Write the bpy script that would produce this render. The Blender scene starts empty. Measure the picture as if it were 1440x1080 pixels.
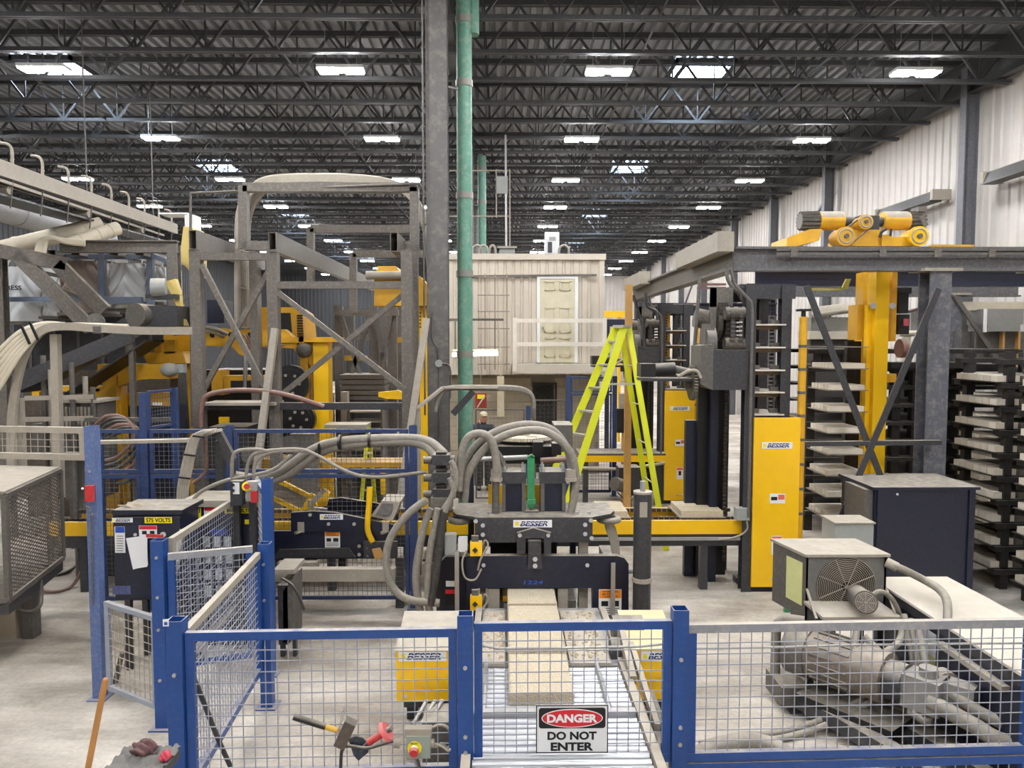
import bpy, bmesh, math, random
from mathutils import Vector, Matrix, Euler
random.seed(7)
V = Vector
scene = bpy.context.scene
col = scene.collection
# ---------------------------------------------------------------- camera
FPX = 1040.0
CAMZ = 3.3
PITCH = math.atan(60 / FPX)
YAW = math.atan(13 / FPX)
cam_d = bpy.data.cameras.new('camera'); cam_d.sensor_width = 36; cam_d.lens = FPX / 1440 * 36
cam_d.clip_end = 300
cam = bpy.data.objects.new('camera', cam_d); col.objects.link(cam)
cam.location = (0, 0, CAMZ); cam.rotation_euler = Euler((math.pi / 2 - PITCH, 0, -YAW))
scene.camera = cam
CR = cam.rotation_euler.to_matrix()
# ---------------------------------------------------------------- world, exposure
w = bpy.data.worlds.new('world'); scene.world = w; w.use_nodes = True
w.node_tree.nodes['Background'].inputs[0].default_value = (0.62, 0.72, 0.85, 1)
w.node_tree.nodes['Background'].inputs[1].default_value = 1.0
scene.view_settings.view_transform = 'Standard'; scene.view_settings.look = 'None'
scene.view_settings.gamma = 1; scene.view_settings.use_curve_mapping = False
scene.view_settings.exposure = 0.0
LAMP = 300.0      # radiance of the LED lenses
SKYL = 42.0       # radiance of the skylight panes

# ---------------------------------------------------------------- helpers
def ray(px, py):
    return CR @ V(((px - 720) / FPX, -(py - 540) / FPX, -1))
def W(px, py, Y):
    d = ray(px, py); return V((0, 0, CAMZ)) + d * (Y / d.y)
def F(px, py, z=0.0):
    d = ray(px, py); return V((0, 0, CAMZ)) + d * ((z - CAMZ) / d.z)
def PX(px, Y): return W(px, 480, Y).x
def PZ(py, Y): return W(720, py, Y).z

MATS = {}
def lin(c):
    return tuple((x / 255 / 12.92 if x <= 10 else ((x / 255 + .055) / 1.055) ** 2.4) for x in c)
DUST = lin((196, 184, 164))
def mat(name, rgb, rough=.55, metal=0.0, dust=.6, var=.22, scale=5.0, bump=0.0, emit=0.0, side=.12, bscale=None, alpha=None):
    if name in MATS: return MATS[name]
    m = bpy.data.materials.new(name); m.use_nodes = True
    nt = m.node_tree; n = nt.nodes; L = nt.links.new
    p = n['Principled BSDF']
    c = lin(rgb)
    p.inputs['Roughness'].default_value = rough; p.inputs['Metallic'].default_value = metal
    if emit:
        p.inputs['Base Color'].default_value = (*c, 1)
        p.inputs['Emission Color'].default_value = (*c, 1); p.inputs['Emission Strength'].default_value = emit
        MATS[name] = m; return m
    geo = n.new('ShaderNodeNewGeometry')
    tc = n.new('ShaderNodeTexCoord')
    nz = n.new('ShaderNodeTexNoise'); nz.inputs['Scale'].default_value = scale; nz.inputs['Detail'].default_value = 6
    nz.inputs['Roughness'].default_value = .65
    L(geo.outputs['Position'], nz.inputs['Vector'])
    mx = n.new('ShaderNodeMix'); mx.data_type = 'RGBA'
    mx.inputs[6].default_value = (*[x * (1 - var) for x in c], 1); mx.inputs[7].default_value = (*[min(1, x * (1 + var)) for x in c], 1)
    L(nz.outputs['Fac'], mx.inputs[0])
    out = mx.outputs[2]
    if dust > 0:
        # pale cement dust settled on faces that look up, thin film elsewhere
        sep = n.new('ShaderNodeSeparateXYZ'); L(geo.outputs['Normal'], sep.inputs[0])
        mr = n.new('ShaderNodeMapRange'); mr.inputs[1].default_value = .25; mr.inputs[2].default_value = .85
        mr.inputs[3].default_value = 0; mr.inputs[4].default_value = dust
        L(sep.outputs['Z'], mr.inputs[0])
        n2 = n.new('ShaderNodeTexNoise'); n2.inputs['Scale'].default_value = scale * 2.3; n2.inputs['Detail'].default_value = 4
        L(geo.outputs['Position'], n2.inputs['Vector'])
        m2 = n.new('ShaderNodeMapRange'); m2.inputs[1].default_value = .25; m2.inputs[2].default_value = .65
        m2.inputs[3].default_value = .45; m2.inputs[4].default_value = 1.1
        L(n2.outputs['Fac'], m2.inputs[0])
        n3 = n.new('ShaderNodeTexNoise'); n3.inputs['Scale'].default_value = scale * 5; n3.inputs['Detail'].default_value = 10; n3.inputs['Roughness'].default_value = .78
        L(geo.outputs['Position'], n3.inputs['Vector'])
        m3 = n.new('ShaderNodeMapRange'); m3.inputs[1].default_value = .48; m3.inputs[2].default_value = .72
        m3.inputs[3].default_value = side * .2; m3.inputs[4].default_value = side * 1.7
        L(n3.outputs['Fac'], m3.inputs[0])
        mu = n.new('ShaderNodeMath'); mu.operation = 'MULTIPLY'; L(mr.outputs[0], mu.inputs[0]); L(m2.outputs[0], mu.inputs[1])
        ma = n.new('ShaderNodeMath'); ma.operation = 'MAXIMUM'; L(mu.outputs[0], ma.inputs[0]); L(m3.outputs[0], ma.inputs[1])
        md = n.new('ShaderNodeMix'); md.data_type = 'RGBA'; md.inputs[7].default_value = (*DUST, 1)
        L(ma.outputs[0], md.inputs[0]); L(out, md.inputs[6]); out = md.outputs[2]
        mrr = n.new('ShaderNodeMapRange'); mrr.inputs[3].default_value = rough; mrr.inputs[4].default_value = .95
        L(ma.outputs[0], mrr.inputs[0]); L(mrr.outputs[0], p.inputs['Roughness'])
        if metal:
            mm = n.new('ShaderNodeMapRange'); mm.inputs[3].default_value = metal; mm.inputs[4].default_value = 0
            L(ma.outputs[0], mm.inputs[0]); L(mm.outputs[0], p.inputs['Metallic'])
    L(out, p.inputs['Base Color'])
    if bump:
        bp = n.new('ShaderNodeBump'); bp.inputs['Strength'].default_value = bump; bp.inputs['Distance'].default_value = .02
        nb = n.new('ShaderNodeTexNoise'); nb.inputs['Scale'].default_value = bscale or scale * 8; nb.inputs['Detail'].default_value = 5
        L(geo.outputs['Position'], nb.inputs['Vector']); L(nb.outputs['Fac'], bp.inputs['Height']); L(bp.outputs[0], p.inputs['Normal'])
    MATS[name] = m; return m

def parent_loc(p):
    l = V((0, 0, 0))
    while p is not None:
        l += p.location; p = p.parent
    return l
def tag(o, label=None, cat=None, group=None, kind=None):
    if label: o['label'] = label
    if cat: o['category'] = cat
    if group: o['group'] = group
    if kind: o['kind'] = kind
    return o
def T(name, label, cat, loc=(0, 0, 0), group=None):
    o = bpy.data.objects.new(name, None); col.objects.link(o); o.location = loc; o.empty_display_size = .1
    return tag(o, label, cat, group)

class M:
    def __init__(s): s.v = []; s.f = []; s.sm = []
    def add(s, vs, fs, smooth=False):
        k = len(s.v); s.v += [V(q) for q in vs]
        for q in fs: s.f.append(tuple(i + k for i in q)); s.sm.append(smooth)
        return s
    def b(s, x0, x1, y0, y1, z0, z1):
        if x0 > x1: x0, x1 = x1, x0
        if y0 > y1: y0, y1 = y1, y0
        if z0 > z1: z0, z1 = z1, z0
        return s.add([(x0,y0,z0),(x1,y0,z0),(x1,y1,z0),(x0,y1,z0),(x0,y0,z1),(x1,y0,z1),(x1,y1,z1),(x0,y1,z1)],
                     [(3,2,1,0),(4,5,6,7),(0,1,5,4),(1,2,6,5),(2,3,7,6),(3,0,4,7)])
    def pb(s, x0, x1, y0, y1, Y, d):
        return s.b(PX(x0, Y), PX(x1, Y), Y, Y + d, PZ(y0, Y), PZ(y1, Y))
    def frame(s, p0, p1, up):
        d = (V(p1) - V(p0)); L = d.length; d = d / L
        up = V(up)
        if abs(d.dot(up)) > .98: up = V((0, 1, 0)) if abs(d.y) < .9 else V((1, 0, 0))
        r = d.cross(up).normalized(); u = r.cross(d).normalized()
        return d, r, u, L
    def beam(s, p0, p1, w, h, up=(0, 0, 1)):
        p0 = V(p0); p1 = V(p1); d, r, u, L = s.frame(p0, p1, up)
        vs = []
        for p in (p0, p1):
            for a, c in ((-1,-1),(1,-1),(1,1),(-1,1)): vs.append(p + r * (a * w / 2) + u * (c * h / 2))
        return s.add(vs, [(0,1,2,3),(7,6,5,4),(0,4,5,1),(1,5,6,2),(2,6,7,3),(3,7,4,0)])
    def ibeam(s, p0, p1, w, h, t, up=(0, 0, 1)):
        p0 = V(p0); p1 = V(p1); d, r, u, L = s.frame(p0, p1, up)
        o = u * (h / 2 - t / 2)
        s.beam(p0 + o, p1 + o, w, t, up); s.beam(p0 - o, p1 - o, w, t, up); return s.beam(p0, p1, t, h - 2 * t + .001, up)
    def channel(s, p0, p1, w, h, t, up=(0, 0, 1), side=1):
        p0 = V(p0); p1 = V(p1); d, r, u, L = s.frame(p0, p1, up)
        o = u * (h / 2 - t / 2)
        s.beam(p0 + o, p1 + o, w, t, up); s.beam(p0 - o, p1 - o, w, t, up)
        q = r * (side * (w / 2 - t / 2)); return s.beam(p0 + q, p1 + q, t, h - 2 * t + .001, up)
    def hollow(s, p0, p1, w, h, t, up=(0, 0, 1)):
        p0 = V(p0); p1 = V(p1); d, r, u, L = s.frame(p0, p1, up); vs = []
        for p in (p0, p1):
            for k in (0, t):
                for a, c in ((-1,-1),(1,-1),(1,1),(-1,1)): vs.append(p + r * (a * (w / 2 - k)) + u * (c * (h / 2 - k)))
        fs = []
        for i in range(4):
            j = (i + 1) % 4
            fs += [(i, 8+i, 8+j, j), (4+j, 12+j, 12+i, 4+i), (i, j, 4+j, 4+i), (8+j, 8+i, 12+i, 12+j)]
        return s.add(vs, fs)
    def cyl(s, p0, p1, r, n=16, r2=None, cap=True):
        p0 = V(p0); p1 = V(p1); r2 = r if r2 is None else r2
        d, a, u, L = s.frame(p0, p1, (0, 0, 1)); vs = []
        for p, q in ((p0, r), (p1, r2)):
            for i in range(n):
                t = 2 * math.pi * i / n; vs.append(p + a * (q * math.cos(t)) + u * (q * math.sin(t)))
        s.add(vs, [(i, (i + 1) % n, n + (i + 1) % n, n + i) for i in range(n)], True)
        if cap:
            s.add(vs[:n], [tuple(range(n))[::-1]]); s.add(vs[n:], [tuple(range(n))])
        return s
    def tube(s, pts, r, n=8, closed=False):
        pts = [V(p) for p in pts]; N = len(pts); rings = []
        prev = None
        for i in range(N):
            if closed: d = pts[(i + 1) % N] - pts[i - 1]
            else: d = pts[min(i + 1, N - 1)] - pts[max(i - 1, 0)]
            d.normalize()
            if prev is None:
                a = d.cross(V((0, 0, 1)))
                if a.length < .1: a = d.cross(V((0, 1, 0)))
            else: a = prev - d * prev.dot(d)
            a.normalize(); prev = a; u = a.cross(d)
            rings.append([pts[i] + a * (r * math.cos(2*math.pi*k/n)) + u * (r * math.sin(2*math.pi*k/n)) for k in range(n)])
        vs = [q for g in rings for q in g]; fs = []
        for i in range(N if closed else N - 1):
            j = (i + 1) % N
            for k in range(n): fs.append((i*n+k, j*n+k, j*n+(k+1)%n, i*n+(k+1)%n))
        s.add(vs, fs, True)
        if not closed:
            s.add(rings[0], [tuple(range(n))]); s.add(rings[-1], [tuple(range(n))[::-1]])
        return s
    def hose(s, pts, r, n=8, k=8): return s.tube(smooth(pts, k), r, n)
    def ext(s, pts, vec):
        pts = [V(p) for p in pts]; n = len(pts); vec = V(vec)
        s.add(pts + [p + vec for p in pts], [tuple(range(n)), tuple(range(2*n-1, n-1, -1))] + [(i, n+i, n+(i+1)%n, (i+1)%n) for i in range(n)])
        return s
    def pext(s, pix, Y, d):                      # outline at its own distance, given real thickness d
        return s.ext([W(a, c, Y) for a, c in pix], (0, d, 0))
    def grid(s, o, u, v, nu, nv, fn=lambda a, b: V((0, 0, 0)), smooth=True):
        o = V(o); u = V(u); v = V(v)
        vs = [o + u * (i / nu) + v * (j / nv) + fn(i / nu, j / nv) for j in range(nv + 1) for i in range(nu + 1)]
        return s.add(vs, [(j*(nu+1)+i, j*(nu+1)+i+1, (j+1)*(nu+1)+i+1, (j+1)*(nu+1)+i) for j in range(nv) for i in range(nu)], smooth)
    def ball(s, c, r, n=10, sc=(1, 1, 1)):
        c = V(c); vs = []; fs = []
        for i in range(n + 1):
            a = math.pi * i / n
            for j in range(2 * n):
                t = math.pi * j / n
                vs.append(c + V((r*sc[0]*math.sin(a)*math.cos(t), r*sc[1]*math.sin(a)*math.sin(t), r*sc[2]*math.cos(a))))
        for i in range(n):
            for j in range(2 * n):
                q = (j + 1) % (2 * n); fs.append((i*2*n+j, (i+1)*2*n+j, (i+1)*2*n+q, i*2*n+q))
        return s.add(vs, fs, True)
    def mesh(s, name, loc):
        me = bpy.data.meshes.new(name); l = V(loc)
        me.from_pydata([tuple(q - l) for q in s.v], [], s.f)
        me.polygons.foreach_set('use_smooth', s.sm)
        bm = bmesh.new(); bm.from_mesh(me); bmesh.ops.recalc_face_normals(bm, faces=bm.faces); bm.to_mesh(me); bm.free()
        return me
    def out(s, name, m, parent=None, label=None, kind=None):
        me = s.mesh(name, parent_loc(parent)); me.materials.append(m)
        o = bpy.data.objects.new(name, me); col.objects.link(o); o.parent = parent
        return tag(o, label, None, None, kind)
    def each(s, name, m, parent):              # one part for every box or beam collected
        for i in range(len(s.v) // 8):
            q = M(); q.v = s.v[8*i:8*i+8]; q.f = [tuple(k - 8*i for k in f) for f in s.f[6*i:6*i+6]]; q.sm = s.sm[6*i:6*i+6]
            q.out(name, m, parent)
    def thing(s, name, m, label, cat, group=None, kind=None):
        xs = [q.x for q in s.v]; ys = [q.y for q in s.v]; zs = [q.z for q in s.v]
        l = V(((min(xs)+max(xs))/2, (min(ys)+max(ys))/2, min(zs)))
        me = s.mesh(name, l); me.materials.append(m)
        o = bpy.data.objects.new(name, me); col.objects.link(o); o.location = l
        return tag(o, label, cat, group, kind)

def smooth(pts, k=8):
    pts = [V(p) for p in pts]; out = []
    P = [pts[0] * 2 - pts[1]] + pts + [pts[-1] * 2 - pts[-2]]
    for i in range(1, len(P) - 2):
        a, b, c, d = P[i-1], P[i], P[i+1], P[i+2]
        for j in range(k):
            t = j / k
            out.append(.5 * ((2*b) + (c-a)*t + (2*a-5*b+4*c-d)*t*t + (3*b-a-3*c+d)*t**3))
    out.append(pts[-1]); return out
def copy_tree(o, loc=None, label=None, parent=None):
    c = o.copy(); col.objects.link(c); c.parent = parent
    if loc is not None: c.location = loc
    if label: c['label'] = label
    for ch in o.children: copy_tree(ch, None, None, c)
    return c
ORD = ['first', 'second', 'third', 'fourth', 'fifth', 'sixth', 'seventh', 'eighth', 'ninth', 'tenth', 'eleventh', 'twelfth', 'thirteenth', 'fourteenth']

# ---------------------------------------------------------------- lettering (made once, before the scene grows)
TXT = {}
def _mk(txt, shear, off):
    cu = bpy.data.curves.new('t', 'FONT'); cu.body = txt; cu.shear = shear; cu.offset = off; cu.resolution_u = 3
    o = bpy.data.objects.new('t', cu); col.objects.link(o)
    dg = bpy.context.evaluated_depsgraph_get(); me = bpy.data.meshes.new_from_object(o.evaluated_get(dg))
    vs = [v.co.copy() for v in me.vertices]; fs = [tuple(p.vertices) for p in me.polygons]
    bpy.data.objects.remove(o); bpy.data.meshes.remove(me); bpy.data.curves.remove(cu)
    x0 = min(v.x for v in vs); x1 = max(v.x for v in vs); y0 = min(v.y for v in vs); y1 = max(v.y for v in vs)
    TXT[txt] = ([((v.x - x0) / (x1 - x0), (v.y - y0) / (y1 - y0)) for v in vs], fs)
for t_, s_, o_ in (('BESSER', .3, .035), ('DANGER', 0, .045), ('DO NOT', 0, .04), ('ENTER', 0, .04), ('575 VOLTS', 0, .03), ('CAUTION', 0, .03),
                   ('480 VOLTS', 0, .03), ('WARNING', 0, .02), ('MUCHO\nCUIDADO', 0, .02), ('RESS', 0, .03), ('EMERGENCY', 0, .02), ('1224', .1, .02)):
    _mk(t_, s_, o_)
def text(parent, txt, c, w, h, m, right=(1, 0, 0), up=(0, 0, 1), name='lettering'):
    vs, fs = TXT[txt]; r = V(right).normalized(); u = V(up).normalized(); c = V(c)
    mb = M(); mb.add([c + r * ((a - .5) * w) + u * ((b - .5) * h) for a, b in vs], fs)
    me = mb.mesh(name, parent_loc(parent)); me.materials.append(m)
    o = bpy.data.objects.new(name, me); col.objects.link(o); o.parent = parent; return o
def plate(parent, name, c, w, h, m, right=(1, 0, 0), up=(0, 0, 1), t=.004, label=None):
    r = V(right).normalized(); u = V(up).normalized(); n = r.cross(u); c = V(c)
    mb = M(); mb.ext([c + r*(a*w/2) + u*(b*h/2) for a, b in ((-1,-1),(1,-1),(1,1),(-1,1))], -n * t)
    return mb.out(name, m, parent, label)

# ---------------------------------------------------------------- materials
navy = mat('navy_paint', (20, 25, 46), .38, dust=.65, side=.018)
dark = mat('dark_steel', (46, 47, 52), .42, dust=.6, side=.06)
mid = mat('weathered_steel', (84, 80, 76), .5, dust=.6, side=.12)
pale = mat('dusty_pale_steel', (152, 144, 131), .65, dust=.6, side=.25)
frame_m = mat('dusty_brown_grey_steel', (92, 87, 81), .5, dust=.7, side=.2)
black = mat('black_paint', (15, 15, 17), .42, dust=.4, side=.015)
rackm = mat('dark_brown_rack_steel', (30, 27, 26), .6, dust=.25, side=.04)
yellow = mat('machine_yellow', (250, 194, 0), .36, dust=.55, side=.04, var=.1)
yellow_d = mat('worn_machine_yellow', (212, 158, 4), .42, dust=.6, side=.1, var=.3)
blue = mat('fence_blue', (10, 66, 134), .36, dust=.7, side=.035)
bluedark = mat('far_fence_blue', (28, 54, 100), .5, dust=.5, side=.07)
wire = mat('galvanised_wire', (150, 155, 170), .5, .3, dust=.4)
wire_d = mat('dusty_wire', (96, 97, 100), .6, .1, dust=.3)
steel = mat('bright_steel', (178, 178, 178), .35, .7, dust=.35)
chrome = mat('polished_steel', (190, 192, 195), .3, .85, dust=.2)
hose_m = mat('dusty_rubber_hose', (122, 117, 108), .65, dust=.5, side=.25)
hose_d = mat('dark_rubber_hose', (44, 43, 42), .5, dust=.5, side=.08)
cream = mat('cream_painted_pipe', (196, 186, 164), .7, dust=.4, side=.3)
white = mat('white_enamel', (228, 228, 226), .5, dust=.25, side=.05, var=.06)
paper = mat('white_label', (232, 232, 230), .6, dust=0, var=.04)
ink = mat('navy_ink', (28, 30, 92), .6, dust=0, var=.03)
inkk = mat('black_ink', (16, 16, 18), .6, dust=0, var=.03)
red = mat('red_plastic', (190, 30, 40), .4, dust=.4, side=.08)
signred = mat('sign_red', (206, 32, 44), .45, dust=0, var=.05)
orange = mat('label_orange', (240, 140, 30), .5, dust=0, var=.05)
labely = mat('label_yellow', (240, 222, 20), .5, dust=0, var=.05)
lblue = mat('label_blue', (40, 80, 180), .5, dust=0, var=.05)
green = mat('green_paint', (24, 130, 78), .45, dust=.5, side=.1)
greenpipe = mat('green_plastic_pipe', (80, 140, 120), .5, dust=.4, side=.3, var=.35, scale=2)
ladder_m = mat('ladder_fibreglass', (214, 218, 16), .45, dust=.2, side=.04, var=.08)
alu = mat('aluminium', (196, 196, 192), .4, .5, dust=.4)
tan = mat('tan_painted_wood', (186, 140, 74), .6, dust=.3, side=.1)
wood = mat('varnished_wood', (170, 118, 62), .5, dust=.1, side=.05)
concrete = mat('moulded_concrete', (212, 196, 166), .95, dust=.2, var=.3, scale=26, bump=1.0, bscale=90)
cblock = mat('cured_concrete', (216, 206, 186), .95, dust=.3, var=.14, scale=20, bump=.4, bscale=120)
masonry = mat('painted_block', (176, 164, 144), .9, dust=.3, var=.15, bump=.3)
mortar = mat('mortar', (150, 142, 128), .95, dust=.2)
greybox = mat('grey_enclosure', (150, 154, 150), .5, dust=.6, side=.15)
alarm = mat('grey_green_enclosure', (140, 150, 142), .5, dust=.5)
copper = mat('red_brown_hose', (120, 84, 76), .6, dust=.4)
rubber = mat('grey_rubber_mat', (74, 75, 76), .8, dust=.2)
rag = mat('maroon_cloth', (96, 62, 66), .9, dust=.15)
bag = mat('white_woven_plastic', (206, 208, 208), .5, dust=.2, side=.1, var=.1)
bag_d = mat('brown_dusty_plastic', (140, 124, 112), .5, dust=.3, side=.2)
pulley = mat('dark_cast_iron', (70, 66, 60), .6, .3, dust=.5, side=.2)
chain = mat('oily_chain', (54, 48, 44), .5, .4, dust=.3)
lens = mat('led_lens', (250, 251, 255), emit=LAMP)
tubel = mat('warm_fluorescent_tube', (255, 236, 205), emit=14)
skyl = mat('skylight_pane', (205, 226, 250), emit=SKYL)
# ================================================================ THE SETTING
XR, XL, YF, YB = 10.6, -19.0, 61.0, -9.0
DECK = 9.6; JB = 8.62
def struct(o): o['kind'] = 'structure'; return o
# floor: poured concrete, pale with trampled cement dust, darker damp and tyre marks
fm = bpy.data.materials.new('dusty_concrete_floor'); fm.use_nodes = True
nt = fm.node_tree; n = nt.nodes; Lk = nt.links.new; p = n['Principled BSDF']; p.inputs['Roughness'].default_value = .85
geo = n.new('ShaderNodeNewGeometry')
def noise(sc, det=6, vec=None, rough=.6):
    q = n.new('ShaderNodeTexNoise'); q.inputs['Scale'].default_value = sc; q.inputs['Detail'].default_value = det; q.inputs['Roughness'].default_value = rough
    Lk(vec or geo.outputs['Position'], q.inputs['Vector']); return q.outputs['Fac']
mp = n.new('ShaderNodeMapping'); mp.inputs['Scale'].default_value = (.35, 1.6, 1); Lk(geo.outputs['Position'], mp.inputs[0])
r1 = n.new('ShaderNodeValToRGB'); r1.color_ramp.elements[0].position = .34; r1.color_ramp.elements[1].position = .62
r1.color_ramp.elements[0].color = (*lin((150, 139, 124)), 1); r1.color_ramp.elements[1].color = (*lin((218, 209, 194)), 1)
Lk(noise(.55, 8), r1.inputs[0])
r2 = n.new('ShaderNodeValToRGB'); r2.color_ramp.elements[0].position = .36; r2.color_ramp.elements[1].position = .58
r2.color_ramp.elements[0].color = (.6, .58, .56, 1); r2.color_ramp.elements[1].color = (1, 1, 1, 1)
Lk(noise(1.5, 8, mp.outputs[0], .7), r2.inputs[0])
mm = n.new('ShaderNodeMix'); mm.data_type = 'RGBA'; mm.blend_type = 'MULTIPLY'; mm.inputs[0].default_value = .8
Lk(r1.outputs[0], mm.inputs[6]); Lk(r2.outputs[0], mm.inputs[7])
r3 = n.new('ShaderNodeValToRGB'); r3.color_ramp.elements[0].position = .3; r3.color_ramp.elements[1].position = .55
r3.color_ramp.elements[0].color = (.8, .79, .77, 1); r3.color_ramp.elements[1].color = (1, 1, 1, 1)
Lk(noise(22, 6), r3.inputs[0])
m4 = n.new('ShaderNodeMix'); m4.data_type = 'RGBA'; m4.blend_type = 'MULTIPLY'; m4.inputs[0].default_value = .8
Lk(mm.outputs[2], m4.inputs[6]); Lk(r3.outputs[0], m4.inputs[7]); Lk(m4.outputs[2], p.inputs['Base Color'])
bp = n.new('ShaderNodeBump'); bp.inputs['Strength'].default_value = .35; bp.inputs['Distance'].default_value = .02
Lk(noise(35, 6), bp.inputs['Height']); Lk(bp.outputs[0], p.inputs['Normal'])
o = struct(M().b(XL - .2, XR + .2, YB - .2, YF + .2, -.3, 0).out('floor', fm))
# roof deck: fluted steel, flutes run away from the camera
deck_m = mat('grey_roof_deck', (128, 129, 132), .6, dust=0, var=.15, scale=.6)
joist_m = mat('dark_grey_joist_paint', (58, 59, 62), .6, dust=.12, side=.06)
mb = M(); vs = []; fs = []; x = XL; k = 0; prof = []
while x < XR:
    prof += [(x, 0), (x + .09, 0), (x + .115, .085), (x + .205, .085)]; x += .23
for a, h in prof: vs += [(a, YB, DECK + h), (a, YF, DECK + h)]
for i in range(len(prof) - 1): fs.append((2*i, 2*i+2, 2*i+3, 2*i+1))
ceil = struct(mb.add(vs, fs).out('ceiling', deck_m))
M().b(XL, XR, YB, YF, DECK + .1, DECK + .2).out('roof_board', deck_m, ceil)
# open-web joists: one mesh set per span length, shared by every joist
def joist(xa, xb):
    web = M(); n_ = max(2, round((xb - xa) / 1.25)); st = (xb - xa) / n_
    for i in range(n_):
        a = xa + i * st; c = a + st / 2; e = a + st
        web.beam((a, 0, 9.5), (c, 0, JB + .04), .045, .045); web.beam((c, 0, JB + .04), (e, 0, 9.5), .045, .045)
        web.beam((c, 0, JB + .04), (c, 0, 9.5), .028, .028); 
    top = M().b(xa, xb, -.06, -.012, 9.49, 9.595).b(xa, xb, .012, .06, 9.49, 9.595)
    bot = M().b(xa, xb, -.06, -.012, JB, JB + .075).b(xa, xb, .012, .06, JB, JB + .075)
    return [q.mesh(nm, (0, 0, 0)) for q, nm in ((web, 'joist_web'), (top, 'top_chord'), (bot, 'bottom_chord'))]
GX = -.97
spans = [joist(XL, GX), joist(GX, XR - .1)]
for s_ in spans:
    for me in s_: me.materials.append(joist_m)
Y = 12.6 - 1.45 * 8
while Y < YF - .5:
    for wm, tm, bm_ in spans:
        j = bpy.data.objects.new('roof_joist', wm); col.objects.link(j); j.parent = ceil; j.location = (0, Y, 0)
        for nm, me in (('top_chord', tm), ('bottom_chord', bm_)):
            q = bpy.data.objects.new(nm, me); col.objects.link(q); q.parent = j
    Y += 1.45
for gx in (GX,):
    M().ibeam((gx, YB, 9.05), (gx, YF, 9.05), .22, .62, .03).out('roof_girder', joist_m, ceil)
M().ibeam((XR - .28, YB, 9.1), (XR - .28, YF, 9.1), .2, .75, .03).out('eave_shade_beam', joist_m, ceil)  # dark eave beam, also stands in for the shadow along the wall top
# cross bridging rods
br = M()
for gx in (2.6, 6.2, -4.1, -9.6, -13.0):
    br.beam((gx, 1, JB + .05), (gx, YF, JB + .05), .03, .03)
br.out('bridging_rod', joist_m, ceil)
# skylights
k = 1
for gx, ys in ((4.55, (7.8, 17.45, 27.1, 36.9, 46.7, 56)), (-10.2, (7.8, 17.45, 27.1, 36.9, 46.7, 56))):
    for yy in ys:
        wdw = struct(M().b(gx - .62, gx + .62, yy - .58, yy + .58, DECK - .012, DECK - .002).out('window_%d' % k, skyl)); k += 1
        c = M()
        for sx in (-1, 1): c.b(gx + sx * .62, gx + sx * .68, yy - .64, yy + .64, DECK - .09, DECK + .01)
        for sy in (-1, 1): c.b(gx - .68, gx + .68, yy + sy * .58, yy + sy * .64, DECK - .09, DECK + .01)
        c.out('skylight_curb', joist_m, wdw)
# walls in ribbed siding sheets
def sheet(h, wd=.915):
    m_ = M(); pr = []; q = wd / 3
    for i in range(3):
        a = i * q; pr += [(a, 0), (a + q * .55, 0), (a + q * .66, .035), (a + q * .89, .035)]
    pr.append((wd, 0)); vs = []; fs = []
    for a, d in pr: vs += [(a, d, 0), (a, d, h)]
    for i in range(len(pr) - 1): fs.append((2*i, 2*i+2, 2*i+3, 2*i+1))
    vs2 = [(a, d + .012, z) for a, d, z in vs]
    kk = len(vs); return m_.add(vs + vs2, fs + [tuple(q + kk for q in f[::-1]) for f in fs])
wallw = mat('off_white_siding', (186, 180, 172), .6, dust=0, var=.16, scale=1.2)
walld = mat('grey_siding', (56, 57, 60), .6, dust=0, var=.15, scale=1.2)
def wall(name, x0, y0, x1, y1, m, h=9.6, sill=0.0):
    L = math.hypot(x1 - x0, y1 - y0); d = V((x1 - x0, y1 - y0, 0)) / L; ang = math.atan2(d.y, d.x)
    nrm = V((-d.y, d.x, 0))
    core = M(); core.ext([V((x0, y0, 0)) + nrm * -.06, V((x1, y1, 0)) + nrm * -.06, V((x1, y1, h)) + nrm * -.06, V((x0, y0, h)) + nrm * -.06], nrm * -.15)
    wo = struct(core.out(name, m))
    me = sheet(h).mesh('siding_sheet', (0, 0, 0)); me.materials.append(m)
    for i in range(int(L / .915) + 1):
        q = bpy.data.objects.new('siding_sheet', me); col.objects.link(q); q.parent = wo
        q.location = V((x0, y0, 0)) + d * (.915 * i) - nrm * .055; q.rotation_euler = (0, 0, ang)
    return wo
wr = wall('wall_right', XR, YB, XR, YF, wallw)
wf = wall('wall_far', XR, YF, -.5, YF, wallw)
wf2 = wall('wall_far_left', -.5, YF, XL, YF, walld)
wl = wall('wall_left', XL, YF, XL, YB, walld)
wb = wall('wall_back', XL, YB, XR, YB, wallw)
# wall columns, girts and diagonal braces
colm = mat('wall_column_grey', (84, 86, 92), .6, dust=.3, side=.15)
for yy in (2.2, 9.4, 16.5, 23.6, 28.3, 33.1, 38, 42.8, 47.6, 52.4, 57.2):
    M().ibeam((XR - .3, yy, 0), (XR - .3, yy, 9.3), .22, .3, .025, (1, 0, 0)).out('wall_column', colm, wr)
for a, c in ((23.6, 28.3), (38, 42.8)):
    M().beam((XR - .16, a, 8.2), (XR - .16, c, 5.2), .08, .08).out('wall_brace', colm, wr)
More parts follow.
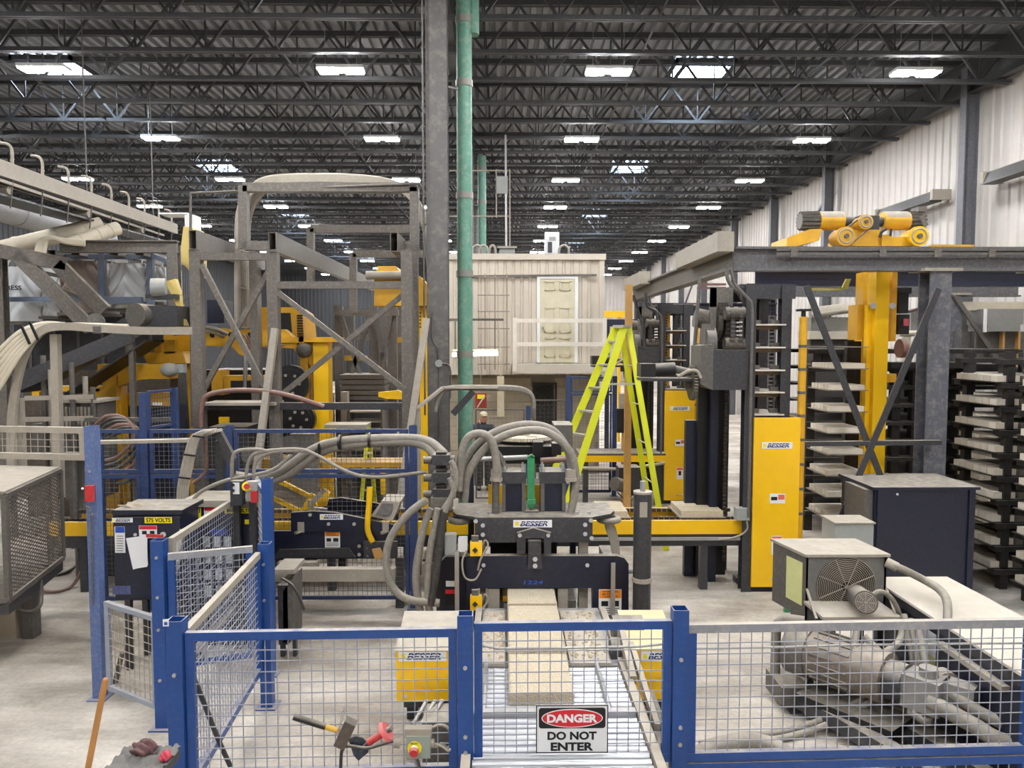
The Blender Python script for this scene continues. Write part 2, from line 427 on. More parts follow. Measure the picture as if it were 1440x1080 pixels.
# radiant heater bars on the right wall
for i, (ya, yb, z, lab) in enumerate(((11.0, 15.7, 6.72, 'long dark radiant heater bar on the right wall nearest the camera'), (17.6, 20.2, 6.73, 'short dark radiant heater bar on the right wall beyond the first column'))):
    t = T('wall_heater', lab, 'heater', (XR - .35, (ya + yb) / 2, z), 'heater bars on the right wall')
    M().ext([(XR - .5, ya, z - .12), (XR - .2, ya, z - .12), (XR - .28, ya, z + .12), (XR - .42, ya, z + .12)], (0, yb - ya, 0)).out('housing', black, t)
    M().b(XR - .4, XR - .3, ya - .02, yb + .02, z + .12, z + .14).out('reflector_cap', pale, t)
    for yy in (ya - .12, yb - .05):
        M().b(XR - .5, XR - .05, yy, yy + .1, z - .1, z + .14).out('bracket', pale, t)
# far wall: framing and pipes seen past the control room
for xx in (2.8, 5.2, 8.0): M().beam((xx, YF - .35, 0), (xx, YF - .35, 9.4), .3, .3).out('wall_column', colm, wf)
# interior columns with fire pipe conduits
for i, yy in enumerate((11.2, 20.9, 30.6)):
    lab = ['tall grey steel building column in front of the control room', 'second grey steel building column behind the green pipe', 'third grey steel building column deep in the hall'][i]
    t = T('building_column', lab, 'column', (GX, yy, 0), 'steel columns down the middle of the hall')
    M().ibeam((GX, yy, 0), (GX, yy, 8.75), .31, .31, .022, (0, 1, 0)).out('shaft', mat('column_grey_paint', (88, 86, 85), .55, dust=.1, side=.16, scale=1.4), t)
    M().b(GX - .24, GX + .24, yy - .24, yy + .24, 0, .03).out('base_plate', dark, t)
    M().tube([(GX - .19, yy - .2, 2.2), (GX - .19, yy - .2, 8.7)], .014).out('conduit', mid, t)
    if i == 0:
        M().cyl(W(617, 511, yy - .19), W(617, 511, yy - .155), .055).out('junction_cover', greybox, t)
        M().hose([W(617, 505, yy - .17), W(615, 490, yy - .17), W(608, 476, yy - .17), W(608, 440, yy - .17)], .012).hose([W(617, 515, yy - .17), W(617, 560, yy - .17), W(618, 620, yy - .17)], .012).hose([W(622, 511, yy - .17), W(632, 515, yy - .17), W(634, 535, yy - .17), W(633, 560, yy - .17)], .012).out('cable', mid, t)
    if i < 2:
        px_ = GX + .38; py_ = yy + .42
        t = T('drain_pipe', ['green plastic downpipe standing right beside the big column', 'distant green plastic downpipe above the control room roof'][i], 'pipe', (px_, py_, 0), 'green downpipes by the columns')
        zs = [0, 3.1, 4.35, 5.55, 7.25, 8.2, 9.4 if i == 0 else 8.55]
        for a, c in zip(zs[:-1], zs[1:]): M().cyl((px_, py_, a), (px_, py_, c - .004), .118, 20).out('pipe_length', greenpipe, t)
        for a in zs[1:-1]: M().cyl((px_, py_, a - .05), (px_, py_, a + .05), .132, 20).out('coupling', mat('grey_coupling', (128, 128, 120), .5, dust=.3), t)
        M().beam((px_ - .3, py_ - .2, 7.15), (px_, py_, 7.15), .03, .03).out('pipe_clamp', dark, t)
        if i == 0: M().cyl((px_ + .13, py_ + .04, 8.0), (px_ + .13, py_ + .04, 9.4), .1).out('vent_branch', greenpipe, t)
# ---------------------------------------------------------------- high bay lights
rows = [(8.0, 'along the right wall', 0), (2.04, 'right of the green pipe', 0), (-3.1, 'left of the big column', 0), (-8.75, 'over the left machines', 0), (-13.6, 'farthest to the left', 0)]
hb = None
for x, where, _ in rows:
    k = 0
    for i in range(-4, 10):
        yy = 14.55 + 4.82 * i
        if x < -12 and i < 1: continue
        vis = (yy > 14)
        lab = '%s LED high bay light from the camera, in the row %s' % (ORD[min(k, 13)], where) if vis else 'overhead LED high bay light above or behind the camera, %s, %s' % (ORD[i + 4], where)
        if vis: k += 1
        loc = (x, yy, JB - .16)
        if hb is None:
            hb = T('high_bay_light', lab, 'light', loc, 'LED high bay lights under the roof')
            hx = V(loc)
            M().b(x - .44, x + .44, yy - .16, yy + .16, loc[2] + .03, loc[2] + .09).out('housing', white, hb)
            for sx in (-1, 1): M().b(x + sx * .25 - .17, x + sx * .25 + .17, yy - .14, yy + .14, loc[2], loc[2] + .03).out('lens', lens, hb)
            for sx in (-1, 1): M().beam((x + sx * .3, yy, loc[2] + .09), (x + sx * .3, yy, DECK + .03), .012, .012).out('hanger', steel, hb)
            hb.location = loc
        else: copy_tree(hb, loc, lab)
# ================================================================ CONTROL ROOM
RY = 17.7; rx0, rx1 = -1.5, PX(848, RY); rz0, rz1 = PZ(527, RY), PZ(357, RY)
cr = T('control_room', 'raised white ribbed control room with a panelled door and balcony', 'control room', ((rx0 + rx1) / 2, RY, rz0))
crw = mat('dirty_white_siding', (200, 190, 174), .65, dust=.2, side=.25, scale=1.6, var=.2)
railw = mat('dirty_white_rail', (222, 214, 200), .6, dust=.2, side=.1)
M().b(rx0, rx1, RY + .06, RY + 3.4, rz0, rz1).out('body', crw, cr)
me = sheet(rz1 - rz0 - .14, .6).mesh('wall_sheet', (0, 0, 0)); me.materials.append(crw)
for i in range(int((rx1 - rx0) / .6) + 1):
    xa = rx0 + .6 * i
    if xa + .6 > rx1 + .06: break
    q = bpy.data.objects.new('wall_sheet', me); col.objects.link(q); q.parent = cr
    q.location = V((xa, RY + .01, rz0)) - cr.location
M().b(rx0 - .05, rx1 + .05, RY - .06, RY + 3.45, rz1 - .14, rz1).out('roof_trim', crw, cr)
M().b(rx1 - .1, rx1 + .02, RY - .02, RY + .08, rz0, rz1 - .14).out('corner_trim', crw, cr)
d0, d1, dz0, dz1 = PX(759, RY), PX(808, RY), PZ(510, RY), PZ(392, RY)
doorm = mat('cream_door_paint', (204, 196, 168), .5, dust=.1, side=.1)
dr = M().b(d0, d1, RY - .04, RY + .03, dz0, dz1).out('door', doorm, cr)
dw = d1 - d0
for a, c in ((.13, .44), (.56, .87)):
    for e, g in ((.07, .3), (.36, .66), (.86, .97)):
        m_ = M(); xa, xb, za, zb = d0 + dw*a, d0 + dw*c, dz0 + (dz1-dz0)*e, dz0 + (dz1-dz0)*g
        m_.b(xa, xb, RY - .07, RY - .039, za, za + .03).b(xa, xb, RY - .07, RY - .039, zb - .03, zb).b(xa, xa + .03, RY - .07, RY - .039, za, zb).b(xb - .03, xb, RY - .07, RY - .039, za, zb)
        m_.b(xa + .06, xb - .06, RY - .048, RY - .039, za + .06, zb - .06); m_.out('door_panel', doorm, dr)
M().ball((d0 + .07, RY - .09, dz0 + .84), .035, 8).out('door_knob', steel, dr)
fr = M().b(d0 - .07, d0, RY - .06, RY + .03, dz0, dz1 + .07).b(d1, d1 + .07, RY - .06, RY + .03, dz0, dz1 + .07).b(d0, d1, RY - .06, RY + .03, dz1, dz1 + .07).out('door_frame', white, cr)
bx0, bx1 = PX(721, RY - 1), PX(853, RY - 1); bz = PZ(513, RY - 1)
M().b(bx0, bx1, RY - 1, RY, bz - .2, bz).out('balcony_deck', crw, cr)
for zz in (.42, .95): M().b(bx0, bx1, RY - 1, RY - .95, bz + zz, bz + zz + .09).out('balcony_rail', railw, cr)
for xx in (bx0, bx1 - .09): M().b(xx, xx + .09, RY - 1.02, RY - .93, bz - .15, bz + 1.06).out('balcony_post', railw, cr)
M().beam((rx0 + .7, RY - .05, PZ(389, RY)), (PX(838, RY), RY - .05, PZ(387, RY)), .04, .05).out('cable_rail', mid, cr)
cg = M()
for px_ in (682, 696, 713): cg.beam(W(px_, 385, RY - .45), W(px_, 520, RY - .45), .03, .012)
for py_ in (390, 415, 438, 462, 488, 512): cg.tube([W(672, py_, RY - .1), W(674, py_, RY - .42), W(695, py_, RY - .72), W(714, py_, RY - .42), W(716, py_, RY - .1)], .012, 5)
cg.out('ladder_cage', mat('dull_cage_steel', (150, 132, 116), .6, dust=.3), cr)
# things on its roof
t = T('roof_control_panel', 'narrow open white electrical panel on the control room roof', 'panel', W(774, 357, RY + .6))
M().pb(766, 786, 326, 358, RY + .6, .25).out('case', white, t); M().pb(772, 781, 333, 338, RY + .58, .02).out('label_plate', greybox, t); M().pb(770, 776, 340, 355, RY + .58, .02).out('breaker_row', dark, t)
t = T('roof_box', 'low grey box with overhanging lid on the control room roof', 'box', W(712, 357, RY + .5))
M().pb(702, 724, 349, 357, RY + .5, .5).out('body', greybox, t); M().pb(699, 727, 346, 349, RY + .45, .6).out('lid', pale, t)
for i, (a, c) in enumerate(((664, 678), (674, 686), (688, 697), (786, 800))):
    M().hose([W(a, 357, RY + .4), W(a + 1, 349, RY + .4), W((a + c) / 2, 345, RY + .4), W(c - 1, 349, RY + .4), W(c, 357, RY + .4)], .03).thing('roof_cable', pale, ['leftmost looped grey cable on the control room roof', 'second looped grey cable on the control room roof', 'third looped grey cable beside the low roof box', 'looped pale cable right of the white roof panel'][i], 'cable', 'cables on the control room roof')
t = T('cable_mast', 'perforated strut mast with grey sign plate above the control room', 'mast', W(712, 357, RY + .9))
m_ = M().beam(W(711, 190, RY + .9), W(712, 357, RY + .9), .05, .05); m_.out('pole', steel, t)
for a, y0_, y1_ in ((698, 238, 306), (717, 238, 357)): M().beam(W(a, y0_, RY + .95), W(a, y1_, RY + .95), .03, .03).out('strut', pale, t)
for yy in (240, 304): M().beam(W(632, yy, RY + 1), W(718, yy, RY + 1), .03, .03).out('cross_strut', pale, t)
M().pb(699, 714, 248, 272, RY + .85, .02).out('sign_plate', greybox, t)
# the block wall below and its doorway
bwY = RY + .6
bw = T('block_wall', 'beige masonry block wall with a dark doorway below the control room', 'wall', (1.0, bwY, 0))
gx0, gx1, gz1 = PX(752, bwY), PX(780, bwY), PZ(541, bwY)
M().b(rx0, gx0, bwY + .02, bwY + .18, 0, rz0 - .01).b(gx1, rx1, bwY + .02, bwY + .18, 0, rz0 - .01).b(gx0, gx1, bwY + .02, bwY + .18, gz1, rz0 - .01).out('mortar_core', mortar, bw)
me = None
row = 0; z = 0.0
while z < rz0 - .2:
    x = rx0 - (.2 if row % 2 else 0)
    while x < rx1 - .1:
        xa, xb = max(x, rx0), min(x + .39, rx1)
        clip = z < gz1 and xb > gx0 and xa < gx1
        if clip and xa < gx0 - .1: xb = gx0; clip = False
        elif clip and xb > gx1 + .1: xa = gx1; clip = False
        if not clip and xb - xa > .08:
            if xb - xa > .385 and me is not None:
                q = bpy.data.objects.new('block', me); col.objects.link(q)
            else:
                b_ = M().b(0, xb - xa, 0, .04, 0, .19); mm_ = b_.mesh('block', (0, 0, 0)); mm_.materials.append(masonry)
                if xb - xa > .385: me = mm_
                q = bpy.data.objects.new('block', mm_); col.objects.link(q)
            q.parent = bw; q.location = V((xa, bwY - .02, z)) - bw.location
        x += .4
    z += .2; row += 1
t = M().b(gx0, gx1, bwY + .2, bwY + .24, 0, gz1).out('door_leaf', mat('dark_doorway', (34, 34, 36), .6, dust=.05), bw)
M().b(gx0 - .06, gx0, bwY - .04, bwY + .02, 0, gz1 + .06).b(gx1, gx1 + .06, bwY - .04, bwY + .02, 0, gz1 + .06).b(gx0, gx1, bwY - .04, bwY + .02, gz1, gz1 + .06).out('door_frame', dark, bw)
# ================================================================ GUARD FENCES
def fence_panel(p0, p1, zt, zb, label, m=blue, wm=wire, rail=.055, pitch=.075, wr_=.0055, wires_to=None, dustrail=True, group='wire mesh guard panels', trm=None):
    p0 = V((*p0, 0)); p1 = V((*p1, 0)); d = (p1 - p0).normalized(); L = (p1 - p0).length
    t = T('mesh_fence', label, 'fence', (p0 + p1) / 2 + V((0, 0, zb)), group)
    Z = lambda z: V((0, 0, z))
    M().beam(p0 + Z(zt - rail/2), p1 + Z(zt - rail/2), .045, rail).out('top_rail', trm or m, t)
    M().beam(p0 + Z(zb + rail/2), p1 + Z(zb + rail/2), .045, rail).out('bottom_rail', m, t)
    for q in (p0 + d * rail/2, p1 - d * rail/2): M().beam(q + Z(zb + rail), q + Z(zt - rail), rail * .98, .043, (0, 1, 0) if abs(d.x) > .7 else (1, 0, 0)).out('stile', m, t)
    me = M(); nrm = V((-d.y, d.x, 0)) * .004
    k = int((L - 2 * rail) / pitch); st = (L - 2 * rail) / (k + 1)
    for i in range(1, k + 1):
        a = p0 + d * (rail + st * i) + nrm; me.beam(a + Z(zb + rail), a + Z(zt - rail), wr_, wr_)
    k = int((zt - zb - 2 * rail) / pitch); st = (zt - zb - 2 * rail) / (k + 1)
    for i in range(1, k + 1):
        z = zb + rail + st * i; me.beam(p0 + d * rail - nrm + Z(z), p1 - d * rail - nrm + Z(z), wr_, wr_)
    me.out('wire_mesh', wm, t)
    return t
def post(x, y, zt, label, m=blue, s=.1, zb=0.0, bolts=(), group='fence posts'):
    t = T('fence_post', label, 'post', (x, y, zb), group)
    M().hollow((x, y, zb + .012), (x, y, zt), s, s, .006).out('tube', m, t)
    M().b(x - s*.9, x + s*.9, y - s*.9, y + s*.9, zb, zb + .012).out('foot_plate', m, t)
    for z in bolts: M().cyl((x, y - s/2, z), (x, y - s/2 - .012, z), .013, 10).out('bolt', steel, t)
    return t
FY = 4.7
caked = mat('dust_caked_rail', (128, 132, 142), .7, dust=.8, side=.35, scale=3)
ft = PZ(880, FY); fb = PZ(1075, FY) 
xa, xb_, xc = PX(238, FY - .05), PX(653, FY), PX(961, FY + .03)
cp = post(xa, FY - .05, PZ(868, FY - .05), 'blue square corner post at the left end of the front fence', bolts=(PZ(937, FY), PZ(1033, FY)))
stk = plate(cp, 'sticker', W(233, 876, FY - .104), .036, .045, paper); plate(stk, 'sticker_mark', W(233, 877, FY - .106), .02, .02, lblue, t=.001)
post(xb_, FY, PZ(862, FY), 'blue square fence post left of the danger sign', bolts=(PZ(934, FY), PZ(1030, FY), PZ(1052, FY)))
post(xc, FY + .03, PZ(856, FY + .03), 'blue square fence post right of the danger sign', bolts=(PZ(927, FY), PZ(1022, FY), PZ(1046, FY)))
fence_panel((xa + .055, FY - .05), (xb_ - .055, FY), PZ(882, FY), PZ(1085, FY), 'blue mesh guard panel left of the danger sign post, holding hand tools')
fence_panel((xb_ + .055, FY), (xc - .055, FY + .03), PZ(875, FY), PZ(1074, FY), 'blue mesh guard panel carrying the danger sign')
fence_panel((xc + .055, FY + .03), (PX(1470, FY + .1), FY + .1), PZ(877, FY + .05), PZ(1068, FY + .05), 'blue mesh guard panel with chipped dusty rail, in front of the power unit', trm=caked)
fence_panel((xc + .055, FY + .03), (PX(1470, FY + .1), FY + .1), PZ(1071, FY + .05), .1, 'lower blue mesh guard panel at the bottom right corner')
M().cyl((xc + .5, FY + .02, PZ(877, FY) + .001), (xc + .53, FY + .02, PZ(877, FY) + .001), .004, 6)
# side run, going back to the second row of posts
sx, sy = PX(367, 6.55), 6.55
post(sx, sy, PZ(762, sy), 'blue post at the back end of the sloping side panel', bolts=(PZ(790, sy), PZ(840, sy)))
fence_panel((xa + .02, FY + .03), (sx - .04, sy - .07), PZ(772, sy), .35, 'side mesh guard panel running back from the corner post', pitch=.062, trm=pale)
lx, ly = PX(216, 6.2), 6.2
post(lx, ly, PZ(757, ly), 'blue gate post standing beside the left electrical cabinet', s=.105, bolts=(PZ(780, ly), PZ(835, ly), PZ(880, ly), PZ(950, ly)))
fence_panel((lx + .07, ly), (sx - .07, sy - .12), PZ(772, 6.3), PZ(930, 6.3), 'short mesh guard panel between the gate post and the side post', pitch=.062, trm=caked)
bx_, by_ = PX(346, 8.3), 8.3
fence_panel((lx + .06, ly + .08), (bx_ - .04, by_), 1.62, .4, 'mesh guard panel in front of the 480 volt cabinet with a diagonal brace', m=pale, pitch=.062)
M().beam(W(258, 745, 6.9), W(232, 860, 6.5), .05, .05).thing('panel_strut', pale, 'pale flat bar leaning behind the short guard panel', 'bar')
post(PX(372, 7.2), 7.2, PZ(672, 7.2), 'tall blue post left of the dark lifting machine', s=.09)
post(PX(350, 8.4), 8.4, PZ(672, 8.4), 'blue post behind the emergency stop pendant', s=.08)
fence_panel((PX(355, 8.35), 8.3), (PX(369, 7.25), 7.25), PZ(676, 7.8), .3, 'narrow mesh guard panel seen edge on beside the tall post')
# left gate post and its panels
gx_, gy_ = PX(125, 6.73), 6.73
gp = post(gx_, gy_, PZ(598, gy_), 'tall dusty blue gate post with a red safety switch, at far left', m=mat('dusty_post_blue', (70, 96, 146), .5, dust=.5, side=.2), s=.095, bolts=(PZ(660, gy_), PZ(720, gy_)))
fence_panel((PX(-60, 6.9), 6.9), (gx_ - .055, gy_), PZ(600, gy_), PZ(646, gy_), 'dusty mesh header panel at the left edge above the expanded metal guard', m=pale, wm=pale)
fence_panel((PX(137, 6.6), 6.6), (lx - .06, ly + .02), PZ(848, 6.5), PZ(972, 6.5), 'low grey mesh gate panel under the 575 volt cabinet', m=mat('dusty_grey_blue', (140, 146, 158), .6, dust=.5), wm=pale, rail=.04)
sw = T('safety_switch', 'small red safety interlock switch on the left gate post', 'switch', W(116, 690, 6.64))
M().pb(112, 122, 682, 704, 6.62, .05).out('body', red, sw); M().cyl(W(116, 687, 6.6), W(116, 687, 6.63), .01).out('button', paper, sw)
M().hose([W(118, 704, 6.64), W(120, 712, 6.64), W(128, 722, 6.64), W(129, 790, 6.66), W(130, 850, 6.66)], .008).out('cable', mid, sw)
# ---------------------------------------------------------------- things hung on the front fence
TY = FY - .07
sg = T('danger_sign', 'white red and black danger do not enter sign wired to the fence', 'sign', W(805, 1060, TY))
sw_, sh_ = .465, .318; sc_ = W(804.5, 1025, TY)
plate(sg, 'sign_board', sc_, sw_, sh_, paper, t=.004)
e = V((0, -.002, 0))
bd = M()
for a, c, ww, hh in ((0, sh_/2 - .003, sw_, .006), (0, -sh_/2 + .003, sw_, .006)): bd.b(sc_.x - ww/2, sc_.x + ww/2, TY - .003, TY - .001, sc_.z + c - hh/2, sc_.z + c + hh/2)
for a in (-1, 1): bd.b(sc_.x + a*(sw_/2 - .006), sc_.x + a*sw_/2, TY - .003, TY - .001, sc_.z - sh_/2, sc_.z + sh_/2)
bd.out('border', inkk, sg)
def rrect(c, w, h, r, k=5):
    out = []
    for (sx_, sz_, a0) in ((1, 1, 0), (-1, 1, 90), (-1, -1, 180), (1, -1, 270)):
        for i in range(k + 1):
            a = math.radians(a0 + 90 * i / k); out.append(V((c.x + sx_*(w/2 - r) + r*math.cos(a), c.y, c.z + sz_*(h/2 - r) + r*math.sin(a))))
    return out
def ell(c, a, b, k=40): return [V((c.x + a*math.cos(2*math.pi*i/k), c.y, c.z + b*math.sin(2*math.pi*i/k))) for i in range(k)]
c1 = sc_ + V((0, -.001, .073))
M().ext(rrect(c1, .43, .135, .018), (0, -.002, 0)).out('black_field', inkk, sg)
c2 = c1 + V((0, -.003, 0)); M().ext(ell(c2, .198, .062), (0, -.001, 0)).out('white_ellipse', paper, sg)
M().ext(ell(c2 + V((0, -.001, 0)), .192, .056), (0, -.001, 0)).out('red_ellipse', signred, sg)
text(sg, 'DANGER', c2 + V((0, -.0035, 0)), .325, .056, paper)
text(sg, 'DO NOT', sc_ + V((0, -.003, -.044)), .318, .056, inkk); text(sg, 'ENTER', sc_ + V((0, -.003, -.116)), .276, .056, inkk)
# sledge hammer
h = T('hand_hammer', 'short sledge hammer with black grip hung through the fence mesh', 'hammer', W(470, 1050, TY))
a, c = W(413, 1008, TY), W(458, 1022, TY)
M().cyl(a, c, .021, 14).out('grip', black, h); M().cyl(c, W(478, 1028, TY), .018, 14, .016).out('handle', mat('hickory_yellow', (214, 168, 50), .5, dust=.1), h)
M().beam(W(494, 1014, TY), W(478, 1048, TY), .075, .075, (0, 1, 0)).out('head', mat('forged_steel', (92, 84, 78), .45, .6, dust=.2), h)
m_ = M(); pts = [W(484 - i * 1.1, 998 + i * 4.2, TY - .02) for i in range(9)]
for i, q in enumerate(pts):
    ring = [q + V((.008*math.cos(t_*math.pi/4) if i % 2 else 0, .008*math.cos(t_*math.pi/4) if not i % 2 else 0, .013*math.sin(t_*math.pi/4))) for t_ in range(8)]
    m_.tube(ring, .0028, 5, True)
m_.thing('hanging_chain', steel, 'thin steel chain hanging over the hammer handle', 'chain')
ch = T('masonry_chisel', 'cold chisel with red mushroom hand guard hung on the fence', 'chisel', W(540, 1046, TY))
M().cyl(W(518, 1044, TY), W(541, 1030, TY), .024, 14).out('sleeve', red, ch)
M().cyl(W(541, 1030, TY), W(545.5, 1027, TY), .068, 20, .06).out('guard_disc', mat('faded_red', (214, 90, 96), .5, dust=.3), ch)
M().cyl(W(545, 1027, TY - .01), W(551, 1024, TY - .015), .018, 10).out('striking_end', mid, ch)
M().cyl(W(518, 1044, TY), W(512, 1050, TY), .012, 10).out('shank', dark, ch)
lb = T('trowel_blade', 'dark blue steel blade with curved handle hung under the hammer', 'trowel', W(503, 1070, TY))
M().pext([(490, 1040), (500, 1036), (510, 1038), (519, 1049), (518, 1058), (504, 1070), (497, 1062)], TY, .012).out('blade', mat('blued_steel', (40, 56, 72), .35, .5, dust=.2), lb)
M().hose([W(479, 1080, TY - .01), W(481, 1055, TY - .01), W(490, 1049, TY - .015), W(515, 1052, TY - .02), W(535, 1047, TY - .02), W(553, 1042, TY - .01)], .011).out('handle', dark, lb)
es = T('emergency_stop_station', 'grey box with red mushroom emergency stop button on the fence', 'emergency stop', W(583, 1066, TY))
M().pb(566, 601, 1035, 1066, TY, .07).out('box', alarm, es)
M().pb(564, 603, 1025, 1037, TY + .01, .06).out('lid', pale, es)
bc = W(583, 1052, TY)
M().cyl(bc, bc + V((0, -.005, 0)), .045, 24).out('legend_ring', labely, es)
M().cyl(bc + V((0, -.005, 0)), bc + V((0, -.03, 0)), .022, 18).out('button_stem', paper, es)
M().cyl(bc + V((0, -.03, -.004)), bc + V((0, -.055, -.008)), .031, 20, .026).out('button', red, es)
text(es, 'EMERGENCY', bc + V((0, -.0065, .033)), .05, .012, inkk)
for s_ in (-1, 1): M().cyl(W(583 + s_*20, 1046, TY + .035), W(583 + s_*28, 1045, TY + .035), .028, 14).out('cable_gland', pale, es)
M().tube([W(586, 1066, TY + .03), W(590, 1080, TY + .03), W(592, 1100, TY + .03)], .012).out('conduit', mid, es)
M().hose([W(611, 1046, TY + .035), W(622, 1050, TY + .04), W(630, 1056, TY + .03), W(634, 1053, TY + .04)], .008).out('cable', pale, es)
M().hose([W(244, 898, FY + .02), W(275, 960, FY + .15), W(305, 1035, FY + .3), W(325, 1080, FY + .35)], .018).thing('leaning_bar', dark, 'dark round bar leaning behind the left front panel', 'bar')
M().tube([W(666, 905, FY + .04), W(700, 912, FY + .05), W(800, 911, FY + .05), W(900, 909, FY + .05), W(948, 904, FY + .05)], .009).thing('trip_cable', steel, 'slack steel trip cable across the panel with the danger sign', 'cable')
M().tube([W(975, 912, FY + .06), W(1100, 910, FY + .08), W(1200, 907, FY + .09), W(1460, 904, FY + .12)], .008).thing('trip_cable', steel, 'slack steel trip cable across the right front panel', 'cable')
# broom stick, ribbed mat and rags at lower left
M().cyl(W(148, 957, 3.4), W(110, 1150, 3.3), .014, 12).ball(W(148, 957, 3.4), .0145, 6).thing('broom_handle', wood, 'brown wooden broom handle rising from the bottom left', 'handle')
MX0 = PX(122, 3.95)
pm = T('work_platform', 'steel ledge under the ribbed mat at the bottom left', 'platform', (PX(190, 3.9), 3.75, 1.0))
mz = PZ(1048, 4.2)
M().b(MX0, PX(226, 4.1), 3.35, 4.2, mz - .06, mz - .012).out('deck', dark, pm)
M().b(PX(160, 3.9), PX(175, 3.9), 3.8, 3.9, 0, mz - .06).b(PX(205, 3.9), PX(218, 3.9), 3.8, 3.9, 0, mz - .06).out('leg', dark, pm)
xm0, xm1 = MX0, PX(226, 4.1)
M().grid((xm0, 3.3, mz), (xm1 - xm0, 0, 0), (0, .92, 0), 60, 40, lambda a, b: V((a*.0, .02*math.sin(a*38), .012*math.sin(b*60 + math.sin(a*38)*2.2)))).b(xm0, xm1, 3.3, 4.2, mz - .012, mz - .011).thing('ribbed_rubber_mat', rubber, 'grey wavy ribbed rubber mat at the bottom left', 'mat')
def crumple(c, rx, ry, rz, seed, name, m, label):
    rnd = random.Random(seed); m_ = M().ball((0, 0, 0), 1, 14)
    ph = [(rnd.uniform(3, 9), rnd.uniform(3, 9), rnd.uniform(0, 6)) for _ in range(4)]
    for i, q in enumerate(m_.v):
        k = 1 + sum(.1 * math.sin(a*q.x + b_*q.y + e_ + 4*q.z) for a, b_, e_ in ph)
        m_.v[i] = V(c) + V((q.x*rx*k, q.y*ry*k, max(0, (q.z*.6 + .4)) * rz * k))
    return m_.thing(name, m, label, 'rag', 'rags on the ribbed mat')
crumple(W(202, 1040, 4.14) * 1 + V((0, 0, mz - W(202, 1040, 4.14).z)), .065, .055, .07, 3, 'rag', rag, 'crumpled maroon rag on the ribbed mat')
crumple(V((PX(219, 4.1), 4.08, mz)), .03, .04, .045, 5, 'rag', mat('pink_cloth', (190, 70, 84), .9, dust=0), 'small pink rag beside the blue corner post')

# ================================================================ BLOCK MACHINE AND OUTFEED
def logo(parent, c, w, h, right=(1, 0, 0), up=(0, 0, 1)):
    c = V(c); r = V(right); u = V(up); nn = r.cross(u)
    pl = plate(parent, 'name_plate', c, w, h, paper, right, up, .005)
    e = nn * .0012
    text(pl, 'BESSER', c + r*w*.03 + e, w*.72, h*.68, ink, right, up)
    plate(pl, 'yellow_flash', c - r*w*.40 + e*.7, w*.1, h*.5, labely, right, up, .001)
    plate(pl, 'white_stripe', c + r*w*.02 + u*h*.09 + e*1.6, w*.78, h*.075, paper, right, up, .0004)
def warn(parent, c, w, h, head=orange, right=(1, 0, 0), up=(0, 0, 1)):
    c = V(c); r = V(right); u = V(up); e = r.cross(u) * .001
    pl = plate(parent, 'warning_label', c, w, h, paper, right, up, .004)
    plate(pl, 'label_head', c + u*h*.32 + e, w*.96, h*.32, head, right, up, .001)
    text(pl, 'WARNING', c + u*h*.42 + e*1.6, w*.7, h*.08, inkk, right, up); text(pl, 'MUCHO\nCUIDADO', c + u*h*.275 + e*1.6, w*.7, h*.16, inkk, right, up)
    plate(pl, 'pictogram', c - r*w*.24 - u*h*.05 + e, w*.3, h*.2, inkk, right, up, .001)
    plate(pl, 'pictogram', c + r*w*.22 - u*h*.05 + e, w*.34, h*.22, inkk, right, up, .001)
    for i in range(3): plate(pl, 'print_line', c - u*h*(.24 + .08*i) + e, w*.8, h*.03, mid, right, up, .001)
MY = 7.5
bm = T('block_machine', 'dark press for moulding concrete blocks with twin cylinders and hoses', 'machine', (PX(755, MY), MY + .5, 0))
# front portal plate
M().pext([(656, 782), (868, 782), (878, 785), (884, 793), (884, 962), (833, 962), (833, 827), (672, 827), (672, 900), (656, 900)], MY, .09).out('front_portal_plate', navy, bm)
M().pext([(620, 790), (627, 783), (656, 783), (656, 962), (620, 962)], MY + .12, .5).out('side_frame', navy, bm)
M().pext([(858, 800), (884, 800), (884, 960), (858, 960)], MY + .1, .9).out('side_frame', navy, bm)
M().pb(667, 835, 728, 763, MY + .05, .12).out('press_beam', dark, bm)
logo(bm, W(749, 736.5, MY + .045), .4, .078)
for a, c in ((669, 733), (679, 739), (679, 752), (823, 738), (823, 751), (831, 732), (832, 757)):
    M().cyl(W(a, c, MY + .05), W(a, c, MY + .025), .024, 6).out('bolt', steel, bm)
for a, c in ((680, 795), (826, 795)): M().cyl(W(a, c, MY), W(a, c, MY - .03), .022, 6).out('bolt', steel, bm)
M().pext([(727, 750), (750, 743), (775, 750), (775, 779), (765, 779), (765, 757), (739, 757), (739, 779), (727, 779)], MY - .02, .06).out('lifting_bracket', dark, bm)
for a in (731, 771): M().cyl(W(a, 753, MY - .02), W(a, 753, MY - .045), .022, 6).out('bolt', steel, bm)
M().pext([(743, 761), (761, 761), (761, 784), (763, 800), (742, 800), (743, 784)], MY - .06, .12).out('ram_block', dark, bm)
for c in (786.5, 796): M().cyl(W(752.5, c, MY - .06), W(752.5, c, MY - .085), .026, 6).out('bolt', steel, bm)
text(bm, '1224', W(750, 819, MY - .003), .2, .04, lblue, name='stencil')
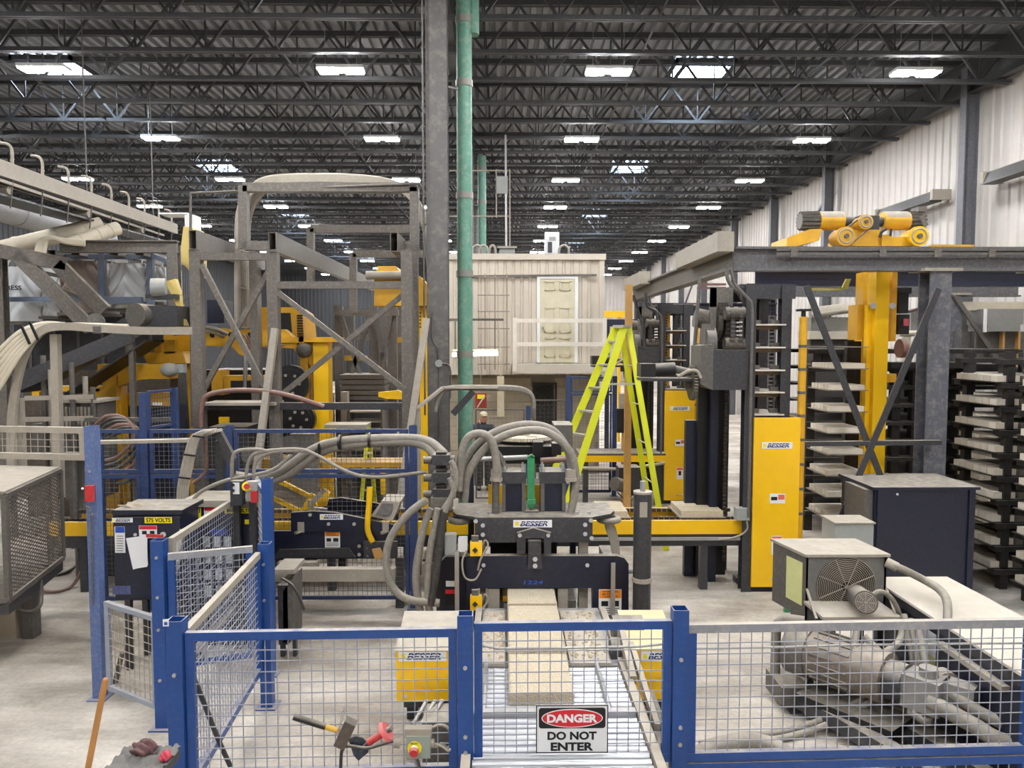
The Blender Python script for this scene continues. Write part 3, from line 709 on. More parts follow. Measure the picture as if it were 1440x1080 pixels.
# top plate with rounded bumper ends
zt = PZ(727, MY + .2)
def tp(px_, yy): return V((PX(px_, MY + .2), yy, zt))
M().ext([tp(634, MY + .35), tp(640, MY + .2), tp(672, MY + .06), tp(832, MY + .06), tp(860, MY + .2), tp(869, MY + .35), tp(865, MY + .75), tp(640, MY + .75)], (0, 0, .03)).out('top_plate', dark, bm)
for s_, a in ((-1, 646), (1, 858)):
    cc = V((PX(a, MY + .3), MY + .3, zt - .05))
    M().tube([cc + V((.1*math.cos(q*math.pi/10), .1*math.sin(q*math.pi/10), 0)) for q in range(20)], .035, 8, True).out('rubber_bumper', hose_m, bm)
for a in (672, 688, 812, 828):
    M().cyl(V((PX(a, MY + .3), MY + .2, zt + .03)), V((PX(a, MY + .3), MY + .2, zt + .055)), .018, 6).out('bolt', steel, bm)
for x0, x1 in ((706, 739), (761, 796)):
    yy = MY + .32
    cy = M().pb(x0 + 1, x1 - 1, 676, 728, yy, .24).out('press_cylinder', navy, bm)
    M().b(PX(x0, yy), PX(x0 + 5, yy), yy - .035, yy + .27, zt + .031, PZ(679, yy)).b(PX(x1 - 5, yy), PX(x1, yy), yy - .035, yy + .27, zt + .031, PZ(679, yy)).each('cylinder_flange', mid, cy)
    M().pb(x0 - 1, x1 + 1, 664, 680, yy - .04, .32).out('cylinder_cap', dark, cy)
    for a in (x0 + 3, x1 - 3):
        for dy in (.0, .22): M().cyl(V((PX(a, yy), yy + dy, PZ(664, yy))), V((PX(a, yy), yy + dy, PZ(658, yy))), .024, 6).cyl(V((PX(a, yy), yy + dy, PZ(658, yy))), V((PX(a, yy), yy + dy, PZ(655, yy))), .012, 8).out('cap_nut', steel, cy)
M().pb(742, 752, 642, 714, MY + .3, .06).pb(740.5, 754, 703, 709, MY + .28, .1).pext([(744, 641), (748, 639), (750, 641), (752, 644), (742, 644)], MY + .3, .06).out('locking_bar', green, bm)
M().pb(744.5, 749.5, 714, 728, MY + .31, .04).pb(738, 758, 719, 728, MY + .25, .14).out('locking_pin', mid, bm)
M().pb(686, 715, 682, 715, MY + .7, .03).pb(738, 762, 682, 716, MY + .7, .03).each('yellow_guard', yellow, bm)
# mould table
M().pb(672, 834, 868, 882, MY - .1, .9).out('mould_table', steel, bm)
M().pb(692, 812, 845, 866, MY + .12, .35).out('mould_box', mid, bm)
M().pb(707, 782, 838, 846, MY + .1, .3).out('feed_drawer', yellow_d, bm)
M().pb(708, 776, 849, 855, MY + .1, .04).out('brush_strip', chrome, bm)
for x0, x1 in ((686, 702), (786, 800)): M().pb(x0, x1, 828, 870, MY + .02, .5).out('guide_block', pale, bm)
M().pb(816, 829, 760, 900, MY + .15, .12).out('guide_column', pale, bm)
M().pb(674, 682, 760, 900, MY + .15, .12).out('guide_column', pale, bm)
for c in (762, 838):
    s_ = M().pb(660, 677, c, c + 20, MY - .1, .06).out('limit_switch', yellow, bm)
    M().cyl(W(668, c + 12, MY - .1), W(668, c + 12, MY - .12), .03, 4).out('cam_star', inkk, s_)
    M().pb(662, 672, c - 8, c, MY - .09, .05).out('switch_head', mid, s_)
    M().hose([W(677, c + 8, MY - .08), W(682, c - 2, MY - .1), W(686, c + 6, MY - .1), W(676, c + 24, MY - .1), W(672, c + 40, MY - .08)], .01).out('switch_cable', pale, s_)
M().pb(624, 640, 752, 780, MY - .05, .12).out('terminal_box', greybox, bm)
M().pb(643, 656, 757, 776, MY - .02, .1).out('solenoid', white, bm)
M().hose([W(656, 774, MY - .05), W(650, 790, MY - .08), W(654, 812, MY - .1), W(668, 815, MY - .1), W(677, 800, MY - .08)], .01).out('control_cable', pale, bm)
for a, y0_, y1_ in ((638, 775, 880), (862, 793, 875)): M().pb(a, a + 6, y0_, y1_, MY - .08, .03).out('upright_strip', steel, bm)
warn(bm, W(858, 847, MY - .004), .235, .27)
w_ = plate(bm, 'danger_label', W(633, 840, MY + .115), .1, .17, inkk); plate(w_, 'label_head', W(633, 832, MY + .113), .1, .045, signred, t=.001)
plate(bm, 'white_label', W(633, 821, MY + .115), .09, .06, paper)
for c in (795, 805): M().cyl(W(616, c, MY + .3), W(624, c, MY + .3), .02, 8).out('grease_fitting', mid, bm)
# curved lever arms on the right
M().pext([(850, 735), (860, 733), (866, 742), (871, 762), (872, 782), (862, 782), (858, 762), (852, 745)], MY + .3, .06).out('lever_arm', pale, bm)
M().cyl(W(876, 803, MY + .05), W(896, 803, MY + .05), .028, 12).out('pivot_rod', steel, bm)
# large sprocket on top, behind the cylinders
gc = W(735, 616, MY + 1.6); rr = .38; gp_ = []
for i in range(120):
    a = 2*math.pi*i/120; q = rr * (1.0 if i % 2 else .955); gp_.append(gc + V((q*math.cos(a), q*math.sin(a), 0)))
gear = M().ext(gp_, (0, 0, .04)).out('sprocket', mat('dusty_sprocket', (190, 180, 160), .8, dust=.8), bm)
for i in range(4):
    a = math.pi*i/2 + .5; M().cyl(gc + V((.22*math.cos(a), .22*math.sin(a), .041)), gc + V((.22*math.cos(a), .22*math.sin(a), .043)), .075, 16).out('sprocket_hole', mid, gear)
M().cyl(gc + V((0, 0, .04)), gc + V((0, 0, .09)), .09, 16).out('sprocket_hub', pale, gear)
M().pb(690, 780, 628, 652, MY + 1.2, .8).out('gearbox_housing', black, bm)
M().pb(750, 764, 622, 642, MY + 1.05, .2).pb(777, 790, 624, 640, MY + 1.0, .2).each('motor_block', black, bm)
M().cyl(W(670, 646, MY + .9), W(742, 643, MY + .6), .028, 12).out('shaft', steel, bm)
M().cyl(W(760, 648, MY + .8), W(795, 646, MY + .8), .035, 12).out('shaft', copper, bm)
M().b(PX(690, MY + 1.2), PX(780, MY + 1.2), MY + .75, MY + 2.0, 0, PZ(655, MY + 1.2) - .3).out('rear_frame', black, bm)
for a in (658, 802): M().b(PX(a, MY + .9), PX(a + 8, MY + .9), MY + .8, MY + .9, 0, PZ(640, MY + .9)).out('rear_post', navy, bm)
M().pb(780, 806, 598, 636, MY + 1.9, .5).out('guard_box', mid, bm)
# hoses: big arcs over the machine
HZ = MY + .25
arcs = [([(646, 700), (651, 660), (668, 628), (700, 606), (740, 597), (775, 604), (796, 628), (803, 655), (802, 670)], .1, .043),
        ([(653, 705), (658, 668), (678, 635), (706, 614), (742, 605), (772, 609), (800, 633), (810, 670), (806, 705), (800, 728)], .02, .043),
        ([(645, 690), (649, 640), (659, 615), (678, 610), (692, 622), (698, 650), (698, 664)], -.05, .043),
        ([(655, 650), (672, 622), (688, 626), (702, 640), (712, 662)], .25, .03)]
for pts, dy, r in arcs: M().hose([W(a, c, HZ + dy) for a, c in pts], r, 10).out('pressure_hose', hose_m, bm)
for a in (698, 803): M().cyl(W(a, 660, HZ), W(a, 674, HZ), .06, 6).cyl(W(a, 672, HZ), W(a, 676, HZ), .066, 12).out('hose_fitting', pale, bm)
M().cyl(W(697, 674, HZ), W(697, 730, HZ), .04, 12).out('riser_pipe', mid, bm)
# valve manifold left of the machine
vt = T('valve_manifold', 'stack of dusty black hydraulic valves left of the block machine', 'valve', (PX(618, MY), MY + .2, 0), None)
vy = MY
for c in (640, 665, 688):
    M().pb(607, 632, c, c + 14, vy, .2).out('valve_body', dark, vt)
    M().pb(612, 627, c - 4, c, vy + .02, .14).out('valve_cap', black, vt)
    M().cyl(W(596, c + 7, vy + .1), W(607, c + 7, vy + .1), .04, 12).cyl(W(632, c + 7, vy + .1), W(640, c + 7, vy + .1), .05, 12).out('solenoid_coil', mid, vt)
M().pb(604, 634, 700, 718, vy - .02, .26).out('base_block', frame_m, vt)
M().pb(613, 623, 640, 700, vy + .2, .06).out('back_bar', dark, vt)
M().b(PX(612, vy + .3), PX(626, vy + .3), vy + .25, vy + .35, 0, PZ(642, vy)).out('stand', dark, vt)
hs = [([(606, 715), (598, 735), (590, 770), (585, 815), (592, 868)], hose_m), ([(616, 715), (612, 738), (605, 775), (602, 815), (604, 868)], hose_m),
      ([(600, 703), (575, 722), (550, 755), (543, 790), (552, 825), (575, 843), (618, 848)], hose_m),
      ([(628, 712), (622, 735), (618, 770), (612, 815), (606, 850)], hose_d),
      ([(634, 648), (640, 660), (641, 680), (634, 700), (624, 716)], hose_m), ([(632, 672), (638, 690), (632, 705), (626, 720)], hose_m)]
for i, (pts, m_) in enumerate(hs): M().hose([W(a, c, vy - .06 - .02 * i) for a, c in pts], .04 if i < 4 else .028, 10).out('hydraulic_hose', m_, vt)
big = T('hose_bundle', 'thick strapped bundle of grey hoses sweeping left from the valve stack', 'hose', W(500, 640, 8.2))
for i, (pts, r) in enumerate((([(330, 668), (362, 672), (395, 662), (440, 632), (480, 620), (560, 616), (600, 620), (622, 636), (630, 648)], .05),
                              ([(340, 674), (372, 676), (405, 668), (450, 637), (490, 626), (560, 621), (596, 626), (614, 644)], .05))):
    M().hose([W(a, c, 8.6 - k_ * .1) for k_, (a, c) in enumerate(pts)], r, 10).out('hose', hose_m, big)
for a, c in ((447, 634), (478, 622), (520, 619), (560, 618)): M().cyl(W(a - 1.5, c, 8.15), W(a + 1.5, c, 8.15), .085, 14).out('strap', black, big)
for i, (pts, lab) in enumerate((([(326, 674), (327, 645), (335, 634), (360, 632), (374, 634)], 'left looped cable leaving the grey pendant box'),
                                ([(346, 676), (348, 655), (356, 640), (375, 634), (420, 632), (445, 640), (490, 664), (530, 671), (600, 664)], 'long sagging cable from the pendant box to the valve stack'),
                                ([(357, 676), (358, 655), (366, 643), (390, 635), (430, 634)], 'second looped cable leaving the emergency stop pendant'),
                                ([(272, 702), (285, 690), (320, 675), (380, 662), (410, 640)], 'loose pale cable rising past the 480 volt cabinet'))):
    M().hose([W(a, c, 8.0) for a, c in pts], .02).thing('control_cable', hose_m, lab, 'cable', 'control cables at the pendant')
# steel cylinder standing right of the machine
sc = T('standing_cylinder', 'tall grey hydraulic cylinder standing right of the block machine', 'cylinder', (PX(905, 7.3), 7.3, 0))
cx = PX(906, 7.3)
M().cyl((cx, 7.3, .02), (cx, 7.3, PZ(694, 7.3)), .09, 24).out('barrel', dark, sc)
M().cyl((cx, 7.3, PZ(694, 7.3)), (cx, 7.3, PZ(691, 7.3)), .094, 24).out('end_cap', pale, sc)
M().cyl((cx, 7.3, PZ(691, 7.3)), (cx, 7.3, PZ(677, 7.3)), .028, 14).out('rod_end', steel, sc)
M().cyl((cx, 7.3, PZ(818, 7.3)), (cx, 7.3, PZ(812, 7.3)), .1, 24).out('clamp_band', pale, sc)
plate(sc, 'faded_label', W(905, 717, 7.205), .075, .15, pale)
# ---------------------------------------------------------------- outfeed roller conveyor and slabs
cz = .6
oc = T('outfeed_conveyor', 'bright roller conveyor carrying fresh slabs out under the fence', 'conveyor', (.38, 5.6, 0))
for xx in (-.24, 1.0): M().b(xx - .03, xx + .03, 3.6, 7.3, cz - .12, cz + .03).out('side_rail', pale, oc)
y = 3.65
while y < 6.0:
    M().cyl((-.2, y, cz - .03), (.96, y, cz - .03), .03, 12).out('roller', chrome, oc); y += .075
for yy in (3.8, 5.4, 6.9):
    for xx in (-.24, 1.0): M().b(xx - .04, xx + .04, yy, yy + .08, 0, cz - .12).out('leg', dark, oc)
M().b(-.2, .96, 6.02, 7.35, cz - .05, cz).out('table_plate', steel, oc)
M().b(-.18, .02, 6.0, 7.2, cz, cz + .03).b(.56, .9, 6.0, 7.2, cz, cz + .03).out('spill_deck', pale, oc)
M().b(-.2, .96, 5.18, 5.24, cz - .02, cz + .035).out('cross_bar', steel, oc)
for xx in (-.14, .78): M().cyl((xx, 5.2, cz + .02), (xx, 6.1, cz + .02), .018, 10).out('guide_rod', chrome, oc)
for q in range(60):
    pass
rnd = random.Random(4); cr_ = M()
for q in range(260):
    side = rnd.choice((0, 1)); xx = rnd.uniform(-.17, .01) if side else rnd.uniform(.58, .88); yy = rnd.uniform(6.05, 7.15); s_ = rnd.uniform(.006, .018)
    cr_.ball((xx, yy, cz + .03 + s_*.4), s_, 3)
sp = cr_.thing('spilled_aggregate', concrete, 'crumbs of spilled concrete beside the fresh slabs', 'aggregate', None, 'stuff')
for i, (y0_, y1_, z0_, lab) in enumerate(((5.35, 6.03, cz, 'fresh concrete slab on the rollers, nearest the danger sign'), (6.05, 7.05, cz + .04, 'long fresh concrete slab on the table behind the nearest slab'), (7.08, 7.58, cz + .05, 'fresh concrete slab just leaving the block machine'))):
    s_ = M(); r_ = .012; X0, X1, Z1 = .045, .53, z0_ + .095
    s_.ext([(X0, y0_, z0_), (X1, y0_, z0_), (X1, y0_, Z1 - r_), (X1 - r_, y0_, Z1), (X0 + r_, y0_, Z1), (X0, y0_, Z1 - r_)], (0, y1_ - y0_, 0))
    s_.thing('concrete_slab', concrete, lab, 'slab', 'fresh slabs on the outfeed conveyor')
# right side mechanism beside the conveyor
pd = T('pusher_drive', 'greasy side drive with crank and rods right of the outfeed rollers', 'drive', (1.1, 6.0, 0))
M().cyl((.98, 6.5, .72), (1.25, 6.5, .72), .12, 18).out('motor', mid, pd); M().cyl((.92, 6.2, .66), (1.0, 6.2, .66), .1, 18).out('crank_disc', dark, pd)
M().beam((1.03, 6.3, .8), (1.03, 5.7, .62), .05, .08).beam((1.08, 6.1, .74), (1.12, 5.2, .5), .04, .07).out('link_arm', pale, pd)
M().tube([(1.15, 5.6, .55), (1.2, 5.0, .4), (1.15, 4.4, .3), (1.1, 3.9, .3)], .035).out('hose', hose_d, pd)
M().b(1.05, 1.12, 4.6, 6.8, .3, .42).b(1.05, 1.12, 5.0, 5.08, 0, .3).b(1.05, 1.12, 6.5, 6.58, 0, .3).out('base_channel', dark, pd)
for i, (x0, x1, lab) in enumerate(((553, 640, 'yellow guard box with name plate left of the fresh slabs'), (890, 958, 'yellow guard box with name plate right of the fresh slabs'))):
    yy = 6.1; t = T('guard_box', lab, 'guard', (PX((x0 + x1) / 2, yy), yy + .3, 0), 'yellow guard boxes beside the outfeed')
    X0, X1 = PX(x0, yy), PX(x1, yy); za, zb_ = PZ(985, yy), PZ(915, yy); zc = zb_ + .1
    M().ext([(X0, yy, za), (X0, yy, zb_), (X0, yy + .62, zc), (X0, yy + .62, za)], (X1 - X0, 0, 0)).out('cover', yellow, t)
    M().ext([(X0 - .01, yy - .012, zb_), (X0 - .01, yy - .012, zb_ + .008), (X0 - .01, yy + .63, zc + .012), (X0 - .01, yy + .63, zc + .004)], (X1 - X0 + .02, 0, 0)).out('lid', mat('dusty_yellow_lid', (226, 204, 140), .8, dust=.55) if i else pale, t)
    logo(t, W(594 if i == 0 else 930, 923, yy - .006), .4 if i == 0 else .34, .085)
    M().b(X0 + .05, X1 + .05, yy + .05, yy + .6, za - .08, za).out('base', dark, t)
    for xx in (X0 + .1, X1 - .1): M().b(xx - .04, xx + .04, yy + .2, yy + .3, 0, za - .08).out('leg', dark, t)
    M().cyl(W(x0 + 17 if i == 0 else 893, 979, yy), W(x0 + 17 if i == 0 else 893, 979, yy - .02), .016, 6).out('bolt', steel, t)
# pipes and fittings below the left guard box
pv = T('pneumatic_unit', 'tangle of pipes and grey valve block under the left guard box', 'valve', (PX(610, 5.7), 5.7, 0))
M().pb(590, 640, 1015, 1075, 5.6, .3).out('valve_block', mid, pv); M().b(PX(595, 5.6), PX(635, 5.6), 5.6, 5.9, 0, PZ(1075, 5.6)).out('stand', dark, pv)
for a, c in (((580, 1020), (600, 985)), ((588, 1025), (612, 985)), ((604, 1018), (622, 985))): M().tube([W(*a, 5.65), W(*c, 5.9)], .016).out('pipe', steel, pv)
for pts in ([(600, 1030), (615, 1020), (630, 1024), (636, 1045)], [(612, 1050), (622, 1046), (628, 1052), (632, 1050)]): M().hose([W(a, c, 5.55) for a, c in pts], .012).out('air_line', pale, pv)
# ================================================================ LEFT: CABINETS
def cab_box(t, x0, x1, y0, y1, Y, d, m):
    M().pb(x0, x1, y0, y1, Y, d).out('enclosure', m, t)
cY = 7.25
ec = T('electrical_cabinet', 'navy electrical cabinet with yellow 575 volts label and hanging papers', 'cabinet', (PX(200, cY), cY + .25, 0))
cab_box(ec, 151, 246, 722, 841, cY + .03, .45, navy)
M().pb(154, 246, 726, 838, cY, .03).out('door', navy, ec)
M().pb(150, 250, 716, 722, cY - .02, .52).out('roof', navy, ec)
logo(ec, W(172, 731.5, cY - .006), .2, .045)
pl = plate(ec, 'voltage_label', W(222.5, 731.5, cY - .006), .268, .062, labely); text(pl, '575 VOLTS', W(222.5, 731.5, cY - .008), .24, .042, inkk)
pl = plate(ec, 'blue_white_label', W(168.5, 759, cY - .006), .1, .262, paper); plate(pl, 'label_head', W(168.5, 745, cY - .008), .09, .06, lblue, t=.001)
for i in range(7): plate(pl, 'print_line', W(168.5, 754 + i*3.4, cY - .008), .066, .006, mid, t=.001)
pl = plate(ec, 'danger_label', W(208, 748, cY - .006), .175, .125, paper); plate(pl, 'label_head', W(208, 742, cY - .008), .17, .035, signred, t=.001)
for a in (203, 214): plate(pl, 'pictogram', W(a, 749, cY - .008), .045, .035, inkk, t=.001)
plate(ec, 'maker_plate', W(171, 830, cY - .006), .175, .085, mat('plate_blue', (62, 70, 120), .4, dust=.2))
for a in (190, 229): M().cyl(W(a, 752, cY), W(a, 752, cY - .025), .028 if a > 200 else .016, 16).out('door_lock', steel, ec)
M().beam(W(206, 753, cY - .05), W(229, 754, cY - .05), .02, .03).out('disconnect_handle', red, ec)
m_ = M(); m_.ext([W(177, 757, cY - .03), W(206, 753, cY - .03), W(208, 795, cY - .03), W(187, 801, cY - .03)], (0, .004, 0)); m_.ext([W(179, 758, cY - .034), W(207, 755, cY - .034), W(207, 797, cY - .034), W(189, 800, cY - .034)], (0, .003, 0))
m_.thing('hanging_papers', paper, 'curled sheaf of white papers hung on the 575 volt cabinet', 'papers')
for a in (160, 238):
    for dy in (.05, .4): M().b(PX(a, cY), PX(a + 8, cY), cY + dy, cY + dy + .06, 0, PZ(841, cY)).out('leg', dark, ec)
M().pext([(152, 985), (158, 985), (172, 920), (168, 918)], cY - .25, .05).pext([(170, 985), (175, 985), (182, 900), (177, 900)], cY + .1, .05).thing('prop_boards', mid, 'dark angled props standing under the 575 volt cabinet', 'prop')
crumple(V((PX(182, cY + .2), cY + .2, PZ(716, cY + .2))), .15, .12, .07, 11, 'cloth_heap', mat('dusty_brown_cloth', (150, 134, 116), .9, dust=.4), 'dusty brown cloth heap on top of the 575 volt cabinet')
c2Y = 7.9
e2 = T('control_cabinet', 'dark cabinet with caution and 480 volts labels behind the mesh', 'cabinet', (PX(305, c2Y), c2Y + .3, 0))
M().pb(250, 356, 712, 905, c2Y, .5).out('enclosure', navy, e2); M().pb(248, 358, 703, 712, c2Y - .02, .54).out('roof', pale, e2)
pl = plate(e2, 'caution_label', W(269.5, 722, c2Y - .006), .2, .115, labely); plate(pl, 'label_head', W(269.5, 718, c2Y - .0075), .18, .045, inkk, t=.001); text(pl, 'CAUTION', W(269.5, 718, c2Y - .0095), .16, .032, labely)
for i in range(3): plate(pl, 'print_line', W(269.5, 724 + i*2.4, c2Y - .008), .13, .006, inkk, t=.001)
plate(e2, 'teal_label', W(269, 734, c2Y - .006), .16, .05, mat('teal_label', (120, 180, 180), .5, dust=.1))
pl = plate(e2, 'danger_label', W(296, 719, c2Y - .006), .14, .1, paper); plate(pl, 'label_head', W(296, 716, c2Y - .008), .13, .035, signred, t=.001)
pl = plate(e2, 'voltage_label', W(335, 718, c2Y - .006), .3, .062, labely); text(pl, '480 VOLTS', W(335, 718, c2Y - .008), .26, .042, inkk)
plate(e2, 'yellow_tag', W(350, 734, c2Y - .006), .09, .05, labely)
plate(e2, 'blue_label', W(308, 748, c2Y - .006), .17, .06, lblue)
for r_ in range(4):
    for q in range(5 if r_ else 3):
        plate(e2, 'terminal_label', W(278 + q*15 + (12 if r_ == 0 else 0), 762 + r_*23, c2Y - .006), .07, .115, paper)
plate(e2, 'wiring_chart', W(271, 755, c2Y - .006), .12, .22, paper)
for a, lab in ((327, 0), (349, 1)):
    if lab == 0:
        q = T('selector_pendant', 'dark upright pendant with two selector switches above the mesh', 'switch', W(327, 703, 7.7))
        M().pb(319, 336, 676, 710, 7.7, .1).out('box', dark, q); M().pb(323, 332, 678, 694, 7.69, .012).out('face_plate', paper, q)
        for c in (682, 690): M().cyl(W(327.5, c, 7.69), W(327.5, c, 7.665), .018, 12).out('selector_knob', inkk, q)
    else:
        q = T('stop_pendant', 'grey pendant with red mushroom stop button on yellow ring', 'emergency stop', W(349, 712, 7.7))
        M().pb(341, 358, 677, 704, 7.7, .1).out('box', greybox, q); M().cyl(W(347, 684, 7.7), W(347, 684, 7.69), .05, 20).out('legend_ring', labely, q)
        M().cyl(W(347, 684, 7.69), W(347, 684, 7.65), .03, 16).out('button', red, q); M().pb(348, 357, 690, 706, 7.66, .04).out('red_switch', red, q)
    M().b(PX(a, 7.8) - .03, PX(a, 7.8) + .03, 7.8, 7.86, 0, PZ(680, 7.7)).out('mast', dark, q)
# dusty steel bin stand right of the side post
bs = T('steel_bin', 'dark dusty steel bin with drooping cable right of the side posts', 'bin', (PX(400, 7.6), 7.8, 0))
M().pb(384, 398, 822, 905, 7.5, .4).out('side', dark, bs); M().pext([(398, 832), (412, 812), (412, 900), (398, 905)], 7.5, .35).out('front', mid, bs); M().pb(378, 408, 800, 806, 7.6, .4).out('shelf', pale, bs); M().b(PX(386, 7.6), PX(392, 7.6), 7.6, 7.66, 0, PZ(850, 7.6)).b(PX(404, 7.6), PX(409, 7.6), 7.6, 7.66, 0, PZ(850, 7.6)).each('leg', dark, bs)
M().hose([W(396, 813, 7.45), (W(410, 822, 7.4)), W(420, 838, 7.4), W(428, 858, 7.4)], .014).out('cable', hose_d, bs)
# ---------------------------------------------------------------- expanded metal guard at the left edge
eg = T('expanded_metal_guard', 'grey box guard of expanded metal with dusty top at the left edge', 'guard', W(40, 830, 8.0))
A = W(6, 690, 7.3); B = W(84, 668, 8.75); A2 = W(6, 832, 7.3); B2 = W(84, 794, 8.75)
zt_ = (A.z + B.z) / 2; zb_ = (A2.z + B2.z) / 2
A.z = B.z = zt_; A2.z = B2.z = zb_; A2.x, A2.y = A.x, A.y; B2.x, B2.y = B.x, B.y
d_ = (B - A).normalized(); back = V((-d_.y, d_.x, 0)) * 1.0
fr_ = M()
for p0, p1 in ((A, B), (A2, B2), (A, A2), (B, B2), (A, A + back), (A2, A2 + back)): fr_.beam(p0, p1, .05, .05)
fr_.out('frame', mid, eg)
ex = M(); n_u = 14; n_v = 26; L = (B - A).length; H = zt_ - zb_
for i in range(n_u):
    for j in range(n_v):
        u0 = L * i / n_u; v0 = H * j / n_v; du = L / n_u; dv = H / n_v
        c_ = A2 + d_ * (u0 + du/2) + V((0, 0, v0 + dv/2))
        for s1, s2 in ((1, 1), (1, -1)):
            ex.beam(c_ - d_ * (du/2) , c_ + V((0, 0, s2 * dv/2)), .006, .013, (0, 0, 1)); ex.beam(c_ + V((0, 0, s2*dv/2)), c_ + d_ * (du/2), .006, .013)
ex.out('expanded_metal', mid, eg, kind='stuff')
M().ext([A + V((0, 0, .03)), B + V((0, 0, .03)), B + back + V((0, 0, .1)), A + back + V((0, 0, .1))], (0, 0, .015)).out('lid', pale, eg)
M().ext([A2 - V((0, 0, .05)), B2 - V((0, 0, .05)), B2 + back - V((0, 0, .05)), A2 + back - V((0, 0, .05))], (0, 0, -.1)).out('base_channel', dark, eg)
M().pext([(-20, 838), (20, 835), (23, 900), (23, 915), (-20, 925)], 8.1, .3).out('plinth', masonry, eg); M().b(PX(20, 8.15), PX(35, 8.15), 8.1, 8.25, 0, zb_ - .1).out('leg', mid, eg)
M().hose([W(24, 858, 8.0), W(45, 860, 8.0), W(56, 852, 8.0), W(58, 838, 8.05), W(58, 815, 8.1)], .022).out('bent_pipe', mid, eg)
for i, pts in enumerate(([(40, 824), (70, 832), (100, 825), (118, 795), (125, 770)], [(58, 810), (90, 806), (112, 790), (122, 772)])):
    M().hose([F(a, c, .03 + (.25 if k_ > 2 else 0)) for k_, (a, c) in enumerate(pts)], .022).thing('floor_hose', copper if i == 0 else hose_d, ['brown hose curling on the floor behind the left gate post', 'second dark hose on the floor under the expanded metal guard'][i], 'hose', 'hoses on the floor at left')
# ---------------------------------------------------------------- far blue fence row in front of the yellow presses
BY = 9.0
fxs = [(200, 'far blue post behind the 575 volt cabinet'), (320, 'far blue post behind the strapped cable tray'), (580, 'far blue post left of the big building column')]
for a, lab in fxs: post(PX(a, BY), BY, PZ(598 if a > 210 else 552, BY), lab, m=bluedark, s=.09, group='posts of the far fence')
for (a, c, lab) in ((128, 200, 'far mesh panel behind the left gate post'), (200, 320, 'far mesh panel behind the cable tray'), (320, 580, 'long far mesh panel below the grey tower frame')):
    fence_panel((PX(a, BY) + .06, BY), (PX(c, BY) - .06, BY), PZ(603, BY), PZ(664, BY), 'upper ' + lab, m=bluedark, wm=wire_d, pitch=.06, rail=.045, wr_=.004, group='far fence mesh panels')
    fence_panel((PX(a, BY) + .06, BY), (PX(c, BY) - .06, BY), PZ(666, BY), .12, 'lower ' + lab, m=bluedark, wm=wire_d, pitch=.06, rail=.045, wr_=.004, group='far fence mesh panels')
post(PX(243, 9.6), 9.6, PZ(545, 9.6), 'thin far blue post beside the dark blue side cabinet', m=bluedark, s=.08, group='posts of the far fence')
fence_panel((PX(205, 9.2), 9.2), (PX(241, 9.6), 9.6), PZ(548, 9.4), PZ(600, 9.4), 'small high mesh panel above the far fence', m=bluedark, wm=wire_d, pitch=.05, rail=.03, wr_=.004, group='far fence mesh panels')
t = T('side_cabinet', 'dark blue sloping cabinet behind the far mesh fence', 'cabinet', (PX(225, 9.9), 10, 0))
M().ext([W(208, 578, 9.9), W(243, 571, 9.9), W(243, 608, 9.9), W(208, 608, 9.9)], (0, .4, 0)).out('hood', navy, t); M().pb(208, 243, 608, 720, 9.9, .4).out('body', navy, t); plate(t, 'grey_label', W(221, 568, 9.89), .12, .035, paper)
# cable tray with strapped conduits
ct = T('cable_tray', 'pale cable tray bent down with strapped conduits behind the cabinets', 'cable tray', W(262, 690, 8.3))
M().beam(W(122, 622, 8.6), W(268, 619, 8.4), .14, .035).beam(W(268, 619, 8.4), W(307, 605, 8.3), .14, .035).out('tray', pale, ct)
for i in range(5): M().hose([W(250 + i*3.2, 706, 8.25), W(252 + i*3.2, 680, 8.25), W(262 + i*3, 635, 8.25), W(270 + i*2.5, 615, 8.25), W(285 + i*2, 607, 8.25), W(305, 604 + i*.7, 8.28)], .018).out('conduit', pale, ct)
for a, c in ((256, 672), (263, 640), (276, 614)): M().beam(W(a - 5, c - 1, 8.2), W(a + 12, c + 1, 8.2), .015, .02).out('strap', black, ct)
M().pext([(302, 609), (310, 607), (330, 645), (328, 668), (312, 638)], 8.35, .08).out('support_gusset', dark, ct)
M().b(PX(300, 8.45), PX(310, 8.45), 8.42, 8.5, 0, PZ(620, 8.4)).out('support_leg', dark, ct)
M().hose([W(272, 680, 8.5), W(290, 660, 8.5), W(288, 620, 8.45), W(282, 606, 8.4)], .02).out('red_hose', copper, ct)
# ================================================================ CROSS CONVEYOR (runs the width of the hall)
KY = 9.62
kc = T('pallet_conveyor', 'long yellow chain conveyor crossing behind the block machine', 'conveyor', (-1.0, KY + .4, 0))
kx0, kx1 = PX(60, KY), PX(1048, KY); kz1, kz0 = PZ(733, KY), PZ(752, KY)
M().b(kx0, kx1, KY, KY + .06, kz0, kz1).out('front_rail', yellow, kc); M().b(kx0, kx1, KY + .74, KY + .8, kz0, kz1).out('back_rail', yellow_d, kc)
M().b(kx0, kx1, KY + .01, KY + .05, kz0 - .16, kz0).out('lower_beam', dark, kc)
M().b(kx0, kx1, KY + .1, KY + .7, kz0 - .03, kz0).out('pan', chain, kc)
lk = M(); x = kx0
while x < kx1:
    for yy in (KY + .14, KY + .64): lk.b(x, x + .055, yy, yy + .05, kz1 - .03, kz1 + .015)
    x += .075
lk.out('drive_chain', chain, kc, kind='stuff')
for a in (100, 400, 455, 570, 650, 990): 
    for yy in (KY + .02, KY + .68): M().b(PX(a, KY), PX(a, KY) + .1, yy, yy + .1, 0, kz0 - .1).out('leg', dark, kc)
M().pb(800, 1046, 757, 761, KY - .06, .03).out('air_pipe', steel, kc)
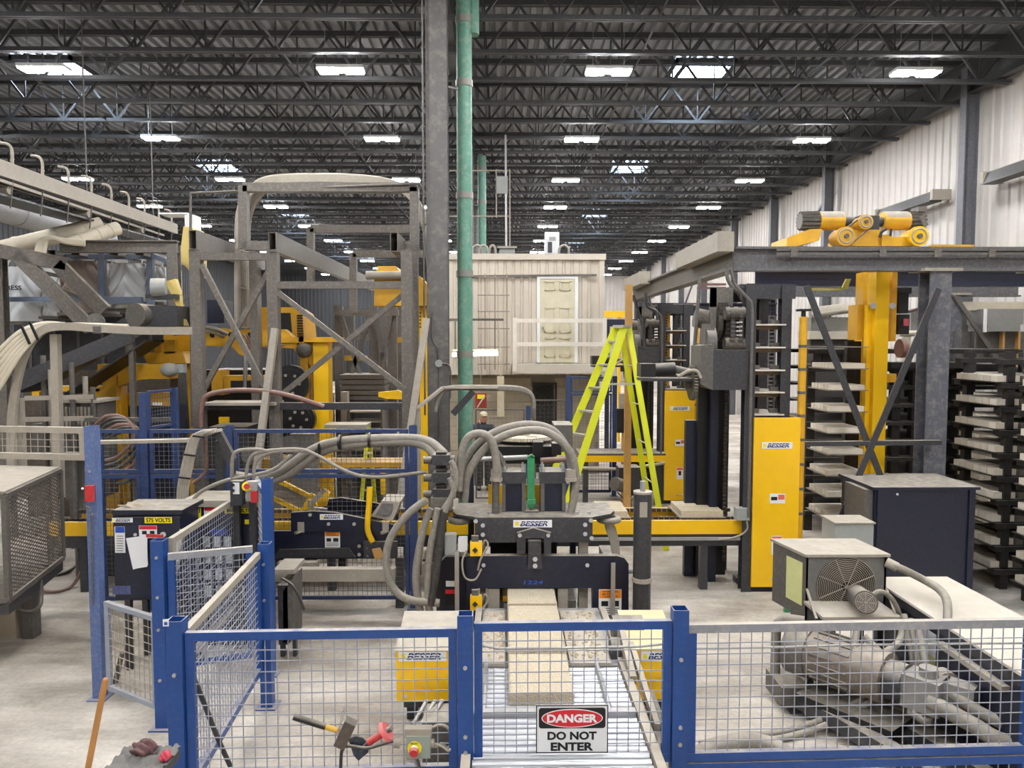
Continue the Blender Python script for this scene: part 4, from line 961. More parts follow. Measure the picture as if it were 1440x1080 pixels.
jb = T('junction_box', 'small grey junction box with cables at the end of the yellow conveyor', 'junction box', W(1049, 725, KY - .12))
M().pb(1040, 1059, 716, 733, KY - .14, .12).out('box', greybox, jb)
M().hose([W(1050, 733, KY - .08), W(1050, 745, KY - .08), W(1035, 755, KY - .08), W(1010, 759, KY - .08)], .014).out('cable', pale, jb)
# pallets and slabs on the conveyor
rbk = mat('pallet_steel', (130, 122, 112), .6, .3, dust=.5)
for i, (x0, x1, lab) in enumerate(((958, 1024, 'at the elevator end of the yellow conveyor'), (842, 888, 'on the yellow conveyor behind the standing cylinder'))):
    X0, X1 = PX(x0, KY + .1), PX(x1, KY + .1)
    t = M().b(X0, X1, KY + .06, KY + .76, kz1 + .016, kz1 + .03).thing('steel_pallet', rbk, 'thin steel pallet ' + lab, 'pallet', 'pallets on the conveyor')
    for q in range(5):
        M().ext([(X0 + .03, KY + .1 + q*.128, kz1 + .031), (X1 - .03, KY + .1 + q*.128, kz1 + .031), (X1 - .03, KY + .1 + q*.128, kz1 + .105), (X0 + .03, KY + .1 + q*.128, kz1 + .105)], (0, .118, 0)).thing('concrete_block', concrete, ORD[q] + ' pale strip from the front, ' + lab, 'block', 'blocks on the conveyor pallet ' + lab)
# height gauge / brush machine with the name plate on the conveyor
gY = 8.95
hm = T('pallet_turner', 'dark lifting machine with name plate and raised yellow arm on the conveyor', 'machine', (PX(470, gY), gY + .3, 0))
M().pext([(384, 747), (556, 746), (556, 785), (384, 787)], gY, .06).out('lower_side_plate', navy, hm)
M().pext([(409, 721), (440, 719), (470, 721), (520, 731), (552, 738), (558, 746), (556, 749), (409, 747)], gY - .03, .06).out('front_cheek', navy, hm)
M().pext([(455, 703), (480, 700), (530, 708), (560, 716), (560, 730), (455, 730)], gY + .75, .05).out('back_cheek', navy, hm)
M().pext([(392, 773), (490, 771), (500, 784), (384, 786)], gY - .03, .03).out('skirt', dark, hm)
logo(hm, W(466, 727, gY - .036), .28, .068); warn(hm, W(467.5, 758, gY - .006), .185, .21)
for a, c in ((436, 724), (462, 737), (498, 737), (505, 768), (517, 769), (505, 780), (518, 780), (524, 763)): M().cyl(W(a, c, gY - .03), W(a, c, gY - .055), .022, 8).out('bolt', pale, hm)
for a in (418, 539): M().pb(a - 4, a + 5, 734, 748, gY - .05, .02).cyl(W(a, 747, gY - .06), W(a + 1, 750, gY - .06), .04, 10).out('latch', pale, hm)
M().pb(508, 556, 761, 785, gY - .06, .04).out('pivot_plate', dark, hm)
M().hose([W(524, 762, gY - .08), W(517, 744, gY - .08), W(519, 710, gY - .08), W(520, 685, gY - .08)], .035, 12).out('lever', yellow, hm)
M().pext([(523, 773), (534, 771), (540, 783), (528, 789)], gY - .12, .04).out('lever_stop', tan, hm)
M().hose([W(539, 695, gY + .6), W(538, 662, gY + .6)], .035, 12).out('lever', yellow, hm)
M().ext([W(521, 726, gY), W(536, 705, gY + .05), W(563, 706, gY + .05), W(552, 733, gY)], (0, .45, .0)).out('hood', pale, hm); M().ext([W(528, 724, gY - .012), W(538, 707, gY + .03), W(553, 708, gY + .03), W(548, 725, gY - .012)], (0, -.01, 0)).out('hood_grille', mid, hm)
am = M().ext([W(378, 690, gY + .3), W(388, 674, gY + .3), W(440, 700, gY + .3), W(424, 720, gY + .3)], (0, .05, 0)).out('lifting_arm', mat('iridescent_plate', (180, 172, 160), .3, .5, dust=.5, var=.4), hm)
M().beam(W(388, 674, gY + .26), W(440, 700, gY + .26), .05, .05).beam(W(380, 698, gY + .26), W(424, 720, gY + .26), .05, .05).out('arm_edge', yellow, am)
M().pext([(422, 718), (436, 694), (442, 696), (446, 716)], gY + .2, .05).pext([(440, 712), (460, 690), (464, 694), (458, 712)], gY + .35, .05).out('gripper', yellow, hm); M().beam(W(438, 708, gY + .15), W(457, 688, gY + .15), .03, .06).out('gripper_pad', pale, hm)
M().cyl(W(436, 703, gY + .15), W(436, 718, gY + .15), .02, 8).cyl(W(442, 714, gY + .1), W(460, 716, gY + .1), .015, 8).out('spring', steel, hm)
for a in (390, 552): M().b(PX(a, gY), PX(a, gY) + .1, gY + .05, gY + .15, 0, PZ(786, gY)).out('leg', dark, hm)
M().pb(380, 552, 800, 817, gY - .4, .12).thing('floor_channel', pale, 'pale steel channel lying under the dark lifting machine', 'channel'); M().pb(384, 440, 790, 799, gY - .2, .1).thing('floor_channel', pale, 'short dusty channel piece on top of the long one', 'channel')
# ================================================================ LEFT BACKGROUND MACHINES
# grey tower frame with rectangular tubes pointing at the camera
TYY = 10.6
tf = T('tower_frame', 'grey steel tower frame with crossed braces and open tube ends', 'frame', (PX(425, TYY), TYY + .5, 0))
for a, c in ((279, 352), (386, 352), (573, 352)):
    M().hollow((PX(a, TYY), TYY, 0), (PX(a, TYY), TYY, PZ(c, TYY)), .15, .15, .008).out('post', frame_m, tf)
for a, y1_ in ((268, 347), (380, 345), (551, 346)):
    c0 = W(a + 3, 340 if a > 300 else 337, TYY - .1); M().hollow(c0, c0 + V((0, 8.0 if a == 380 else 3.0 if a == 268 else .8, 0)), .11, .27, .01).out('rectangular_tube', frame_m, tf)
for p0, p1 in (((282, 361), (384, 361)), ((388, 401), (573, 401)), ((284, 571), (384, 571)), ((388, 571), (573, 571))):
    M().beam(W(*p0, TYY), W(*p1, TYY), .1, .1).out('cross_beam', frame_m if p0[1] < 500 else dark, tf)
for p0, p1 in (((284, 372), (380, 560)), ((380, 378), (288, 545)), ((392, 412), (570, 548)), ((570, 412), (390, 560))):
    M().beam(W(*p0, TYY - (.06 if p0[0] < p1[0] else -.06)), W(*p1, TYY - (.06 if p0[0] < p1[0] else -.06)), .07, .07).out('diagonal_brace', frame_m, tf)
for p0, p1 in (((387, 462), (357, 690)), ((600, 448), (563, 700))): M().beam(W(*p0, TYY - .15), W(*p1, TYY - .5), .09, .09).out('raking_leg', pale, tf)
M().pb(284, 384, 566, 570, TYY - .2, .45).out('ledge', pale, tf)
M().hose([W(282, 600, TYY - .3), (W(283, 575, TYY - .3)), W(292, 556, TYY - .3), W(330, 549, TYY - .3), W(380, 551, TYY - .3), W(420, 560, TYY - .3), W(455, 572, TYY - .2)], .035, 10).out('red_hose', copper, tf)
# portal of square tube with curved cable duct
po = T('cable_portal', 'grey rectangular tube portal with an arched cable duct above the machines', 'frame', (PX(460, 11.2), 11.3, 0))
pY = 11.2
for p0, p1 in (((343, 262), (343, 350)), ((343, 264), (587, 264)), ((583, 264), (583, 350)), ((343, 346), (378, 346)), ((555, 346), (588, 346))):
    M().beam(W(*p0, pY), W(*p1, pY), .13, .13).out('portal_tube', frame_m, po)
for p0, p1 in (((437, 322), (580, 322)), ((437, 322), (437, 400)), ((497, 357), (600, 357)), ((497, 357), (497, 440))): M().beam(W(*p0, pY + 3), W(*p1, pY + 3), .13, .13).out('rear_portal_tube', frame_m, po)
arch = [(334, 460), (334, 330), (338, 292), (352, 266), (375, 252), (420, 248), (500, 249), (555, 258), (582, 278), (596, 310), (605, 380), (606, 430)]
a_ = smooth([W(x, y, pY + .5) for x, y in arch], 5)
for dy in (0, .45): M().tube([q + V((0, dy, 0)) for q in a_], .05, 6).out('duct_side', pale, po)
band_pts = [(339, 300), (350, 270), (375, 255), (420, 251), (500, 252), (555, 261), (583, 282), (597, 315)]
ru = M()
for q in a_[::2]: ru.beam(q, q + V((0, .45, 0)), .04, .02)
ru.each('duct_rung', pale, po)
for i in range(4): M().tube([q + V((0, .08 + .09*i, -.04)) for q in a_], .022, 6).out('duct_cable', hose_m, po)
M().pb(360, 400, 264, 270, pY - .05, .03)
M().tube([W(268, 272, pY), W(330, 269, pY), W(590, 258, pY - .1), W(600, 275, pY - .1)], .02).tube([W(268, 272, pY), W(268, 345, pY), W(270, 600, pY)], .02).out('conduit', mid, po)
M().b(PX(345, pY) - .06, PX(345, pY) + .06, pY + .4, pY + .6, 0, PZ(350, pY)).b(PX(583, pY) - .1, PX(583, pY) + .06, pY - .06, pY + .1, 0, PZ(350, pY)).out('leg', frame_m, po)
# yellow press
yY = 12.0
yp = T('yellow_press', 'large worn yellow block press behind the grey tower frame', 'machine', (PX(370, yY), yY + .8, 0))
for x0, x1, y0_ in ((262, 276, 470), (440, 461, 478), (421, 432, 480)):
    M().b(PX(x0, yY), PX(x1, yY), yY, yY + .3, 0, PZ(y0_, yY)).out('column', yellow if x0 > 430 else yellow_d, yp)
for cx_, s_ in ((262, 1), (432, -1), (440, -1)): M().pext([(cx_, 480), (cx_ - 26*(-s_ if cx_ < 300 else 1)*(1 if cx_ > 300 else -1), 480), (cx_, 520)], yY + .05, .2).out('gusset', yellow_d, yp)
M().pext([(280, 463), (300, 461), (330, 463), (400, 463), (418, 480), (418, 490), (280, 486)], yY - .05, .2).out('head_beam', yellow_d, yp)
for a in (299, 312, 325, 352, 362): M().cyl(W(a, 471, yY - .05), W(a, 471, yY - .06), .045, 14).out('beam_hole', inkk, yp)
M().pb(230, 281, 468, 481, yY + .1, .4).pb(380, 427, 474, 482, yY - .1, .5).pb(420, 475, 474, 481, yY - .1, .5).out('flange', yellow_d, yp)
M().pext([(360, 438), (366, 432), (412, 432), (424, 440), (428, 474), (360, 474)], yY + .2, .8).out('motor_cover', yellow_d, yp)
M().pext([(394, 440), (408, 440), (411, 474), (394, 474)], yY + .18, .03).out('cover_window', black, yp)
for i in range(9): M().pb(418, 426, 443 + i*3.6, 445 + i*3.6, yY + .17, .03).out('vent_slot', inkk, yp)
M().pb(292, 316, 422, 455, yY + .3, .4).out('motor_block', navy, yp)
M().pext([(325, 486), (365, 486), (356, 498), (346, 502), (336, 498)], yY - .08, .1).cyl(W(345, 493, yY - .09), W(345, 493, yY - .12), .04, 12).out('rod_clevis', yellow_d, yp)
M().cyl(W(345, 500, yY - .05), W(345, 545, yY - .05), .035, 12).out('piston_rod', chrome, yp)
M().pext([(315, 528), (374, 528), (374, 550), (315, 550)], yY - .05, .2).out('crosshead', yellow_d, yp); M().pb(323, 366, 535, 545, yY - .07, .03).out('crosshead_slot', black, yp)
M().pb(296, 312, 520, 555, yY, .3).out('mould_guide', yellow_d, yp)
M().b(PX(285, yY + .5), PX(430, yY + .5), yY + .5, yY + 1.5, .1, PZ(520, yY + .5)).out('press_core', black, yp)
for c0, rr_ in (((408, 540), .3), ((420, 590), .26)):
    cc = W(*c0, yY - .25); M().cyl(cc, cc + V((0, .12, 0)), rr_, 28).cyl(cc - V((0, .01, 0)), cc, rr_ * .8, 28).out('belt_wheel', black, yp)
    for i in range(6): M().cyl(cc + V((rr_*.5*math.cos(i), -.01, rr_*.5*math.sin(i))), cc + V((rr_*.5*math.cos(i), -.03, rr_*.5*math.sin(i))), .025, 6).out('wheel_bolt', pale, yp)
for i in range(5): M().hose([W(330 + i*4, 470, yY - .1), W(340 + i*5, 485, yY - .15), W(362 + i*5, 490, yY - .15), W(384 + i*4, 485, yY - .12)], .014).out('hydraulic_line', copper, yp)
M().hose([W(230, 466, yY - .1), W(270, 460, yY - .2), W(300, 462, yY - .2), W(320, 470, yY - .1)], .03).hose([W(245, 470, yY - .1), W(290, 466, yY - .2), W(316, 474, yY - .1)], .025).out('hydraulic_hose', hose_m, yp)
M().ball(W(428, 492, yY), .13, 8).out('pressure_vessel', mid, yp); M().pb(412, 424, 522, 542, yY, .2).out('rod_block', mat('rust_orange', (190, 110, 30), .6, dust=.4), yp)
M().cyl(W(430, 500, yY + .1), W(430, 600, yY + .1), .04, 10).out('guide_rod', dark, yp)
M().pb(355, 402, 645, 700, 11.5, .5).pb(400, 440, 655, 665, 11.5, .4).out('lower_yellow_guard', yellow_d, yp)
for c in (586, 640): M().pb(305, 319 if c < 600 else 340, c, c + 9, yY - .3, .05).out('yellow_tag', yellow, yp)
# yellow portal table
pt = T('yellow_portal', 'worn yellow portal frame left of the press, with arched beam', 'machine', (PX(190, 11.4), 11.6, 0))
M().b(PX(142, 11.4), PX(162, 11.4), 11.4, 11.65, 0, PZ(522, 11.4)).b(PX(163, 11.5), PX(168, 11.5), 11.5, 11.7, 0, PZ(530, 11.5)).out('column', yellow_d, pt)
M().pext([(136, 520), (240, 519), (240, 533), (205, 533), (185, 536), (166, 543), (166, 528), (136, 527)], 11.35, .3).out('arched_beam', yellow_d, pt)
M().pb(136, 232, 512, 520, 11.35, .6).out('top_plate', yellow_d, pt)
M().pext([(200, 496), (256, 494), (262, 511), (206, 511)], 11.6, .4).out('hopper', yellow_d, pt); M().pb(216, 226, 480, 495, 11.7, .1).pb(230, 246, 478, 497, 11.6, .1).out('hopper_post', yellow_d, pt)
M().pb(42, 138, 543, 550, 11.5, .3).pb(42, 52, 548, 562, 11.5, .1).pb(130, 142, 546, 575, 11.5, .2).out('side_arm', yellow_d, pt)
M().ball(W(239, 520, 11.3), .11, 8, (1.3, 1, 1)).pb(247, 257, 512, 524, 11.3, .12).out('motor', greybox, pt)
for i in range(7): M().hose([W(252 + i*1.4, 524, 11.3), W(251 + i*2, 560, 11.25), W(253 + i*2.2, 610, 11.3)], .012).out('hanging_cable', hose_d, pt)
M().b(PX(165, 11.9), PX(250, 11.9), 11.9, 12.5, .1, PZ(556, 11.9)).out('machine_core', dark, pt); M().pb(178, 240, 552, 570, 11.75, .2).out('inner_guard', yellow_d, pt)
M().b(PX(90, 11.7), PX(138, 11.7), 11.7, 12.2, 0, PZ(560, 11.7)).out('grey_guard', mid, pt)
# black belt conveyor with drum and motor
bc_ = T('belt_conveyor', 'inclined black belt conveyor with head drum at left', 'conveyor', W(120, 540, 11))
def slab(m_, p0, p1, wd, th):
    p0 = V(p0); p1 = V(p1); m_.ext([p0, p1, p1 + V((0, wd, 0)), p0 + V((0, wd, 0))], (0, 0, -th)); return m_
slab(M(), W(20, 548, 10.2), W(190, 452, 11.0), .7, .05).out('belt', black, bc_)
M().hose([W(40, 565, 10.2), W(110, 530, 10.5), W(180, 483, 10.9), W(205, 470, 11)], .03)
slab(M(), W(90, 553, 10.4), W(205, 478, 11.0), .6, .03).out('return_belt', black, bc_)
M().beam(W(20, 540, 10.15), W(185, 470, 10.9), .06, .22).out('side_frame', dark, bc_)
M().cyl(W(190, 443, 10.7), W(232, 446, 11.3), .17, 22).out('head_drum', mid, bc_)
M().ext([W(150, 462, 10.8), W(200, 430, 10.8), W(250, 430, 10.8), W(250, 458, 10.8)], (0, .9, 0)).out('drum_housing', dark, bc_)
M().cyl(W(213, 404, 10.9), W(234, 404, 10.95), .13, 18).out('motor', greybox, bc_); M().pb(206, 250, 414, 420, 10.9, .4).out('motor_shelf', dark, bc_)
M().pext([(232, 396), (246, 392), (252, 410), (255, 440), (262, 458), (256, 458), (246, 425)], 11.0, .1).out('drive_guard', mat('pale_yellow', (216, 190, 110), .6, dust=.5), bc_)
M().cyl(W(134, 450, 10.7), W(138, 452, 11.4), .1, 16).out('tail_drum', mid, bc_)
for a, c in ((63, 540), (180, 475)): M().b(PX(a, 10.9), PX(a, 10.9) + .07, 10.9, 10.97, 0, PZ(c, 10.9)).out('leg', mid, bc_)
# cream cable duct arch with hoses, at left
ca = T('hose_duct', 'pale curved steel duct carrying cream hoses at the left edge', 'duct', W(20, 640, 8.8))
dY = 8.9
def band(m_, pts, wpx, Y, d):
    pts = [V((a, b_, 0)) for a, b_ in pts]; pts = smooth(pts, 5); L_ = []; R_ = []
    for i, q in enumerate(pts):
        t_ = (pts[min(i+1, len(pts)-1)] - pts[max(i-1, 0)]).normalized(); nn = V((-t_.y, t_.x, 0)) * wpx / 2
        L_.append(W(q.x + nn.x, q.y + nn.y, Y)); R_.append(W(q.x - nn.x, q.y - nn.y, Y))
    for i in range(len(pts) - 1): m_.ext([L_[i], L_[i+1], R_[i+1], R_[i]], (0, d, 0))
    return m_
band(M(), [(16, 690), (14, 620), (18, 560), (32, 500), (55, 467), (85, 459), (140, 462), (200, 465), (268, 465)], 11, dY, .05).out('duct_web', pale, ca)
for x0, y1_ in ((78, 470), (26, 560)): M().beam(W(x0, y1_, dY + .15), W(x0 + 6, 700, dY + .15), .09, .09).out('support_post', pale, ca)
for i in range(6):
    M().hose([W(-30, 520 + i*13, dY - .2), W(2, 490 + i*10, dY - .15), W(30, 466 + i*6, dY - .1), W(62, 455 + i*2, dY + .1), W(100, 457, dY + .12 + i*.03), W(180, 459, dY + .1 + i*.04)], .03, 8).out('hose', cream, ca)
for a, c in ((34, 462), (46, 457)): M().beam(W(a - 4, c - 4, dY - .16), W(a + 8, c + 22, dY - .16), .015, .03).out('strap', black, ca)
M().pb(131, 142, 459, 469, dY - .01, .01).out('splice_plate', mid, ca)
# steel mezzanine with diagonal channels and bulk bags
mz_ = T('bag_mezzanine', 'grey steel frame with diagonal channels holding bulk bags', 'frame', (PX(120, 12.6), 12.9, 0))
mY = 12.4
M().ibeam(W(84, 347, mY), W(250, 347, mY), .15, .2, .02).out('top_beam', frame_m, mz_)
for a, y0_ in ((248, 345), (4, 350)): M().ibeam((PX(a, mY), mY, 0), (PX(a, mY), mY, PZ(y0_, mY)), .16, .16, .02, (0, 1, 0)).out('post', frame_m, mz_)
for p0, p1 in (((-5, 352), (95, 372)), ((24, 358), (128, 462)), ((82, 372), (148, 438))): M().channel(W(*p0, mY - .3), W(*p1, mY - .3), .1, .22, .015).out('diagonal_channel', frame_m, mz_)
for p0, p1 in (((45, 380), (92, 390)), ((60, 396), (134, 428))): M().beam(W(*p0, mY - .2), W(*p1, mY - .2), .06, .06).out('stair_rung', mid, mz_)
gsb = mat('blue_grey_frame', (96, 108, 128), .55, dust=.5)
for a in (144, 212, 240): M().beam(W(a, 355, mY + .4), W(a, 432, mY + .4), .1, .1).out('bag_frame_post', gsb, mz_)
for p0, p1 in (((142, 361), (214, 361)), ((212, 358), (245, 372)), ((12, 421), (200, 421)), ((70, 361), (142, 361)), ((146, 424), (200, 424))): M().beam(W(*p0, mY + .4), W(*p1, mY + .4), .08, .08).out('bag_frame_rail', gsb, mz_)
for a in (72, 106, 160, 196): M().hollow(W(a, 355, mY + .1), W(a, 355, mY + .1) + V((0, 1.6, 0)), .14, .09, .008).out('fork_tube', frame_m, mz_)
for i, (x0, x1, y0_, y1_, m_, lab) in enumerate(((156, 206, 371, 434, bag, 'wrinkled white bulk bag hanging in the blue grey frame'), (208, 234, 376, 425, bag, 'narrow white bulk bag right of the wrinkled one'),
        (10, 60, 376, 452, bag, 'white bulk bag with printed letters at the left edge'), (88, 141, 368, 440, bag_d, 'brown dusty plastic wrapped bag beside the diagonal channels'), (62, 86, 400, 445, bag, 'small white bag between the diagonal channels'))):
    yy = mY + .7; X0, X1, Z1, Z0 = PX(x0, yy), PX(x1, yy), PZ(y0_, yy), PZ(y1_, yy)
    t = T('bulk_bag', lab, 'bag', ((X0 + X1) / 2, yy, Z0), 'bulk bags on the mezzanine')
    fo = random.Random(i).uniform(0, 6)
    g = M().grid((X0, yy, Z0), (X1 - X0, 0, 0), (0, 0, Z1 - Z0), 24, 24, lambda a, b: V((0, -.12*math.sin(math.pi*a)*(1 - .4*b) - .03*math.sin(9*abs(a - .5)*(1 + b*2) + 14*b + fo), 0)))
    g.b(X0, X1, yy + .02, yy + .7, Z0, Z1); g.out('sack', m_, t)
    for xx in (X0 + .05, X1 - .05): M().hose([(xx, yy, Z1 - .02), (xx + .03, yy, Z1 + .08), (xx + .06, yy + .05, Z1 + .16)], .015).out('lifting_loop', m_, t)
    if i == 2: text(t, 'RESS', (X0 + .25, yy - .145, (Z0 + Z1) / 2 + .1), .26, .08, inkk, name='print')
    M().b(X0 - .02, X1 + .02, yy - .1, yy + .75, Z0 - .05, Z0 - .002).out('support_pan', frame_m, t)
# overhead belt conveyor at upper left
oc2 = T('overhead_conveyor', 'pale overhead belt conveyor sloping down from the upper left', 'conveyor', W(110, 285, 13))
q0, q1 = W(-40, 222, 9.6), W(248, 322, 17.5)
M().beam(q0, q1, .06, .22).out('side_channel', pale, oc2); M().beam(q0 + V((-.75, 0, .08)), q1 + V((-.75, 0, .08)), .06, .16).out('far_channel', mid, oc2)
M().ext([q0 + V((-.72, 0, .06)), q0 + V((-.05, 0, -.02)), q1 + V((-.05, 0, -.02)), q1 + V((-.72, 0, .06))], (0, 0, .03)).out('belt', black, oc2)
M().ext([q0 + V((-.72, 0, -.3)), q0 + V((-.05, 0, -.35)), q1 + V((-.05, 0, -.35)), q1 + V((-.72, 0, -.3))], (0, 0, .03)).out('return_belt', black, oc2)
M().beam(W(-40, 240, 9.6), W(230, 331, 17.0), .04, .04).out('lower_rod', pale, oc2)
for i in range(9):
    f_ = .12 + i * .105; q = q0.lerp(q1, f_)
    M().hose([q + V((0, 0, .1)), q + V((0, 0, .3)), q + V((-.05, 0, .38)), q + V((-.16, 0, .4))], .022, 8, 4).out('guard_hook', pale, oc2)
    M().beam(q + V((0, 0, -.1)), q + V((-.05, 0, -.5)), .015, .015).out('hanger_rod', mid, oc2)
    if i % 3 == 0: M().cyl(q + V((-.05, 0, -.25)), q + V((-.6, 0, -.25)), .06, 12).out('return_roller', pale, oc2)
for f_ in (.5, .92): q = q0.lerp(q1, f_); M().beam(q + V((-.3, 0, .1)), V((q.x - .3, q.y, 9.45)), .018, .018).out('roof_hanger', mid, oc2)
for i, (p0, p1, r, m_, lab) in enumerate(((W(-40, 280, 15), W(150, 337, 21), .3, mat('grey_duct', (104, 104, 106), .5, dust=.4, side=.2), 'big grey round duct running back at the far left'),
        (W(-20, 356, 12.2), W(142, 316, 13.4), .14, cream, 'long cream dust pipe rising to the right at left'), (W(95, 345, 12.6), W(165, 321, 13.4), .12, cream, 'short cream dust pipe below the long one'))):
    t = T('dust_pipe', lab, 'pipe', (p0 + p1) / 2, 'ducts at upper left')
    M().cyl(p0, p1, r, 20).out('pipe', m_, t)
    for f_ in (.25, .6, .85):
        q = p0.lerp(p1, f_); dd = (p1 - p0).normalized(); M().cyl(q - dd*.03, q + dd*.03, r * 1.06, 20).out('band', m_, t)
t = T('cream_hose_bundle', 'bunch of pale looped hoses on the mezzanine beam', 'hose', W(85, 345, 12.2))
for i in range(4): M().hose([W(52 + i*3, 356, 12.1), W(56 + i*3, 340, 12.1), W(68 + i*2, 335, 12.1), W(95, 338 + i, 12.2), W(120, 341 + i, 12.3)], .04).out('hose', cream, t)
t = T('hopper_plate', 'pale yellow slanted hopper plate behind the tower frame', 'hopper', W(262, 370, 13))
M().pext([(258, 318), (270, 320), (276, 330), (274, 388), (252, 366)], 13, .5).out('plate', mat('pale_yellow', (216, 190, 110), .6), t); M().pb(228, 268, 300, 302, 13.2, .4).pb(264, 277, 303, 322, 13.1, .3).out('white_cover', white, t)
# yellow box and tall yellow column left of the building column
yb = T('yellow_mast', 'yellow mast with boxed yellow hood left of the building column', 'mast', (PX(595, 12.6), 12.8, 0))
M().pext([(531, 374), (556, 374), (562, 382), (590, 388), (603, 402), (603, 430), (526, 430), (526, 395)], 12.3, .6).out('hood', yellow_d, yb)
M().cyl(W(515, 387, 12.2), W(568, 387, 12.2), .07, 14).out('roller', pale, yb); M().b(PX(587, 12.6), PX(606, 12.6), 12.6, 12.85, 0, PZ(432, 12.6)).out('column', yellow, yb)
M().b(PX(580, 12.7), PX(586, 12.7), 12.7, 12.8, 0, PZ(455, 12.7)).out('side_column', yellow_d, yb)
for c in range(5): 
    for a in (591, 602): M().cyl(W(a, 440 + c*5, 12.6), W(a, 440 + c*5, 12.59), .015, 6).out('bolt_hole', inkk, yb)
M().pext([(532, 552), (560, 549), (574, 557), (574, 562), (545, 561), (532, 558)], 12.2, .15).out('side_arm', yellow, yb)
# dark lattice stands and pallet stack beyond
lt = T('lattice_stand', 'dark braced steel stand beyond the tower frame', 'frame', (PX(520, 14.5), 14.8, 0))
for a in (476, 525, 552): 
    for yy in (14.5, 15.6): M().b(PX(a, 14.5) - .08, PX(a, 14.5) + .08, yy, yy + .16, 0, PZ(430, 14.5)).out('post', mid, lt)
for p0, p1 in (((478, 440), (520, 570)), ((522, 440), (480, 570)), ((527, 440), (550, 560)), ((550, 440), (527, 560))): M().beam(W(*p0, 14.45), W(*p1, 14.45), .08, .08).out('brace', mid, lt)
M().pb(470, 560, 436, 444, 14.4, .15).pb(475, 590, 470, 479, 15.7, .1).each('rail', frame_m, lt); M().pb(545, 592, 474, 482, 14.9, .1).pb(474, 515, 500, 507, 14.9, .1).each('yellow_rail', yellow_d, lt)
for i in range(5): M().pb(476, 540, 527 + i*7.4, 533 + i*7.4, 13.8, .9).thing('steel_plate', mid, '%s grey steel plate from the top of the stack on the dark stand' % ORD[i], 'plate', 'stacked plates beyond the fence')
M().b(PX(476, 13.8), PX(540, 13.8), 13.8, 14.35, 0, PZ(564, 13.8)).thing('plate_bench', dark, 'dark bench under the stacked steel plates', 'bench')
rk = T('far_shelving', 'grey wire shelving beyond the far fence', 'shelf', (PX(510, 13), 13.2, 0))
for c in (578, 592, 606, 630): M().pb(488, 536, c, c + 2, 13, .5).out('shelf', pale, rk)
for a in (488, 534): M().b(PX(a, 13), PX(a, 13) + .03, 13, 13.5, 0, PZ(574, 13)).out('upright', mid, rk)
for i, (x0, x1, y0_) in enumerate(((458, 466, 553), (478, 487, 551))): M().b(PX(x0, 13.3), PX(x1, 13.3), 13.3, 13.5, 0, PZ(y0_, 13.3)).thing('slotted_post', pale, ['left slotted pale post in front of the plate stack', 'right slotted pale post in front of the plate stack'][i], 'post')
t = T('yellow_ladder', 'distant pale yellow stepladder behind the long far mesh panel', 'ladder', (PX(513, 12), 12, 0))
for a, c in ((518, 504), (518, 526)): M().beam(W(a, 596, 11.8), V((PX(c, 12), 11.7 if c < a else 12.2, 0)), .06, .03).out('rail', ladder_m, t)
for i in range(5): z_ = .3 + i*.3; M().b(PX(505 + i*2.5, 12), PX(519, 12) + .06, 11.75, 11.82, z_, z_ + .025).out('step', alu, t)
M().pb(454, 514, 597, 602, 11.2, .4).thing('dusty_plank', pale, 'dusty plank lying on the far fence equipment', 'plank')
M().pb(444, 572, 650, 657, 11.4, .5).thing('low_conveyor', yellow_d, 'low yellow conveyor seen through the long far mesh panel', 'conveyor')

# clutter behind the far fence at left
t = T('hose_coil', 'tangle of dusty brown hoses hanging behind the far mesh', 'hose', W(180, 620, 9.5))
for i in range(6): M().hose([W(132 + i*4, 600 + i*3, 9.5), W(150 + i*6, 585 + i*4, 9.45), W(175 + i*6, 588 + i*5, 9.5), W(190 + i*3, 612 + i*8, 9.45), W(168 + i*3, 640 + i*7, 9.5), W(140 + i*5, 650 + i*6, 9.5)], .022).out('hose', copper if i % 3 == 0 else hose_d, t)
M().beam(W(120, 590, 9.55), W(240, 590, 9.55), .05, .05).b(PX(125, 9.6), PX(129, 9.6), 9.55, 9.6, 0, PZ(590, 9.6)).out('hanger_rail', mid, t)
for i, (a, c, lab) in enumerate(((238, 665, 'left white bucket behind the far mesh panel'), (256, 668, 'right white bucket behind the far mesh panel'), (176, 690, 'white bucket on the floor behind the 575 volt cabinet'))):
    q = V((PX(a, 10.6), 10.45, .0)); h_ = .36
    t = T('bucket', lab, 'bucket', q, 'white buckets'); M().cyl(q, q + V((0, 0, h_)), .13, 16, .15).out('pail', white, t); M().tube([q + V((.15*math.cos(k*math.pi/10), .15*math.sin(k*math.pi/10), h_)) for k in range(20)], .008, 5, True).out('rim', white, t)
t = T('grey_mesh_box', 'grey louvred guard box behind the left gate post', 'guard', (PX(108, 10.4), 10.6, 0))
M().pb(84, 134, 566, 700, 10.4, .5).out('body', mid, t)
for i in range(8): M().pb(88 + i*5.4, 91 + i*5.4, 572, 610, 10.37, .03).out('louvre', pale, t)
M().pb(82, 136, 562, 566, 10.35, .6).out('lid', pale, t)
t = T('machine_base', 'brown dusty machine base with drums behind the far mesh fence', 'machine', (PX(470, 10.9), 11, 0))
M().b(PX(290, 11.0), PX(345, 11.0), 11.0, 11.6, 0, PZ(600, 11)).out('dark_base', dark, t); M().b(PX(405, 11.0), PX(440, 11.0), 11.0, 11.3, 0, PZ(610, 11)).out('dusty_post', frame_m, t)
for a, c in ((405, 625), (425, 640), (352, 640)): M().cyl(W(a, c, 10.95), W(a, c, 11.1), .13, 18).out('drum', mid, t)

